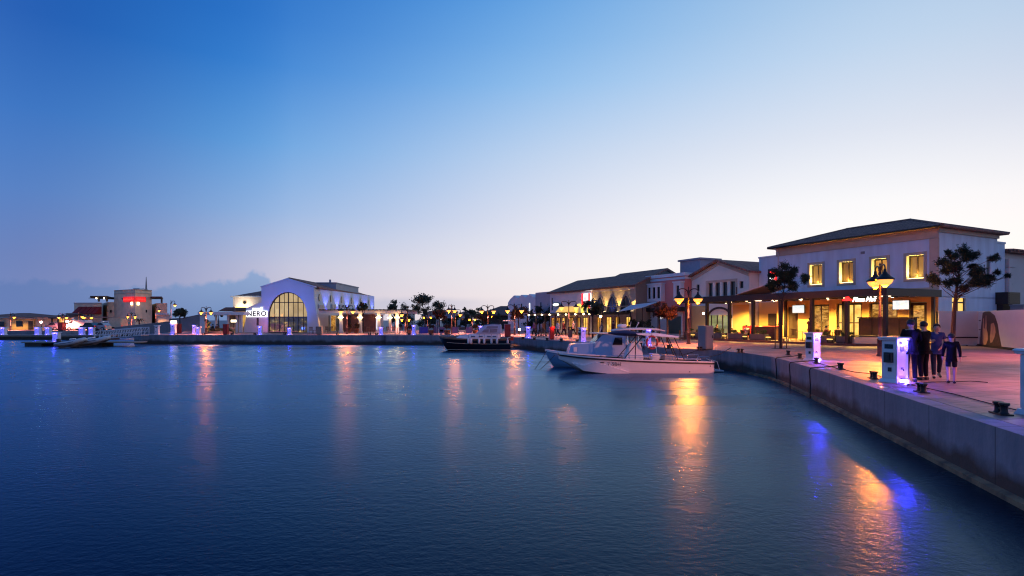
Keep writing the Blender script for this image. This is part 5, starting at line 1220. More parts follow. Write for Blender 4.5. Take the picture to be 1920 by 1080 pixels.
# ------------------------------------------------------------------ boats. local x: bow 0 -> stern L (towards +X), y to the far side, z up from the waterline
def hull(st, name, mats, parent, deck_z=None, n=7):
    """st: list of (x, half beam at gunwale, z gunwale, half beam chine, z chine, z keel); skin both sides, transom, deck"""
    m = MB(); rows = []
    for x, bg, zg, bc, zc, zk in st:
        side = []
        for i in range(n+1):
            u = i/n
            side.append((x, bc + (bg-bc)*(u**.8), zc + (zg-zc)*u))
        bot = [(x, bc*i/3, zk + (zc-zk)*(i/3)**1.3) for i in range(4)]
        half = bot[:-1] + side
        row = [(a,-b,c) for a,b,c in reversed(half)] + half[1:]
        rows.append(row)
    k = len(rows[0]); vs = [p for r_ in rows for p in r_]; fs = []
    for i in range(len(rows)-1):
        for j in range(k-1): fs.append((i*k+j, i*k+j+1, (i+1)*k+j+1, (i+1)*k+j))
    fs.append(tuple((len(rows)-1)*k + j for j in range(k))); fs.append(tuple(reversed(range(k))))
    m.add(vs, fs)
    return m.build(name, mats, parent, smooth=True)
def ring_strip(st, name, mt, parent, dz0, dz1, out=.03, both=True):
    """rubbing strake along the gunwale"""
    m = MB()
    for sg in (-1, 1):
        for a, b in zip(st, st[1:]):
            (x0,b0,z0),(x1,b1,z1) = (a[0],a[1],a[2]),(b[0],b[1],b[2])
            m.add([(x0,sg*(b0-.02),z0+dz0),(x1,sg*(b1-.02),z1+dz0),(x1,sg*(b1+out),z1+dz0),(x0,sg*(b0+out),z0+dz0),(x0,sg*(b0-.02),z0+dz1),(x1,sg*(b1-.02),z1+dz1),(x1,sg*(b1+out),z1+dz1),(x0,sg*(b0+out),z0+dz1)],
                  [(0,1,2,3),(4,7,6,5),(3,2,6,7),(0,4,5,1)])
    x0,b0,z0 = st[0][:3]; m.box(x0-out,x0+.02,-b0-out,b0+out,z0+dz0+.001,z0+dz1-.001)
    return m.build(name, mt, parent)
def deckplate(st, z_off, inset, name, mt, parent):
    m = MB()
    for a, b in zip(st, st[1:]):
        m.add([(a[0],-(a[1]-inset),a[2]+z_off),(a[0],a[1]-inset,a[2]+z_off),(b[0],b[1]-inset,b[2]+z_off),(b[0],-(b[1]-inset),b[2]+z_off)], [(0,1,2,3)])
    return m.build(name, mt, parent)
def loft(m, secs):
    """secs: list of closed loops of equal length"""
    k = len(secs[0]); vs = [p for s_ in secs for p in s_]; fs = []
    for i in range(len(secs)-1):
        for j in range(k): fs.append((i*k+j, i*k+(j+1)%k, (i+1)*k+(j+1)%k, (i+1)*k+j))
    fs += [tuple(range(k-1,-1,-1)), tuple((len(secs)-1)*k+j for j in range(k))]
    return m.add(vs, fs)

# --- open white fishing boat with T-top (nearest)
d = 32.0; S = d/FPX; wx = lambda px: (px-1055)*S; wz = lambda py: EYE + (600-py)*S
wb_ = thing("fishing_boat", "white open fishing boat with hard top, life ring and squared bow, nearest the camera", "boat", (fx(1055,d), d, 0), R(-.8))
ws = [(wx(1048),.62,wz(662.5),.55,.72,.70),(wx(1062),.82,wz(664),.70,.55,.45),(wx(1080),.98,wz(666),.80,.30,.10),(wx(1098),1.08,wz(667.5),.86,.12,-.10),(wx(1130),1.16,wz(669.5),.94,.02,-.2),(wx(1180),1.2,wz(672.5),1.04,-.02,-.22),(wx(1240),1.2,wz(674.5),1.08,-.04,-.2),(wx(1325),1.15,wz(676.5),1.06,-.03,-.15)]
hull(ws, "hull", whitep, wb_)
# forward sponson that gives the hull its second curved chine
m = MB(); secs = []
for px, yo, zt, zb in ((1070,-.92,.55,.50),(1090,-1.03,.42,.14),(1112,-1.11,.60,.06),(1140,-1.16,.34,-.02),(1172,-1.16,.06,-.06)):
    secs.append([(wx(px),yo+.12,zt+.02),(wx(px),yo-.05,zt),(wx(px),yo-.02,zb),(wx(px),yo+.25,zb-.02)])
loft(m, secs); m.build("forward_chine", whitep, wb_)
ring_strip(ws, "rubbing_strake", blackp, wb_, -.10, -.02)
ring_strip(ws, "gunwale_cap", whitep, wb_, -.018, .05, .015)
deckplate(ws, -.16, .03, "deck", mat("boat_deck_grey",(.42,.40,.40),.6), wb_)
m = MB(); a, b, c, e = wx(1174), wx(1200), .70, wz(643)
loft(m, [[(a-.12,-.42,c),(b+.1,-.42,c),(b+.1,.42,c),(a-.12,.42,c)], [(a+.05,-.38,e-.35),(b+.02,-.38,e-.35),(b+.02,.38,e-.35),(a+.05,.38,e-.35)], [(a+.2,-.34,e),(b-.05,-.34,e),(b-.05,.34,e),(a+.2,.34,e)]]); con = m.build("console", whitep, wb_, bevel=.03)
m = MB(); m.tube([(b+.12,0,e-.3),(b+.22,0,e-.2)], .02, 6); m.tube([(b+.22+.0*math.cos(q),.18*math.cos(q),e-.2+.18*math.sin(q)) for q in [i*math.pi/6 for i in range(13)]], .014, 6); m.build("steering_wheel", blackm, con)
m = MB(); m.box(b+.55,b+1.0,-.4,.4,.68,1.02); m.build("seat_box", whitep, wb_, bevel=.04)
m = MB(); m.box(b+1.25,b+1.9,-.45,.45,.68,.9); m.box(b+1.3,b+1.85,-.4,.4,.9,.94); m.build("engine_box", mat("boat_deck_grey",None), wb_, bevel=.03)
tp = MB(); zt = wz(628)
tp.add([(wx(1186),-.85,zt+.10),(wx(1266),-.85,zt-.06),(wx(1266),.85,zt-.06),(wx(1186),.85,zt+.10),(wx(1190),-.9,zt+.02),(wx(1262),-.9,zt-.14),(wx(1262),.9,zt-.14),(wx(1190),.9,zt+.02),(wx(1226),-.8,zt+.12),(wx(1226),.8,zt+.12)], [(0,8,9,3),(8,1,2,9),(7,6,5,4),(0,4,5,1,8),(2,6,7,3,9),(3,7,4,0),(1,5,6,2)])
tp.build("hard_top", whitep, wb_, bevel=.02)
for sg in (-.82,.82):
    for pa, pb in (((wx(1200),sg,zt-.0),(wx(1163),sg*1.15,wz(672))), ((wx(1245),sg,zt-.1),(wx(1262),sg*1.2,wz(674))), ((wx(1256),sg,zt-.12),(wx(1274),sg*1.2,wz(675))), ((wx(1186),sg,zt+.04),(wx(1185),sg*1.0,.72))):
        m = MB(); m.tube([pa, pb], .025, 8); m.build("top_support", blackm, wb_)
m = MB()
for sg in (-1.13,1.13):
    m.tube([(wx(1170),sg,wz(664.5)),(wx(1230),sg,wz(664.5)),(wx(1256),sg,wz(666.5)),(wx(1290),sg,wz(671))], .016, 6)
    for px in (1172,1212,1250): m.tube([(wx(px),sg,wz(673)),(wx(px),sg,wz(664.6))], .013, 6)
    m.tube([(wx(1296),sg*.8,wz(676)),(wx(1298),sg*.8,wz(667)),(wx(1318),sg*.8,wz(667)),(wx(1320),sg*.8,wz(676))], .02, 6)
m.build("hand_rail", chrome, wb_)
loft_c = MB(); secs = []
for px, zz, hw, hh in ((1142,624.5,.62,.05),(1155,624,.72,.14),(1175,624.5,.76,.17),(1195,626,.76,.12),(1214,628,.70,.03)):
    z_ = wz(zz); secs.append([(wx(px), hw*math.cos(q), z_ + hh*math.sin(q)) for q in [i*math.pi/5 for i in range(10)]])
loft(loft_c, secs); loft_c.build("folded_canopy", canvasb, wb_, smooth=True)
lr = thing("life_ring", "dark red life ring hanging under the hard top of the fishing boat", "life ring", (fx(1214,d), d-1.02, wz(640.8)))
m = MB(); m.tube([(.29*math.cos(q),0,.34*math.sin(q)) for q in [i*math.pi/10 for i in range(21)]], .055, 10); m.build("ring", mat("life_ring_red",(.45,.035,.03),.5), lr, smooth=True)
m = MB(); [m.tube([(.29*math.cos(q-.12),0,.34*math.sin(q-.12)),(.29*math.cos(q),0,.34*math.sin(q)),(.29*math.cos(q+.12),0,.34*math.sin(q+.12))], .06, 10) for q in (math.pi/4,3*math.pi/4,5*math.pi/4,7*math.pi/4)]; m.build("band", whitep, lr)
m = MB(); m.tube([(0,0,.39),(0,.02,.52)], .012, 6); m.build("hanging_cord", rope, lr)
m = MB(); m.box(wx(1325)+.0,wx(1325)+.75,-.5,.5,.06,.12); m.tube([(wx(1328),-.45,.7),(wx(1338),-.45,.6),(wx(1343),-.45,.1)], .02, 6); m.tube([(wx(1328),.45,.7),(wx(1338),.45,.6),(wx(1343),.45,.1)], .02, 6); m.build("stern_platform", whitep, wb_)
text("7 5BH", .30, cloth_g, wb_, (wx(1145), -1.195, wz(680)), (R(94),0,0), .004, name="registration_lettering")
for px, py, r_ in ((1318,683,.035),(1281,693.5,.03)):
    m = MB(); m.ball((wx(px),-1.14,wz(py)),r_,8,6); m.build("drain_fitting", blackp, wb_)
m = MB(); m.box(wx(1120),wx(1127),-1.19,-1.15,wz(677.2),wz(675.8)); m.build("side_vent", blackp, wb_)
m = MB(); m.tube([(wx(1180),.3,zt+.1),(wx(1182),.3,zt+.3),(wx(1185),.3,zt+.75)], .012, 6); m.build("whip_antenna", whitemet, wb_)
m = MB(); m.box(wx(1300),wx(1312),-.9,-.7,wz(675),wz(674.2)); m.build("stern_cleat", blackm, wb_)

# --- blue-white cabin boat behind it
d = 35.2; S = d/FPX; cx_ = lambda px: (px-1022)*S; cz = lambda py: EYE + (600-py)*S
cbt = thing("cabin_boat", "pale blue cabin motorboat with slanted wheelhouse moored behind the fishing boat", "boat", (fx(1022,d), d, 0), R(2))
cs_ = [(cx_(1023),.06,cz(656),.03,.90,.86),(cx_(1030),.42,cz(657),.12,.50,.40),(cx_(1040),.70,cz(658.5),.30,.20,-.1),(cx_(1060),.98,cz(661.5),.66,.06,-.25),(cx_(1090),1.2,cz(664.5),1.0,.0,-.3),(cx_(1130),1.3,cz(667),1.15,-.03,-.3),(cx_(1200),1.3,cz(669),1.18,-.03,-.25),(cx_(1262),1.25,cz(669),1.15,-.03,-.2)]
bluew = mat("pale_blue_gelcoat",(.22,.40,.62),.3,var=.05,coat=.3)
hull(cs_, "hull", bluew, cbt); ring_strip(cs_, "rubbing_strake", whitep, cbt, -.08, .03, .04); deckplate(cs_, -.06, .02, "deck", bluew, cbt)
m = MB()
def sec(px, hw, z0, z1, k=.86): return [(cx_(px),-hw,z0),(cx_(px),-hw*k,z1),(cx_(px),hw*k,z1),(cx_(px),hw,z0)]
loft(m, [sec(1064,.62,cz(662),cz(660.5)),sec(1069,.70,cz(663),cz(645)),sec(1080,.82,cz(665),cz(644)),sec(1108,.95,cz(667),cz(643.5)),sec(1122,1.0,cz(668),cz(643.5))]); cab = m.build("forward_cabin", bluew, cbt, bevel=.04)
m = MB(); 
for yy in (-.52,.52): m.tube([(cx_(1072),yy,cz(644)),(cx_(1073),yy,cz(641.8)),(cx_(1110),yy,cz(641.2)),(cx_(1111),yy,cz(644))], .014, 6)
m.build("grab_rail", chrome, cab)
m = MB(); m.box(cx_(1072),cx_(1078.5),-.86,-.80,cz(658),cz(650)); m.build("porthole_frame", whitep, cab)
m = MB(); loft(m, [sec(1109,.98,cz(667),cz(643.6),.95),sec(1112,.99,cz(667),cz(641),.93),sec(1126,1.0,cz(668),cz(626.5),.86),sec(1165,1.02,cz(669),cz(625.3),.86),sec(1168,1.02,cz(669),cz(627),.88)]); wh = m.build("wheelhouse", bluew, cbt, bevel=.03)
for a, b in ((-.78,-.42),(-.3,.3),(.42,.78)):
    m = MB(); p = lambda y, u: (cx_(1111.5)+(cx_(1125.5)-cx_(1111.5))*u-.03, y*(1-.05*u), cz(641.5)+(cz(627)-cz(641.5))*u+.02); m.add([p(a,.12),p(b,.12),p(b,.85),p(a,.85)], [(0,1,2,3)]); m.add([tuple(Vector(q)+Vector((.02,0,-.02))) for q in (p(a,.12),p(b,.12),p(b,.85),p(a,.85))], [(3,2,1,0)]); m.build("windscreen", glassd, wh)
m = MB(); m.add([(cx_(1143),-1.012,cz(645.5)),(cx_(1161),-1.015,cz(645.5)),(cx_(1161),-.955,cz(632)),(cx_(1148),-.955,cz(632)),(cx_(1143),-.98,cz(645.5)),(cx_(1161),-.98,cz(645.5)),(cx_(1161),-.92,cz(632)),(cx_(1148),-.92,cz(632))], [(0,1,2,3),(7,6,5,4),(0,4,5,1),(1,5,6,2),(2,6,7,3),(3,7,4,0)]); m.build("side_window", glassd, wh)
m = MB(); m.box(cx_(1110),cx_(1171),-1.0,1.0,cz(625.2),cz(623.6)); m.build("cabin_roof", whitep, cbt, bevel=.015)
m = MB(); zt = cz(618.6); secs = []
for px, hw, dz in ((1150,.75,.0),(1165,.95,.07),(1205,1.0,.09),(1230,.98,.06),(1241,.85,-.02)): secs.append([(cx_(px),-hw,zt+dz-.07),(cx_(px),-hw,zt+dz),(cx_(px),0,zt+dz+.05),(cx_(px),hw,zt+dz),(cx_(px),hw,zt+dz-.07)])
loft(m, secs); m.build("bimini_top", canvasw, cbt)
m = MB(); 
for sg in (-.92,.92):
    for px in (1170,1190,1222): m.tube([(cx_(px),sg,zt-.02),(cx_(px+2),sg*1.2,cz(667))], .018, 6)
m.build("bimini_frame", chrome, cbt)
m = MB(); m.lathe([(.001,.22),(.24,.2),(.3,.1),(.26,0),(.08,-.02),(.06,-.2)], (cx_(1167.5),0,cz(612.5)-.05), 16); m.build("radar_dome", whitep, cbt, smooth=True)
m = MB(); m.tube([(cx_(1194),.2,cz(617)),(cx_(1200),.2,cz(606))], .02, 6); m.ball((cx_(1200),.2,cz(605.5)),.05,8,6); m.tube([(cx_(1125),0,cz(624)),(cx_(1128),0,cz(612))], .018, 6); m.build("antenna", whitemet, cbt)
m = MB(); m.box(cx_(1168),cx_(1262),-1.0,1.0,.62,.68); m.box(cx_(1255),cx_(1262),-1.1,1.1,.68,cz(668)); m.build("cockpit", bluew, cbt)
for k, (a, b) in enumerate((((1022,657),(1004,690)),((1040,661),(1012,692)))):
    m = MB(); p = Vector((fx(a[0],d)+.1, d-.1-.2*k, cz(a[1]))); q_ = Vector((fx(b[0]-3,33), 33-.2*k, -.05)); m.tube([p, (p+q_)/2 - Vector((0,0,.06)), q_], .018, 6); tag(m.build("mooring_line", rope), ("dark mooring line from the bow tip of the cabin boat into the water","second mooring line right of the first at the cabin boat's bow")[k], "rope", "mooring lines of the cabin boat")
m = MB(); p = Vector((fx(1312,34.2), 33.9, GR+.15)); q_ = Vector((fx(1262,33.6), 33.4, .82)); m.tube([p, (p*2+q_)/3 - Vector((0,0,.12)), (p+q_*2)/3 - Vector((0,0,.12)), q_], .022, 6); tag(m.build("mooring_line", rope), "dark line sagging from the bollard by the grey cabinet to the fishing boat", "rope", "mooring lines of the cabin boat")
m = MB(); p = Vector((fx(1316,32.2), 31.2, .85)); q_ = Vector((13.1, 34.0, GR+.14)); m.tube([p, (p+q_)/2 - Vector((0,0,.1)), q_], .02, 6); tag(m.build("mooring_line", rope), "dark line from the fishing boat's stern to the quay at right", "rope", "mooring lines of the cabin boat")

# --- black motorboat in the middle
d = 54.0; S = d/FPX; kx = lambda px: (px-825)*S; kz = lambda py: EYE + (600-py)*S
kb_ = thing("black_motorboat", "black hulled motorboat with white cabin and a row of white fenders", "boat", (fx(825,d), d, 0), R(-2))
ks = [(kx(825),.05,kz(631),.03,kz(634),kz(635)),(kx(832),.5,kz(632),.25,.62,.45),(kx(840),.82,kz(633),.5,.18,-.05),(kx(855),1.08,kz(634),.8,.04,-.2),(kx(880),1.25,kz(635),1.05,.0,-.25),(kx(920),1.3,kz(635.5),1.15,-.02,-.25),(kx(958),1.25,kz(635),1.15,-.02,-.2)]
hull(ks, "hull", hullb, kb_); ring_strip(ks, "teak_rubbing_strake", teak, kb_, -.10, .04, .04); deckplate(ks, -.02, .03, "deck", teak, kb_)
boot = [(x,bc+.06,.10,0,0,0) for x,bg,zg,bc,zc,zk in ks[2:]]; 
m = MB()
for sg in (-1,1):
    for a, b in zip(ks[2:], ks[3:]):
        ya, yb = a[3]+(a[1]-a[3])*.32+.012, b[3]+(b[1]-b[3])*.32+.012
        m.add([(a[0],sg*ya,.10),(b[0],sg*yb,.10),(b[0],sg*(yb+.012),.16),(a[0],sg*(ya+.012),.16)], [(0,1,2,3)])
        za, zb = a[2]-.45, b[2]-.45; ua = ((za-a[4])/(a[2]-a[4]))**.8; ub = ((zb-b[4])/(b[2]-b[4]))**.8
        y0, y1 = a[3]+(a[1]-a[3])*ua+.012, b[3]+(b[1]-b[3])*ub+.012
        m.add([(a[0],sg*y0,za),(b[0],sg*y1,zb),(b[0],sg*(y1+.012),zb+.05),(a[0],sg*(y0+.012),za+.05)], [(0,1,2,3)])
m.build("pin_stripe", trimc, kb_)
def ksec(px, hw, z0, z1, k=.8): return [(kx(px),-hw,z0),(kx(px),-hw*.97,z0+(z1-z0)*.5),(kx(px),-hw*k,z1),(kx(px),hw*k,z1),(kx(px),hw*.97,z0+(z1-z0)*.5),(kx(px),hw,z0)]
m = MB(); loft(m, [ksec(857,.55,kz(634),kz(632.5)),ksec(864,.8,kz(634.5),kz(628.5)),ksec(880,.95,kz(635),kz(626.6)),ksec(898,1.0,kz(635),kz(625)),ksec(936,1.02,kz(635),kz(624.6)),ksec(938,1.0,kz(635),kz(626))]); cab = m.build("cabin_trunk", whitep, kb_, bevel=.02)
for px in (886,900,915,925): m = MB(); m.box(kx(px),kx(px+7),-1.04,-1.0,kz(631.5),kz(629)); m.build("port_light", mat("smoked_window",(.10,.16,.25),.1), cab)
m = MB(); loft(m, [ksec(894,.92,kz(625.2),kz(624.8),.95),ksec(903,.94,kz(625),kz(615.6),.88),ksec(910,.95,kz(625),kz(609.5),.8),ksec(924,.95,kz(625),kz(607.5),.8),ksec(938,.95,kz(625),kz(608.2),.8),ksec(940,.94,kz(625),kz(609.5),.82)]); ca = m.build("canvas_enclosure", mat("pale_blue_canvas",(.46,.52,.66),.7), kb_)
clr = mat("clear_plastic_window",(.30,.26,.30),.15)
for pts in ([(905,622.5),(909.5,617.5),(918.5,617),(917.5,623)],[(919.5,623),(920,617),(934,616),(933,622.5)],[(912.5,615.5),(915.5,611.3),(924,610.8),(935,611.5),(934.5,614.8),(920,615.6)]):
    m = MB(); n = len(pts); f_ = []
    for a, b in pts:
        u = (625-b)/(625-607.5); f_.append((kx(a), -.95*(.985 if u < .5 else .985-(u-.5)*.34)-.03, kz(b)))
    m.add(f_ + [(x,y+.02,z) for x,y,z in f_], [tuple(range(n)), tuple(n+i for i in reversed(range(n)))]); m.build("clear_panel", clr, ca)
m = MB(); m.tube([(kx(896),-.6,kz(625.5)),(kx(908),-.75,kz(609.8)),(kx(924),-.78,kz(607.4)),(kx(938),-.78,kz(608))], .025, 6); m.build("canopy_bow", chrome, kb_)
m = MB(); m.tube([(kx(937),0,kz(608)),(kx(936),0,kz(602))], .03, 6); m.tube([(kx(934),0,kz(606)),(kx(938.5),0,kz(600.5))], .02, 6); m.box(kx(936)-.15,kx(936)+.15,-.1,.1,kz(608),kz(607)); m.build("mast", blackm, kb_)
m = MB(); 
for sg in (-1.1,1.1): m.tube([(kx(838),sg*.5,kz(632)),(kx(842),sg*.62,kz(627.5)),(kx(858),sg*.95,kz(628)),(kx(880),sg*1.05,kz(629))], .015, 6)
m.build("bow_rail", chrome, kb_)
fd0 = None
for k, (px, lb) in enumerate(((878.5,"first white fender from the bow of the black boat"),(883.5,"second white fender, touching the first, on the black boat"),(898.5,"third white fender along the black boat's side"),(908,"fourth white fender along the black boat's side"),(921.5,"fifth white fender along the black boat's side"),(932,"sixth white fender, just under the aft canvas post"),(952,"last white fender at the stern of the black boat"))):
    loc = (fx(px,d-1.42), d-1.47+(.0 if px < 940 else .04), kz(638.3))
    if fd0 is None:
        fd0 = thing("fender", lb, "fender", loc, 0, "white fenders on the black boat"); m = MB(); m.lathe([(.001,-.26),(.09,-.22),(.115,-.12),(.115,.12),(.09,.2),(.03,.24),(.03,.28)], (0,0,0), 12); m.build("body", whitep, fd0, smooth=True); m = MB(); m.tube([(0,0,.27),(0,.03,.45),(0,.12,.62)], .012, 6); m.build("line", rope, fd0)
    else: dup(fd0, loc, 0, lb)
m = MB(); m.box(kx(952),kx(959),-1.1,1.1,kz(635),kz(632.4)); m.build("stern_seat", teak, kb_)
m = MB(); m.box(kx(958),kx(975),-.25,.25,kz(647.6),kz(646.8)); m.box(kx(958),kx(962),-.9,.9,kz(650),kz(649.2)); m.build("boarding_plank", teak, kb_)
rl = thing("red_flag", "small furled red flag at the stern of the black boat", "flag", (fx(956.5,d), d-1.0, kz(636))); m = MB(); m.tube([(0,0,-.1),(.1,0,.5)], .015, 6); m.build("staff", teak, rl); m = MB(); m.ext([(.02,-.05),(.3,-.1),(.34,.1),(.3,.28),(.06,.3)], -.03, .03); m.build("cloth", mat("red_flag_cloth",(.5,.05,.02),.8), rl)
m = MB(); m.tube([(fx(838,54),53.6,.05),(fx(832,54),53.7,.3),(fx(829,54),53.9,.9)], .02, 6); tag(m.build("mooring_line", rope), "line at the bow of the black motorboat", "rope")

# ------------------------------------------------------------------ docks at the far left
conc = mat("dock_concrete",(.30,.28,.25),.8,var=.3,scale=2); dkt = mat("dock_dark_flank",(.05,.055,.05),.8,var=.4,scale=2)
d = 63.0
dk1 = thing("floating_pontoon", "nearer floating pontoon with blue lit pedestal and inflatable boats alongside", "pontoon", (0, d, 0))
m = MB(); m.box(fx(53,d),fx(262,d),-.9,1.3,.38,.52); m.build("deck", conc, dk1); m = MB(); m.box(fx(57,d),fx(88,d),-.75,1.1,-.3,.377); m.box(fx(110,d),fx(200,d),-.75,1.1,-.3,.377); m.build("float", dkt, dk1)
d = 84.0
dk2 = thing("rear_pontoon", "farther long floating pontoon along the back quay", "pontoon", (0, d, 0))
m = MB(); m.box(fx(-120,d),fx(215,d),-1,1.2,.55,.72); m.build("deck", conc, dk2); m = MB(); m.box(fx(-120,d),fx(215,d),-.85,1.05,-.3,.547); m.build("float", dkt, dk2)
m = MB(); m.box(fx(-120,d),fx(215,d),-1.06,-1.002,.40,.50); m.build("fender_rail", mat("weathered_timber",(.26,.21,.15),.8), dk2)
make_pedestal("blue lit pedestal at the front of the nearer pontoon beside the inflatables", 106.5, 62.6, 1.05, .56, .5, 0, 12, z=.52)
for px, lb in ((7,"blue lit pedestal on the rear pontoon at the left edge"),(71.5,"blue lit pedestal with pale door on the rear pontoon"),(91,"blue lit pedestal on the rear pontoon right of the pale one"),(154,"blue lit pedestal behind the inflatable boats"),(172.5,"blue and white pedestal at the foot of the gangway")):
    make_pedestal(lb, px, 83.6, 1.12, .62, .5, 0, 14, z=.72)
# gangway
d = 66.0
gwy = thing("gangway", "white truss railed gangway sloping from quay down to the pontoon", "gangway", (0, d, 0))
p0, p1 = Vector((fx(184,d),0,.62)), Vector((fx(264,d)+.5,0,fz(629,d)))
m = MB(); m.add([(p0.x,-.7,p0.z),(p1.x,-.7,p1.z),(p1.x,.7,p1.z),(p0.x,.7,p0.z),(p0.x,-.7,p0.z+.1),(p1.x,-.7,p1.z+.1),(p1.x,.7,p1.z+.1),(p0.x,.7,p0.z+.1)], [(0,3,2,1),(4,5,6,7),(0,1,5,4),(1,2,6,5),(2,3,7,6),(3,0,4,7)]); m.build("walkway", grey_met, gwy)
for yy in (-.7,.7):
    m = MB(); n = 9
    P_ = lambda u, h: (p0.x+(p1.x-p0.x)*u, yy, p0.z+(p1.z-p0.z)*u+h)
    m.tube([P_(0,.95),P_(1,.95)], .045, 6); m.tube([P_(0,.5),P_(1,.5)], .03, 6)
    for k in range(n+1): m.tube([P_(k/n,.1),P_(min(k/n+.035,1),.95)], .035, 6)
    for k in range(n): m.tube([P_(k/n,.12),P_((k+1)/n,.9)], .028, 6)
    m.build("truss_rail", whitemet, gwy)
# inflatables
def rib(label, px0, px1, d, rz, tilt, h=1.0):
    L = (px1-px0)*d/FPX/math.cos(rz); t = thing("inflatable_boat", label, "dinghy", (fx(px0,d), d, .05), rz, "inflatable dinghies"); t.rotation_euler = (0, -tilt, rz)
    m = MB()
    pts = [(0,-.75,.32),(L*.5,-.8,.36),(L*.78,-.68,.46),(L*.93,-.38,.60),(L,0,.68),(L*.93,.38,.60),(L*.78,.68,.46),(L*.5,.8,.36),(0,.75,.32)]
    m.tube(pts, [.14,.24,.24,.22,.20,.22,.24,.24,.14], 12); m.build("tube", rubber, t, smooth=True)
    m = MB(); loft(m, [[(0,-.6,.2),(0,0,-.1),(0,.6,.2)],[(L*.6,-.6,.26),(L*.6,0,.0),(L*.6,.6,.26)],[(L*.95,-.1,.5),(L*.95,0,.4),(L*.95,.1,.5)]]); m.build("hull", whitep, t)
    m = MB(); m.tube([(0,-.77,.60),(L*.5,-.82,.62),(L*.8,-.7,.72)], .03, 6); m.tube([(0.1,-.98,.36),(L*.5,-1.03,.38),(L*.78,-.9,.48)], .03, 6); m.build("grab_line", canvasb, t)
    m = MB(); m.box(L*.3,L*.42,-.6,.6,.4,.5); m.build("thwart", whitep, t); m = MB(); m.box(-.25,.0,-.18,.18,.3,.9); m.tube([(-.12,0,.3),(-.12,0,-.3)], .06, 8); m.build("outboard_engine", blackp, t, bevel=.04)
    m = MB(); m.box(L*.45,L*.6,-.3,.3,.3,.85); m.build("console", whitep, t, bevel=.05)
rib("pale inflatable boat at right, lying against the pontoon with raised bow", 136, 200, 60.6, R(8), R(5))
rib("pale inflatable boat at left, overlapping the stern of the right hand inflatable", 113, 158, 59.3, R(3), R(4))
# ------------------------------------------------------------------ trees and plants
def leaf_blob(m, c, r, n, size, rng, up=.2, needles=False):
    """n small leaf faces spread in an uneven ball, denser towards a few twigs"""
    c = Vector(c)
    twigs = [Vector((rng.gauss(0,1), rng.gauss(0,1), rng.gauss(0,.8))).normalized()*r*rng.uniform(.45,1.05) for _ in range(max(4, n//26))]
    for i in range(n):
        t = rng.choice(twigs); u = rng.random()**.75
        p = c + t*u + Vector((rng.gauss(0,1), rng.gauss(0,1), rng.gauss(0,1)))*r*.14
        if needles:
            a = (t*.5 + Vector((rng.gauss(0,1), rng.gauss(0,1), rng.gauss(.35,1)))*r*.5).normalized(); s = size*rng.uniform(.7,1.3)
            w = a.cross(Vector((rng.gauss(0,1), rng.gauss(0,1), rng.gauss(0,1)))).normalized()*s*.13
            m.add([p-w, p+w, p+a*s], [(0,1,2)])
        else:
            a = Vector((rng.gauss(0,1), rng.gauss(0,1), rng.gauss(0,1))).normalized(); b = a.orthogonal().normalized(); s = size*rng.uniform(.6,1.25)
            m.add([p-a*s, p+b*s*.5, p+a*s, p-b*s*.5], [(0,1,2,3)])
def tree(label, loc, height, trunk_r, blobs, mt, leaf=.10, n=220, needles=False, lean=(0,0), stakes=0, seed=1, name="street_tree", group=None, guard=False, fork=.45):
    rng = random.Random(seed); t = thing(name, label, "tree", loc, 0, group)
    m = MB(); H = height; top = Vector((lean[0], lean[1], H*.86))
    tr = [Vector((0,0,-.02)), Vector((lean[0]*.05+rng.uniform(-.02,.02), lean[1]*.05, H*.2)), Vector((lean[0]*.25, lean[1]*.25, H*.45)), Vector((lean[0]*.6, lean[1]*.6, H*.68)), top]
    m.tube(tr, [trunk_r*1.25, trunk_r, trunk_r*.8, trunk_r*.5, trunk_r*.2], 8)
    for c, r in blobs:
        c = Vector(c); k = min(max((c.z/H) - .06 - .30*Vector((c.x-lean[0]*.6, c.y, 0)).length/H - rng.uniform(0,.06), fork - .16), .84)
        s0 = Vector((lean[0]*k*.8, lean[1]*k*.8, H*k)); mid = (s0+c)/2 + Vector((rng.uniform(-.2,.2), rng.uniform(-.2,.2), rng.uniform(-.25,.1)))*r
        m.tube([s0, mid, c], [trunk_r*.22, trunk_r*.13, trunk_r*.05], 6)
        for _ in range(4):
            e = c + Vector((rng.gauss(0,1), rng.gauss(0,1), rng.gauss(.2,.8))).normalized()*r*.8; m.tube([mid*.4+c*.6, e], [trunk_r*.12, trunk_r*.04], 4)
    m.build("trunk", trunkm, t)
    m = MB()
    for c, r in blobs: leaf_blob(m, c, r, int(n*r), leaf, rng, needles=needles)
    m.build("crown", mt, t)
    if stakes:
        m = MB()
        for k in range(stakes):
            a = k*math.pi + .4; m.tube([(.45*math.cos(a),.3*math.sin(a),0),(.42*math.cos(a),.3*math.sin(a),1.7)], .03, 6)
        m.tube([(-.42,-.2,1.5),(.42,.2,1.5)], .018, 6); m.build("stake", dkwood, t)
    if guard:
        m = MB(); m.lathe([(.55,0),(.55,.012),(.18,.012)], (0,0,.002), 20); m.build("tree_grate", dkmetal, t)
    return t
def pxblobs(base_px, d, items, sy=.6, seed=3, kx=1.0):
    rng = random.Random(seed)
    return [((fx(base_px+(px-base_px)*kx,d)-fx(base_px,d), rng.uniform(-sy,sy), fz(py,d)-GR), 1.12*r*d/FPX) for px, py, r in items]
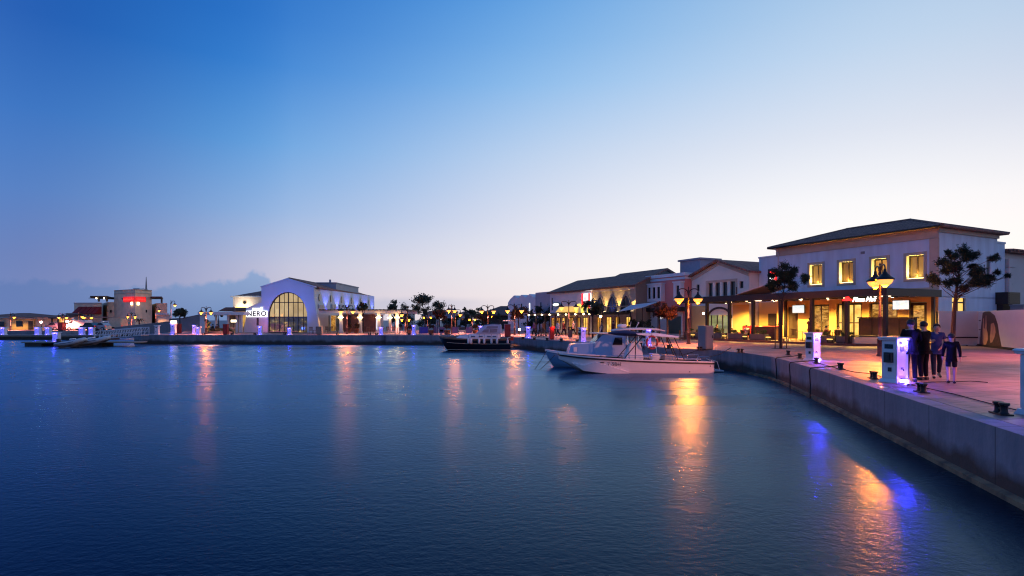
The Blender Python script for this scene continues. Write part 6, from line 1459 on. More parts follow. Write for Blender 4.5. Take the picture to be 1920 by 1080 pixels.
tree("slim pine with a wispy round crown before the square red sign", PXL(1464,35.8), 5.3, .075,
     pxblobs(1464,35.8,[(1474,501,11),(1462,512,12),(1488,512,11),(1498,505,7),(1450,516,8),(1480,524,13),(1500,522,9),(1447,532,8),(1466,530,11),(1490,533,10),(1456,541,7),(1478,541,8),(1440,536,4),(1504,528,5),(1470,515,12),(1484,518,11)],.7,5), leafp, leaf=.13, n=2300, needles=True, lean=(.3,0), stakes=2, seed=5, name="pine_tree", guard=True, fork=.62)
tree("larger pine with open layered crown beside the three people", PXL(1786,28.0), 5.2, .105,
     pxblobs(1786,28.0,[(1808,472,13),(1822,480,11),(1770,484,10),(1786,490,12),(1846,486,9),(1752,527,9),(1764,520,11),(1766,500,10),(1775,508,11),(1798,503,12),(1812,512,13),(1830,518,12),(1845,508,10),(1860,521,10),(1872,521,7),(1880,519,4),(1838,532,11),(1815,530,12),(1795,527,11),(1852,530,9),(1780,532,8),(1825,540,8),(1806,486,10),(1842,497,7),(1757,478,5),(1866,512,5)],.8,9,.9), leafp, leaf=.13, n=2300, needles=True, lean=(.45,.1), seed=11, name="pine_tree", guard=True, fork=.58)
# bare low limbs of the big pine are part of its trunk; palms lit orange
def young_palm(label, px, d, top_py, mt, crown, seed):
    rng = random.Random(seed); H = fz(top_py,d)-GR; t = thing("street_tree", label, "tree", PXL(px,d), 0, "young trees along the promenade")
    m = MB(); m.tube([(0,0,0),(.03,0,H*.3),(0,.02,H*.62)], [.09,.075,.06], 8)
    for k in range(6):
        a = k*1.05+rng.random(); m.tube([(0,.02,H*.55),(.3*math.cos(a),.3*math.sin(a),H*.75),(.45*math.cos(a),.45*math.sin(a),H*.9)], [.04,.025,.01], 5)
    m.build("trunk", trunkm, t); m = MB()
    for k in range(9):
        a = k*2.4; r_ = crown*rng.uniform(.25,.62); leaf_blob(m, (r_*math.cos(a), r_*math.sin(a), H*rng.uniform(.66,.93)), crown*rng.uniform(.34,.5), int(230*crown), .11, rng)
    m.build("crown", mt, t); return t
young_palm("young tree with reddish leaves lit orange, left of a pair before the shade sail", 1236, 46.5, 562, leafo, 1.0, 21)
young_palm("young tree with reddish leaves lit orange, right of a pair before the shade sail", 1251, 45.8, 568, leafo, .95, 22)
young_palm("dark round young tree before the sandstone arches", 1111, 50.5, 561, leafd, 1.15, 23)
young_palm("dark leafy tree standing in the cafe pergola before the blue wall", 681, 77, 565, leafd, 1.0, 24)
young_palm("flame coloured young tree behind the twin lamp right of the black boat", 972, 73, 578, leafo, 1.5, 25)
young_palm("orange lit young tree left of the bright end on lamp", 824, 80, 581, leafo, 1.2, 26)
young_palm("orange lit leafy tree behind the cabin of the black boat", 908, 84, 588, leafo, 1.6, 27)
young_palm("round dark crowned tree under the tall single lamp near the ramp wall", 337, 80, 575, leafd, 1.35, 28)
for i, (px, d, ty, cr, n_, lb) in enumerate(((741,98,563,2.3,8,"dark spiky tree behind the far end of the cafe pergola"),(797,92,554,2.9,13,"tall dark ragged tree, the tallest behind the low twin lamp"),(873,110,578,2.2,7,"dark low tree right of the bright end on lamp"),(898,118,577,2.4,7,"dark low tree between boat lamps and pavilion"),(1012,88,574,1.9,7,"dark tree before the flat pale block"),(1030,84,585,1.6,6,"small dark tree before the lavender building's far end"))):
    rng = random.Random(50+i); H = fz(ty,d)-GR
    bl = [((rng.uniform(-1,1)*cr*.85, rng.uniform(-1,1)*cr*.6, H*rng.uniform(.5,.9)), cr*rng.uniform(.3,.48)) for _ in range(n_)]
    bl.append(((0,0,H*.92), cr*.3))
    tree(lb, PXL(px,d), H, .11, bl, leafd, leaf=.17, n=230, seed=60+i, name="street_tree", group="dark trees behind the terraces", fork=.4)
for i, (x0, x1, hz, d, lb) in enumerate(((735,800,3.0,112,"dark hedge row behind the cafe pergola's far end"),(800,880,2.7,113,"dark hedge row behind the potted bushes"),(880,985,3.0,112,"dark hedge row behind the black boat and pavilion"),(985,1040,3.6,86,"dark hedge mass left of the lavender building's pergola"))):
    rng = random.Random(80+i); t = thing("hedge", lb, "hedge", (0,0,GR), 0, "dark hedges in the distance"); m = MB()
    a, b = fx(x0,d), fx(x1,d); n_ = int((b-a)/1.1)
    for k in range(n_): leaf_blob(m, (a+(b-a)*(k+rng.random())/n_, d+rng.uniform(-.8,.8), hz*rng.uniform(.25,.8)), hz*rng.uniform(.28,.42), 170, .22, rng)
    m.build("foliage", leafd, t); m = MB(); [m.tube([(a+(b-a)*(k+.5)/n_, d, 0),(a+(b-a)*(k+.5)/n_, d, hz*.5)], .05, 5) for k in range(n_)]; m.build("stems", trunkm, t)
rng = random.Random(99); t = rowthing("hedge", "clipped dark green hedge beside the sandstone building's end", "hedge", SB0-4.2, 4.3); m = MB()
for k in range(16): leaf_blob(m, (rng.uniform(0,4.2), rng.uniform(-.4,.4), rng.uniform(.5,1.6)), .48, 190, .12, rng)
m.build("foliage", leafd, t); m = MB(); [m.tube([(k*.6+.2,0,0),(k*.6+.2,0,1.0)], .04, 5) for k in range(7)]; m.build("stems", trunkm, t)
def box_planter(label, x, y, w, h, bush=True, seed=0):
    rng = random.Random(seed); t = rowthing("box_planter", label, "planter", x, y, .17, "box planters along the restaurant deck")
    m = MB(); m.box(-w/2,w/2,-.25,.25,.04,h); m.build("box", planterm, t, bevel=.01); m = MB(); m.box(-w/2+.03,w/2-.03,-.22,.22,0,.04); m.build("foot", blackm, t); m = MB(); m.box(-w/2-.02,w/2+.02,-.27,.27,h+.002,h+.03); m.build("rim", planterm, t)
    if bush:
        m = MB()
        for k in range(int(w*5)): leaf_blob(m, (-w/2+.12+(w-.24)*rng.random(), rng.uniform(-.12,.12), h+.12+rng.uniform(0,.16)), .2, 110, .055, rng)
        m.build("bush", leafm, t)
    return t
for k, (t_, w, lb) in enumerate(((18.0,.9,"box planter with bush nearest the grey service cabinet"),(16.4,1.5,"wide box planter below the man in the white shirt"),(14.5,1.3,"box planter right of the white shirted man"),(12.3,1.7,"wide box planter with drooping bush under the seated diners"),(10.1,1.5,"box planter with bush left of the slim pine"),(4.2,1.0,"box planter behind the farther white pedestal"),(3.0,1.1,"leafy box planter at the deck corner near the lit bench"))):
    yy = 6.0 if k != 6 else 5.7
    box_planter(lb, t_, yy, w, .46, True, 200+k)
for k, (t_, lb) in enumerate(((17.2,"small step lamp between the first two planters"),(13.4,"amber step lamp under the diners"),(11.2,"amber step lamp left of the drooping bush planter"),(8.9,"amber step lamp left of the pine trunk"),(7.3,"amber step lamp right of the pine trunk"),(3.7,"amber step lamp behind the farther pedestal"))):
    o = rowthing("step_lamp", lb, "step lamp", t_, 6.35, .17, "amber step lamps on the deck"); m = MB(); m.box(-.22,.22,-.06,.06,.3,.36); m.box(-.2,-.16,-.05,.05,0,.3); m.box(.16,.2,-.05,.05,0,.3); m.build("body", dkmetal, o); m = MB(); m.box(-.2,.2,-.05,.065,.22,.297); m.build("lens", strip, o)
def pot_bush(label, px, d, r, seed):
    rng = random.Random(seed); t = thing("potted_bush", label, "potted plant", PXL(px,d), 0, "round bushes in terracotta pots")
    m = MB(); m.lathe([(r*.45,0),(r*.62,.45),(r*.68,.47),(r*.68,.56),(r*.58,.56),(r*.55,.5)], (0,0,0), 14); m.build("pot", terracotta, t, smooth=True)
    m = MB(); 
    for k in range(9): a = k*2.4; leaf_blob(m, (r*.45*math.cos(a), r*.45*math.sin(a), .78+r*.75*rng.random()), r*.48, 80, .075, rng)
    m.build("foliage", leafo, t)
for k, (px, d, r, lb) in enumerate(((808,70.2,.52,"round bush in terracotta pot right of the violet screen"),(838.5,70.2,.60,"large round bush in terracotta pot above the black boat's bow"),(891,70.5,.5,"round bush in terracotta pot behind the black boat's cabin"),(768,73,.4,"small bush in orange pot beside the tall pedestal"),(668,78.5,.6,"dark round bush in pot among the pergola columns"),(655,81,.45,"round bush in pot beside the yellow lit column"))): pot_bush(lb, px, d, r, 300+k)
for k, (px, w, mt, lb) in enumerate(((794.5,16,"blue","wide violet blue fabric wind screen right of the pedestal"),(817,8,"pink","mauve wind screen left of a thin gate frame"),(828,9,"pink","mauve wind screen with dark emblem blotch right of the gate frame"),(853,11,"pink","mauve wind screen right of the large potted bush"),(879.5,11,"pink","mauve wind screen behind the small foredeck pedestal"))):
    d = 70.6; t = thing("wind_screen", lb, "wind screen", PXL(px,d), 0, "fabric wind screens along the terrace"); hw = w*d/FPX/2
    m = MB(); m.box(-hw,hw,-.015,.015,.12,.92); m.build("fabric", mat("violet_fabric",(.12,.10,.50),.8) if mt == "blue" else mat("mauve_fabric",(.34,.20,.34),.8), t)
    m = MB(); [m.tube([(s_*(hw+.03),0,0),(s_*(hw+.03),0,1.0)], .025, 6) for s_ in (-1,1)]; m.tube([(-hw,0,.96),(hw,0,.96)], .02, 6); m.build("frame", dkmetal, t)
    if k == 2: m = MB(); m.box(-.2,.2,-.03,-.016,.35,.6); m.build("emblem", cloth_k, t)
gf = thing("gate_frame", "thin pale gate frame between the mauve wind screens", "gate", PXL(820.5,70.4)); m = MB(); m.tube([(-.16,0,0),(-.16,0,1.75),(.16,0,1.75),(.16,0,0)], .03, 6); m.build("frame", offw, gf); m = MB(); m.box(-.13,.13,-.01,.01,1.1,1.7); m.build("notice", cloth_g, gf)
br_ = thing("garden_bench", "slatted brown bench between two mauve wind screens", "bench", PXL(866,70.8)); m = MB(); [m.box(-.42,.42,-.2+i*.13,-.1+i*.13,.40,.44) for i in range(3)]; m.build("seat", dkwood, br_); m = MB(); [m.box(-.42,.42,.2,.23,.52+i*.14,.62+i*.14) for i in range(3)]; m.build("backrest", dkwood, br_); 
for s_ in (-.4,.36): m = MB(); m.box(s_,s_+.05,-.2,.23,0,.4); m.build("leg", dkmetal, br_)
um = thing("market_umbrella", "pale open umbrella behind the twin lamp right of the black boat", "umbrella", PXL(960,75)); m = MB(); m.lathe([(1.25,0),(1.25,-.09),(1.2,-.09),(.05,.32),(.001,.38)] [::-1], (0,0,1.72), 10); m.build("canopy", canvasw, um); m = MB(); m.tube([(0,0,0),(0,0,1.95)], .03, 6); m.box(-.25,.25,-.25,.25,0,.08); m.build("pole", dkmetal, um)
# chairs and tables
ch0 = tb0 = None
def chair(label, loc, rz, group):
    global ch0
    if ch0: return dup(ch0, loc, rz, label, group)
    ch0 = thing("cafe_chair", label, "chair", loc, rz, group)
    m = MB(); m.box(-.21,.21,-.21,.21,.42,.46); m.build("seat", rattan, ch0, bevel=.01); m = MB(); [m.box(-.20+i*.09,-.15+i*.09,.18,.21,.46,.88) for i in range(5)]; m.box(-.22,.22,.17,.215,.82,.90); m.build("backrest", rattan, ch0)
    for a, b in ((-.19,-.19),(.19,-.19),(-.19,.19),(.19,.19)): m = MB(); m.tube([(a,b,0),(a*.95,b*.95,.42)], .018, 6); m.build("leg", dkmetal, ch0)
    return ch0
def table(label, loc, group, rz=0):
    global tb0
    if tb0: return dup(tb0, loc, rz, label, group)
    tb0 = thing("cafe_table", label, "table", loc, rz, group)
    m = MB(); m.box(-.36,.36,-.36,.36,.71,.745); m.build("top", teak, tb0, bevel=.008); m = MB(); m.tube([(0,0,.03),(0,0,.71)], .03, 8); m.build("pillar", dkmetal, tb0); m = MB(); m.box(-.25,.25,-.04,.04,0,.03); m.box(-.04,.04,-.25,-.041,0,.03); m.box(-.04,.04,.041,.25,0,.03); m.build("foot", dkmetal, tb0)
    return tb0
for k, (px, d, rz, lb) in enumerate(((583,74,20,"pale lit chair outside the cafe corner near the box"),(590,75,-60,"second chair outside the cafe corner"),(612,78,10,"brown chair behind the green grey box"),(622,77.5,200,"brown chair before the striped lit window"),(630,78,30,"brown chair left of the first yellow column"),(652,77,-20,"brown chair right of the first yellow column"),(664,77,160,"brown chair under the twin lamp"),(683,77.5,15,"brown chair at the foot of the second column"),(697,77,190,"brown chair left of the third column"),(716,77,0,"brown chair right of the pedestal before the pergola"),(728,77,170,"brown chair left of the last column"),(738,77.5,40,"brown chair at the last pergola column"),(752,77,200,"brown chair beyond the last pergola column"))):
    chair(lb, PXL(px,d), R(rz), "brown cafe chairs at the pergola")
for px, d, lb in ((617,77.8,"brown cafe table before the striped lit window"),(658,76.8,"brown cafe table under the twin lamp"),(690,77.2,"brown cafe table by the second column"),(722,77,"brown cafe table between the last two columns"),(745,77,"brown cafe table at the pergola's far end")): table(lb, PXL(px,d), "cafe tables at the pergola")
for k, (x, y, rz, lb) in enumerate(((16.2,4.4,30,"chair of the diner beside the white shirted man"),(14.6,4.5,200,"chair of the seated woman on the deck"),(12.6,4.6,160,"chair left of the pine at the deck table"),(11.9,4.4,0,"chair right of the deck table near the pine"),(8.3,4.2,40,"chair left of the standing man in dark red"),(6.0,4.2,-20,"chair right of the standing man in dark red"),(5.2,4.6,170,"chair of the diner under the neon sign"),(4.4,4.4,20,"chair right of the diner under the neon sign"),(7.2,3.2,90,"chair before the lit shelf window"))): 
    p = F(x, y, .17); chair(lb, p, FRZ + R(rz), "restaurant chairs on the deck")
for x, y, lb in ((15.4,4.4,"deck table of the seated diners by the red bench"),(12.2,4.5,"deck table left of the pine trunk"),(7.5,4.2,"deck table left of the man in dark red"),(4.9,4.3,"deck table below the neon script sign")): table(lb, F(x,y,.17), "restaurant tables on the deck", FRZ)
for k, (px, d, rz, lb) in enumerate(((1279,50.5,60,"dark chair left at the high table behind the widespread lamp"),(1288,50.5,-40,"dark chair right at the high table behind the widespread lamp"),(1005,61,20,"chair on the open paving left of the lit red cabinet"),(1014,60.5,200,"chair on the paving just left of the lit red cabinet"),(1022,62,100,"chair on the paving behind the lit red cabinet"))): chair(lb, PXL(px,d), R(rz), "loose chairs on the promenade")
table("table between the two dark chairs behind the widespread lamp", PXL(1284,50.6), "loose tables on the promenade"); table("table among the loose chairs left of the lit red cabinet", PXL(1010,61.4), "loose tables on the promenade")
tbl = thing("lamp_table", "small terrace table with a glowing table lamp left of the cafe sign", "table", PXL(437,76)); m = MB(); m.box(-.45,.45,-.4,.4,.70,.75); m.build("top", offw, tbl); m = MB(); m.tube([(0,0,0),(0,0,.7)], .05, 6); m.build("pillar", offw, tbl)
tlp = thing("table_lamp", "glowing white drum lamp standing on the terrace table", "lamp", (fx(438,76),76,pz+.75)); m = MB(); m.lathe([(.3,.75),(.33,.76),(.33,1.05),(.3,1.07)], (0,0,0), 14); m.build("shade", mat("lamp_shade_glass",(.8,.75,.6),.5,emit=(1,.82,.5),estr=4), tlp); m = MB(); m.lathe([(.14,0),(.14,.03),(.03,.05),(.03,.76)], (0,0,0), 10); m.build("stem", dkmetal, tlp)

# ------------------------------------------------------------------ people
def skin_mesh(verts, edges, radii, sub=1):
    me = bpy.data.meshes.new("tmp"); me.from_pydata(verts, edges, [])
    o = bpy.data.objects.new("tmp", me); C.objects.link(o)
    o.modifiers.new("s", 'SKIN')
    for sv, r in zip(me.skin_vertices[0].data, radii): sv.radius = (r, r) if not isinstance(r, tuple) else r
    me.skin_vertices[0].data[0].use_root = True
    if sub: ms = o.modifiers.new("d", 'SUBSURF'); ms.levels = sub; ms.render_levels = sub
    dg = bpy.context.evaluated_depsgraph_get(); dg.update()
    nm = bpy.data.meshes.new_from_object(o.evaluated_get(dg)); bpy.data.objects.remove(o)
    for p in nm.polygons: p.use_smooth = True
    return nm
def part_mesh(name, me, mt, parent):
    me.materials.clear(); me.materials.append(mt); o = bpy.data.objects.new(name, me); C.objects.link(o); o.parent = parent; return o
def person(label, loc, rz, shirt, legs, pose="stand", H=1.72, arms=None, detail=False, hair=None, short=False, bag=None, sleeves=True, seed=0):
    """faces +y in its own frame; x to its left/right; pose stand, walk or sit"""
    k = H/1.72; t = thing("person", label, "person", loc, rz)
    V = {}
    V['pel'] = (0,0,.95); V['sp'] = (0,.01,1.14); V['ch'] = (0,.0,1.33); V['nk'] = (0,-.01,1.47); V['hb'] = (0,.015,1.545); V['hm'] = (0,.02,1.625); V['ht'] = (0,.01,1.69)
    st = {'stand': (0,0,0,0), 'walk': (.20,-.22,-.16,.10), 'sit': (0,0,0,0)}[pose]
    for s_, sd in (('l',1),('r',-1)):
        V['sh'+s_] = (sd*.17,-.01,1.41); V['hip'+s_] = (sd*.085,0,.90)
        sw = st[0] if sd > 0 else st[1]
        if pose == 'sit':
            V['kn'+s_] = (sd*.11,.42,.93); V['an'+s_] = (sd*.12,.40,.52); V['to'+s_] = (sd*.13,.54,.47)
        else:
            V['kn'+s_] = (sd*.095,sw*.55+.03,.50); V['an'+s_] = (sd*.095,sw*1.1-(.06 if sw<0 else 0),.085 + (.06 if sw < 0 else 0)); V['to'+s_] = (sd*.105,sw*1.1+.14,.035)
        a = (arms or {}).get(s_)
        if a: V['el'+s_], V['wr'+s_] = a
        else:
            q_ = -sw*.6; V['el'+s_] = (sd*.225,q_*.6-.03,1.13); V['wr'+s_] = (sd*.235,q_*1.2+.05,.90)
    def S(n): x,y,z = V[n]; return (x*k,y*k,z*k)
    names = ['pel','sp','ch','nk','hb','hm','ht']; rad = [.092,.10,.125,.047,.072,.088,.058]
    E = [(i,i+1) for i in range(6)]; VV = [S(n) for n in names]
    def chain(start, items):
        prev = start
        for p, r in items:
            VV.append(p); rad.append(r); E.append((prev, len(VV)-1)); prev = len(VV)-1
        return prev
    for s_, sd in (('l',1),('r',-1)):
        chain(0, [(S('hip'+s_),.072),(S('kn'+s_),.058),(S('an'+s_),.04),(S('to'+s_),.035)])
        wr = chain(2, [(S('sh'+s_),.062),(S('el'+s_),.042),(S('wr'+s_),.029)])
        el, w_ = Vector(S('el'+s_)), Vector(S('wr'+s_)); dr = (w_-el).normalized()
        pm = w_ + dr*.05*k; palm = chain(wr, [(tuple(pm),.030)])
        side = dr.cross(Vector((sd,0,0))).normalized()
        if detail:
            for j, ln in enumerate((.075,.085,.08,.062)):
                b0 = pm + dr*.035*k + side*(.026 - .0175*j)*k; f1 = b0 + dr*ln*.55*k + Vector((-sd*.004,0,0)); f2 = f1 + (dr*.8 + Vector((-sd*.45,0,0))).normalized()*ln*.5*k
                chain(palm, [(tuple(b0),.010),(tuple(f1),.009),(tuple(f2),.0075)])
            th = pm + side*.035*k; chain(palm, [(tuple(th),.011),(tuple(th + (dr*.6+side*.6).normalized()*.045*k),.009)])
        else: chain(palm, [(tuple(pm + dr*.075*k),.018)])
    hm = Vector(S('hm')); chain(5, [(tuple(hm + Vector((0,.098,-.012))*k),.014)])
    for sd in (1,-1): chain(5, [(tuple(hm + Vector((sd*.088,-.005,-.005))*k),.018)])
    part_mesh("body", skin_mesh(VV, E, [r*k for r in rad], 2 if detail else 1), skinm, t)
    # shirt
    vs = [tuple(Vector(S('pel'))+Vector((0,0,-.02*k))),S('sp'),S('ch'),tuple(Vector(S('ch'))*.35+Vector(S('nk'))*.65)]; ed = [(0,1),(1,2),(2,3)]; rr = [.160,.145,.158,.075]
    for s_ in 'lr':
        vs += [S('sh'+s_), S('el'+s_), tuple(Vector(S('el'+s_))*.1+Vector(S('wr'+s_))*.9) if sleeves else tuple(Vector(S('sh'+s_))*.25+Vector(S('el'+s_))*.75)]; n = len(vs)
        if sleeves: ed += [(2,n-3),(n-3,n-2),(n-2,n-1)]; rr += [.078,.056,.040]
        else: vs[-2], vs[-1] = tuple((Vector(vs[-3])+Vector(vs[-1]))/2), vs[-1]; ed += [(2,n-3),(n-3,n-2),(n-2,n-1)]; rr += [.078,.064,.058]
    if pose != 'sit':
        p_ = Vector(S('pel')); vs.append(tuple(p_ + Vector((0,0,-.10*k)))); ed.append((0, len(vs)-1)); rr.append(.158); vs.append(tuple(p_ + Vector((0,0,-.15*k)))); ed.append((len(vs)-2, len(vs)-1)); rr.append(.150)
    part_mesh("shirt", skin_mesh(vs, ed, [r*k for r in rr], 1), shirt, t)
    vs = [tuple(Vector(S('pel'))+Vector((0,0,.03*k))), S('pel')]; ed = [(0,1)]; rr = [.128,.138]
    for s_ in 'lr':
        e_ = S('an'+s_); 
        if short: e_ = tuple(Vector(S('hip'+s_))*.15+Vector(S('kn'+s_))*.85); mid = tuple((Vector(S('hip'+s_))+Vector(e_))/2)
        else: mid = S('kn'+s_)
        vs += [S('hip'+s_), mid, e_]; n = len(vs); ed += [(1,n-3),(n-3,n-2),(n-2,n-1)]; rr += [.112,.085 if short else .075,.078 if short else .058]
    part_mesh("shorts" if short else "trousers", skin_mesh(vs, ed, [r*k for r in rr], 1), legs, t)
    m = MB()
    hb_, ht_ = Vector(S('hb')), Vector(S('ht')); c = hm + Vector((0,-.014,.018))*k
    for i in range(7):
        z = i/6; 
    m.ball(tuple(c), .106*k, 14, 9, 1.0); 
    ho = m.build("hair", hair or hairm, t, smooth=True)
    for v in ho.data.vertices:
        p = v.co
        if p.y > hm.y + .035*k and p.z < hm.z + .055*k: v.co.y = hm.y + .03*k - (hm.z+.055*k-p.z)*.3; v.co.x *= .9
        if p.z < hm.z - .045*k: v.co.z = hm.z - .045*k; 
    for s_ in 'lr':
        m = MB(); a, to = Vector(S('an'+s_)), Vector(S('to'+s_)); o_ = to - a; o_.z = 0; o_ = o_.normalized() if o_.length > 1e-4 else Vector((0,1,0)); z0 = min(a.z-.085*k, to.z-.035*k)
        m.tube([a + Vector((0,0,-.045*k)) - o_*.06*k, a + Vector((0,0,-.04*k)) + o_*.05*k, to + o_*.05*k + Vector((0,0,.008*k))], [.045*k,.05*k,.036*k], 8); m.build("shoe", blackp, t, smooth=True)
    if detail:
        for sd in (1,-1): m = MB(); m.ball(tuple(hm + Vector((sd*.032,.083,.012))*k), .011*k, 8, 6); m.build("eye", blackp, t)
        m = MB(); m.box(hm.x-.022*k,hm.x+.022*k,hm.y+.076*k,hm.y+.086*k,hm.z-.05*k,hm.z-.043*k); m.build("mouth", mat("lip",(.35,.14,.12),.5), t)
    return t
def at(px, py): d = gd(py); return (fx(px,d), d, pz)
person("second person in black standing close behind the tall one", at(1732,712.5), R(15), cloth_k, cloth_k, "stand", 1.74, {"l":((.22,.08,1.16),(.05,.26,1.08)),"r":((-.23,0,1.14),(-.2,.12,.93))}, True)
person("tall person in black standing with back turned, right of the large pedestal", at(1708,716.5), R(-20), cloth_k, cloth_k, "stand", 1.80, {'l':((.24,.06,1.14),(.12,.24,1.12)),'r':((-.24,-.02,1.14),(-.22,.14,.94))}, True)
person("person in a pale blue lit shirt leaning beside the tall black clad person", at(1756,709), R(150), cloth_b, cloth_d, "walk", 1.66, {'l':((.24,.10,1.16),(.16,.34,1.2)),'r':((-.22,.02,1.15),(-.1,.2,1.0))}, True, sleeves=False)
person("child in dark jacket and bare calves walking, right of the group", at(1784,720), R(-35), cloth_k, cloth_d, "walk", 1.40, None, True, short=True)
person("man in a white shirt standing on the deck left of the diners", F(16.9,4.9,.17), FRZ+R(-60), cloth_w, cloth_k, "stand", 1.74)
person("person in dark clothes seated at the deck table by the red bench", F(16.2,4.4,-.30), FRZ+R(100), cloth_k, cloth_d, "sit", 1.68)
person("fair clothed woman seated facing left at the deck table by the red bench", F(14.6,4.5,-.30), FRZ+R(-80), mat("peach_cotton",(.45,.25,.16),.85), cloth_d, "sit", 1.62)
person("man in dark red standing with raised arms under the pergola", F(6.55,4.6,.17), FRZ+R(175), cloth_r, cloth_d, "stand", 1.78, {'l':((.30,.02,1.28),(.17,.10,1.56)),'r':((-.30,.02,1.28),(-.17,.10,1.56))})
person("diner seated under the neon script sign", F(5.2,4.6,-.30), FRZ+R(150), cloth_r, cloth_k, "sit", 1.66)
person("second diner seated to the right under the neon sign", F(4.4,4.4,-.30), FRZ+R(20), cloth_k, cloth_k, "sit", 1.64)
person("seated diner in a pale shirt partly hidden by the pine trunk", F(12.6,4.6,-.30), FRZ+R(60), cloth_w, cloth_d, "sit", 1.66)
for px, d, rz, sh, lg, lb in ((1046,64,60,cloth_w,cloth_d,"passer by in white walking behind the lit red cabinet"),(1057,66,-80,cloth_r,cloth_d,"passer by in red before the lavender building's pergola"),(1075,67,120,cloth_g,cloth_k,"passer by in grey right of the twin lamp's pole"),(1001,62,80,mat("pink_cotton",(.5,.14,.25),.85),cloth_k,"passer by in pink right of the blue lit pedestal"),(1019,63,-70,mat("orange_cotton",(.5,.16,.05),.85),cloth_g,"passer by in orange left of the lit red cabinet"),(1128,58,70,cloth_g,cloth_d,"passer by in grey above the cabin boat's bow cabin"),(1150,57,-60,cloth_r,cloth_k,"passer by in dark red before the sandstone pergola")):
    person(lb, PXL(px,d), R(rz), sh, lg, "walk", 1.7)
for px, d, rz, sh, lb in ((407,77,40,cloth_r,"guest in red seated on the pink lit terrace"),(399,77.5,-40,cloth_k,"guest in black seated on the pink lit terrace")):
    person(lb, (fx(px,d),d,pz-.47), R(rz), sh, cloth_k, "sit", 1.7); chair("chair of the " + lb, PXL(px,d), R(rz+180), "terrace chairs left of the cafe sign")
hg = thing("terrace_hedge", "low dark flower hedge along the pink lit terrace", "hedge", (0,75.5,pz)); rng = random.Random(5); m = MB()
for k in range(16): leaf_blob(m, (fx(395+k*2.6,75.5), rng.uniform(-.2,.2), .35+.3*rng.random()), .35, 90, .09, rng)
m.build("foliage", leafd, hg); m = MB(); m.box(fx(393,75.5),fx(437,75.5),-.25,.25,0,.3); m.build("trough", planterm, hg)
cy_ = thing("cypress_shrub", "tall yellow lit columnar shrub behind the terrace lamp post", "shrub", PXL(390,74)); m = MB(); rng = random.Random(8)
for k in range(12): leaf_blob(m, (rng.uniform(-.15,.15), rng.uniform(-.15,.15), .3+k*.13), .32, 90, .08, rng)
m.build("foliage", leafm, cy_); m = MB(); m.tube([(0,0,0),(0,0,1.6)], .05, 6); m.build("stem", trunkm, cy_)

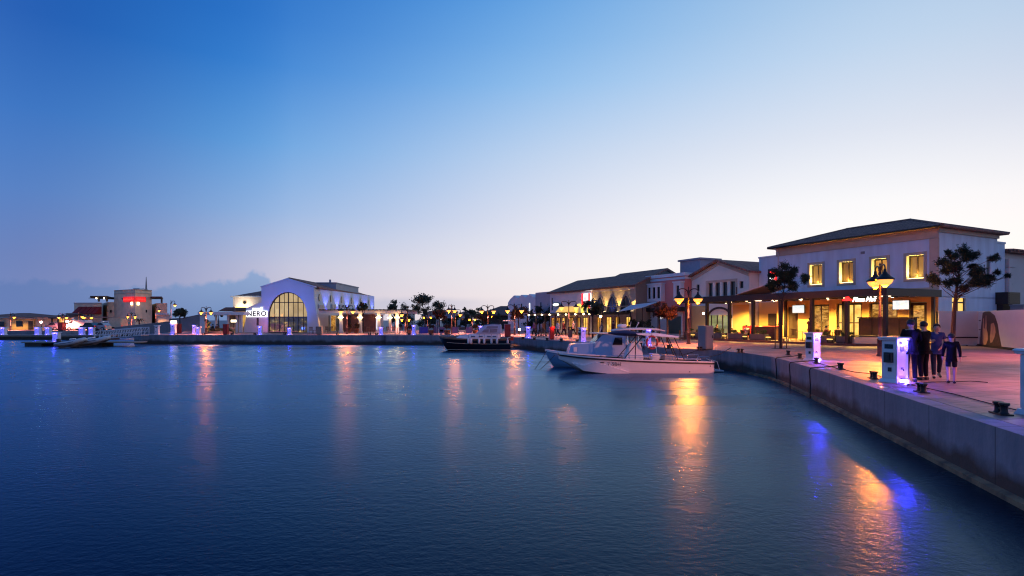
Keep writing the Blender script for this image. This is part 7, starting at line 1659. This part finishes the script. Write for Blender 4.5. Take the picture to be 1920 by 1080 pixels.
# ------------------------------------------------------------------ vehicles at far left
def vehicle(name, label, px0, px1, d, h, paint, kind="car", cargo=None, group=None):
    L = (px1-px0)*d/FPX; t = thing(name, label, "van" if kind != "car" else "car", (fx(px0,d), d, pz), 0, group); W = 1.75
    if kind == "car": prof = [(0,.25),(0,.75),(L*.05,.85),(L*.26,.9),(L*.38,h),(L*.72,h),(L*.9,.95),(L,.85),(L,.25)]
    elif kind == "van": prof = [(0,.3),(0,.9),(L*.04,1.05),(L*.12,1.15),(L*.22,h),(L*.97,h),(L,h-.12),(L,.3)]
    else: prof = [(0,.35),(0,1.2),(L*.02,h-.25),(L*.05,h-.1),(L*.42,h-.1),(L*.42,.35)]
    m = MB(); m.ext(prof, 0, W); m.build("body", paint, t, bevel=.05)
    if kind == "truck": m = MB(); m.box(L*.435,L,-.12,W+.12,.55,h+.35); m.build("cargo_box", cargo, t, bevel=.02); m = MB(); m.box(L*.3,L,.2,W-.2,.35,.547); m.build("chassis", blackm, t)
    m = MB()
    if kind == "car": m.ext([(L*.29,.93),(L*.40,h-.06),(L*.70,h-.06),(L*.86,.97)], -.012, -.002)
    elif kind == "van": m.ext([(L*.13,1.2),(L*.23,h-.15),(L*.34,h-.15),(L*.34,1.2)], -.012, -.002)
    else: m.ext([(L*.06,1.25),(L*.07,h-.3),(L*.36,h-.3),(L*.36,1.25)], -.012, -.002)
    m.build("side_window", glassd, t)
    for u in (.17,.80):
        wm_ = MB(); wm_.tube([(L*u,W-.17,.31),(L*u,W+.03,.31)], .31, 14); wm_.build("wheel", blackp, t)
        wm_ = MB(); wm_.tube([(L*u,-.03,.31),(L*u,.17,.31)], .31, 14); wo_ = wm_.build("wheel", blackp, t); m = MB(); m.tube([(L*u,-.05,.31),(L*u,-.032,.31)], .17, 12); m.build("hub", grey_met, wo_)
    m = MB(); m.box(-.02,.0-.003,.15,.4,.6,.75); m.box(-.02,-.003,W-.4,W-.15,.6,.75); m.build("headlight", whitep, t); m = MB(); m.box(L+.003,L+.02,.1,.3,.65,.85); m.build("tail_light", neonr2, t)
    return t
vcream = mat("cream_cargo_box",(.72,.56,.36),.5)
vehicle("box_truck", "white cab truck with tall cream cargo box before the tower", 188, 227, 100, 1.75, whitep, "truck", vcream)
vehicle("delivery_van", "long white delivery van left of the box truck", 124, 160, 99, 1.75, whitep, "van")
dkpaint = mat("dark_car_paint",(.02,.022,.03),.25,coat=.5); purp = mat("mauve_car_paint",(.14,.10,.16),.3,coat=.4); silv = mat("silver_car_paint",(.4,.4,.44),.3,.4)
for a, b, dd_, pt, lb in ((83,108,99,purp,"dark mauve car left of the red phone box"),(148,176,95,dkpaint,"dark car parked in front of the white van"),(176,196,95.5,silv,"silver car parked at the truck's cab"),(222,238,110,dkpaint,"dark car behind the truck's cargo box")):
    vehicle("parked_car", lb, a, b, dd_, 1.35, pt, "car", group="cars parked below the tower")
for px, d, ty, lb in ((233,108,598,"small dark palm against the tower's left face"),(261,108,598,"small dark palm right below the red neon sign"),(158,110,600,"small dark palm below the red awnings")):
    H = fz(ty,d)-GR; t = thing("palm_tree", lb, "tree", PXL(px,d), 0, "small palms at the tower foot"); m = MB(); m.tube([(0,0,0),(.03,0,H*.5),(0,0,H*.8)], [.16,.12,.10], 8); m.build("trunk", trunkm, t); m = MB()
    for k in range(14):
        a = k*2.4; r_ = 1.25; pts = [Vector((0,0,H*.8)), Vector((.5*r_*math.cos(a),.5*r_*math.sin(a),H*.8+.45*(1 if k % 2 else .6))), Vector((r_*math.cos(a),r_*math.sin(a),H*.8-.25*(k % 3)))]
        sd = Vector((-math.sin(a),math.cos(a),0))*.12; m.add([pts[0]-sd*.4,pts[0]+sd*.4,pts[1]+sd,pts[1]-sd,pts[2]], [(0,1,2,3),(3,2,4)])
    m.build("crown", leafd, t)
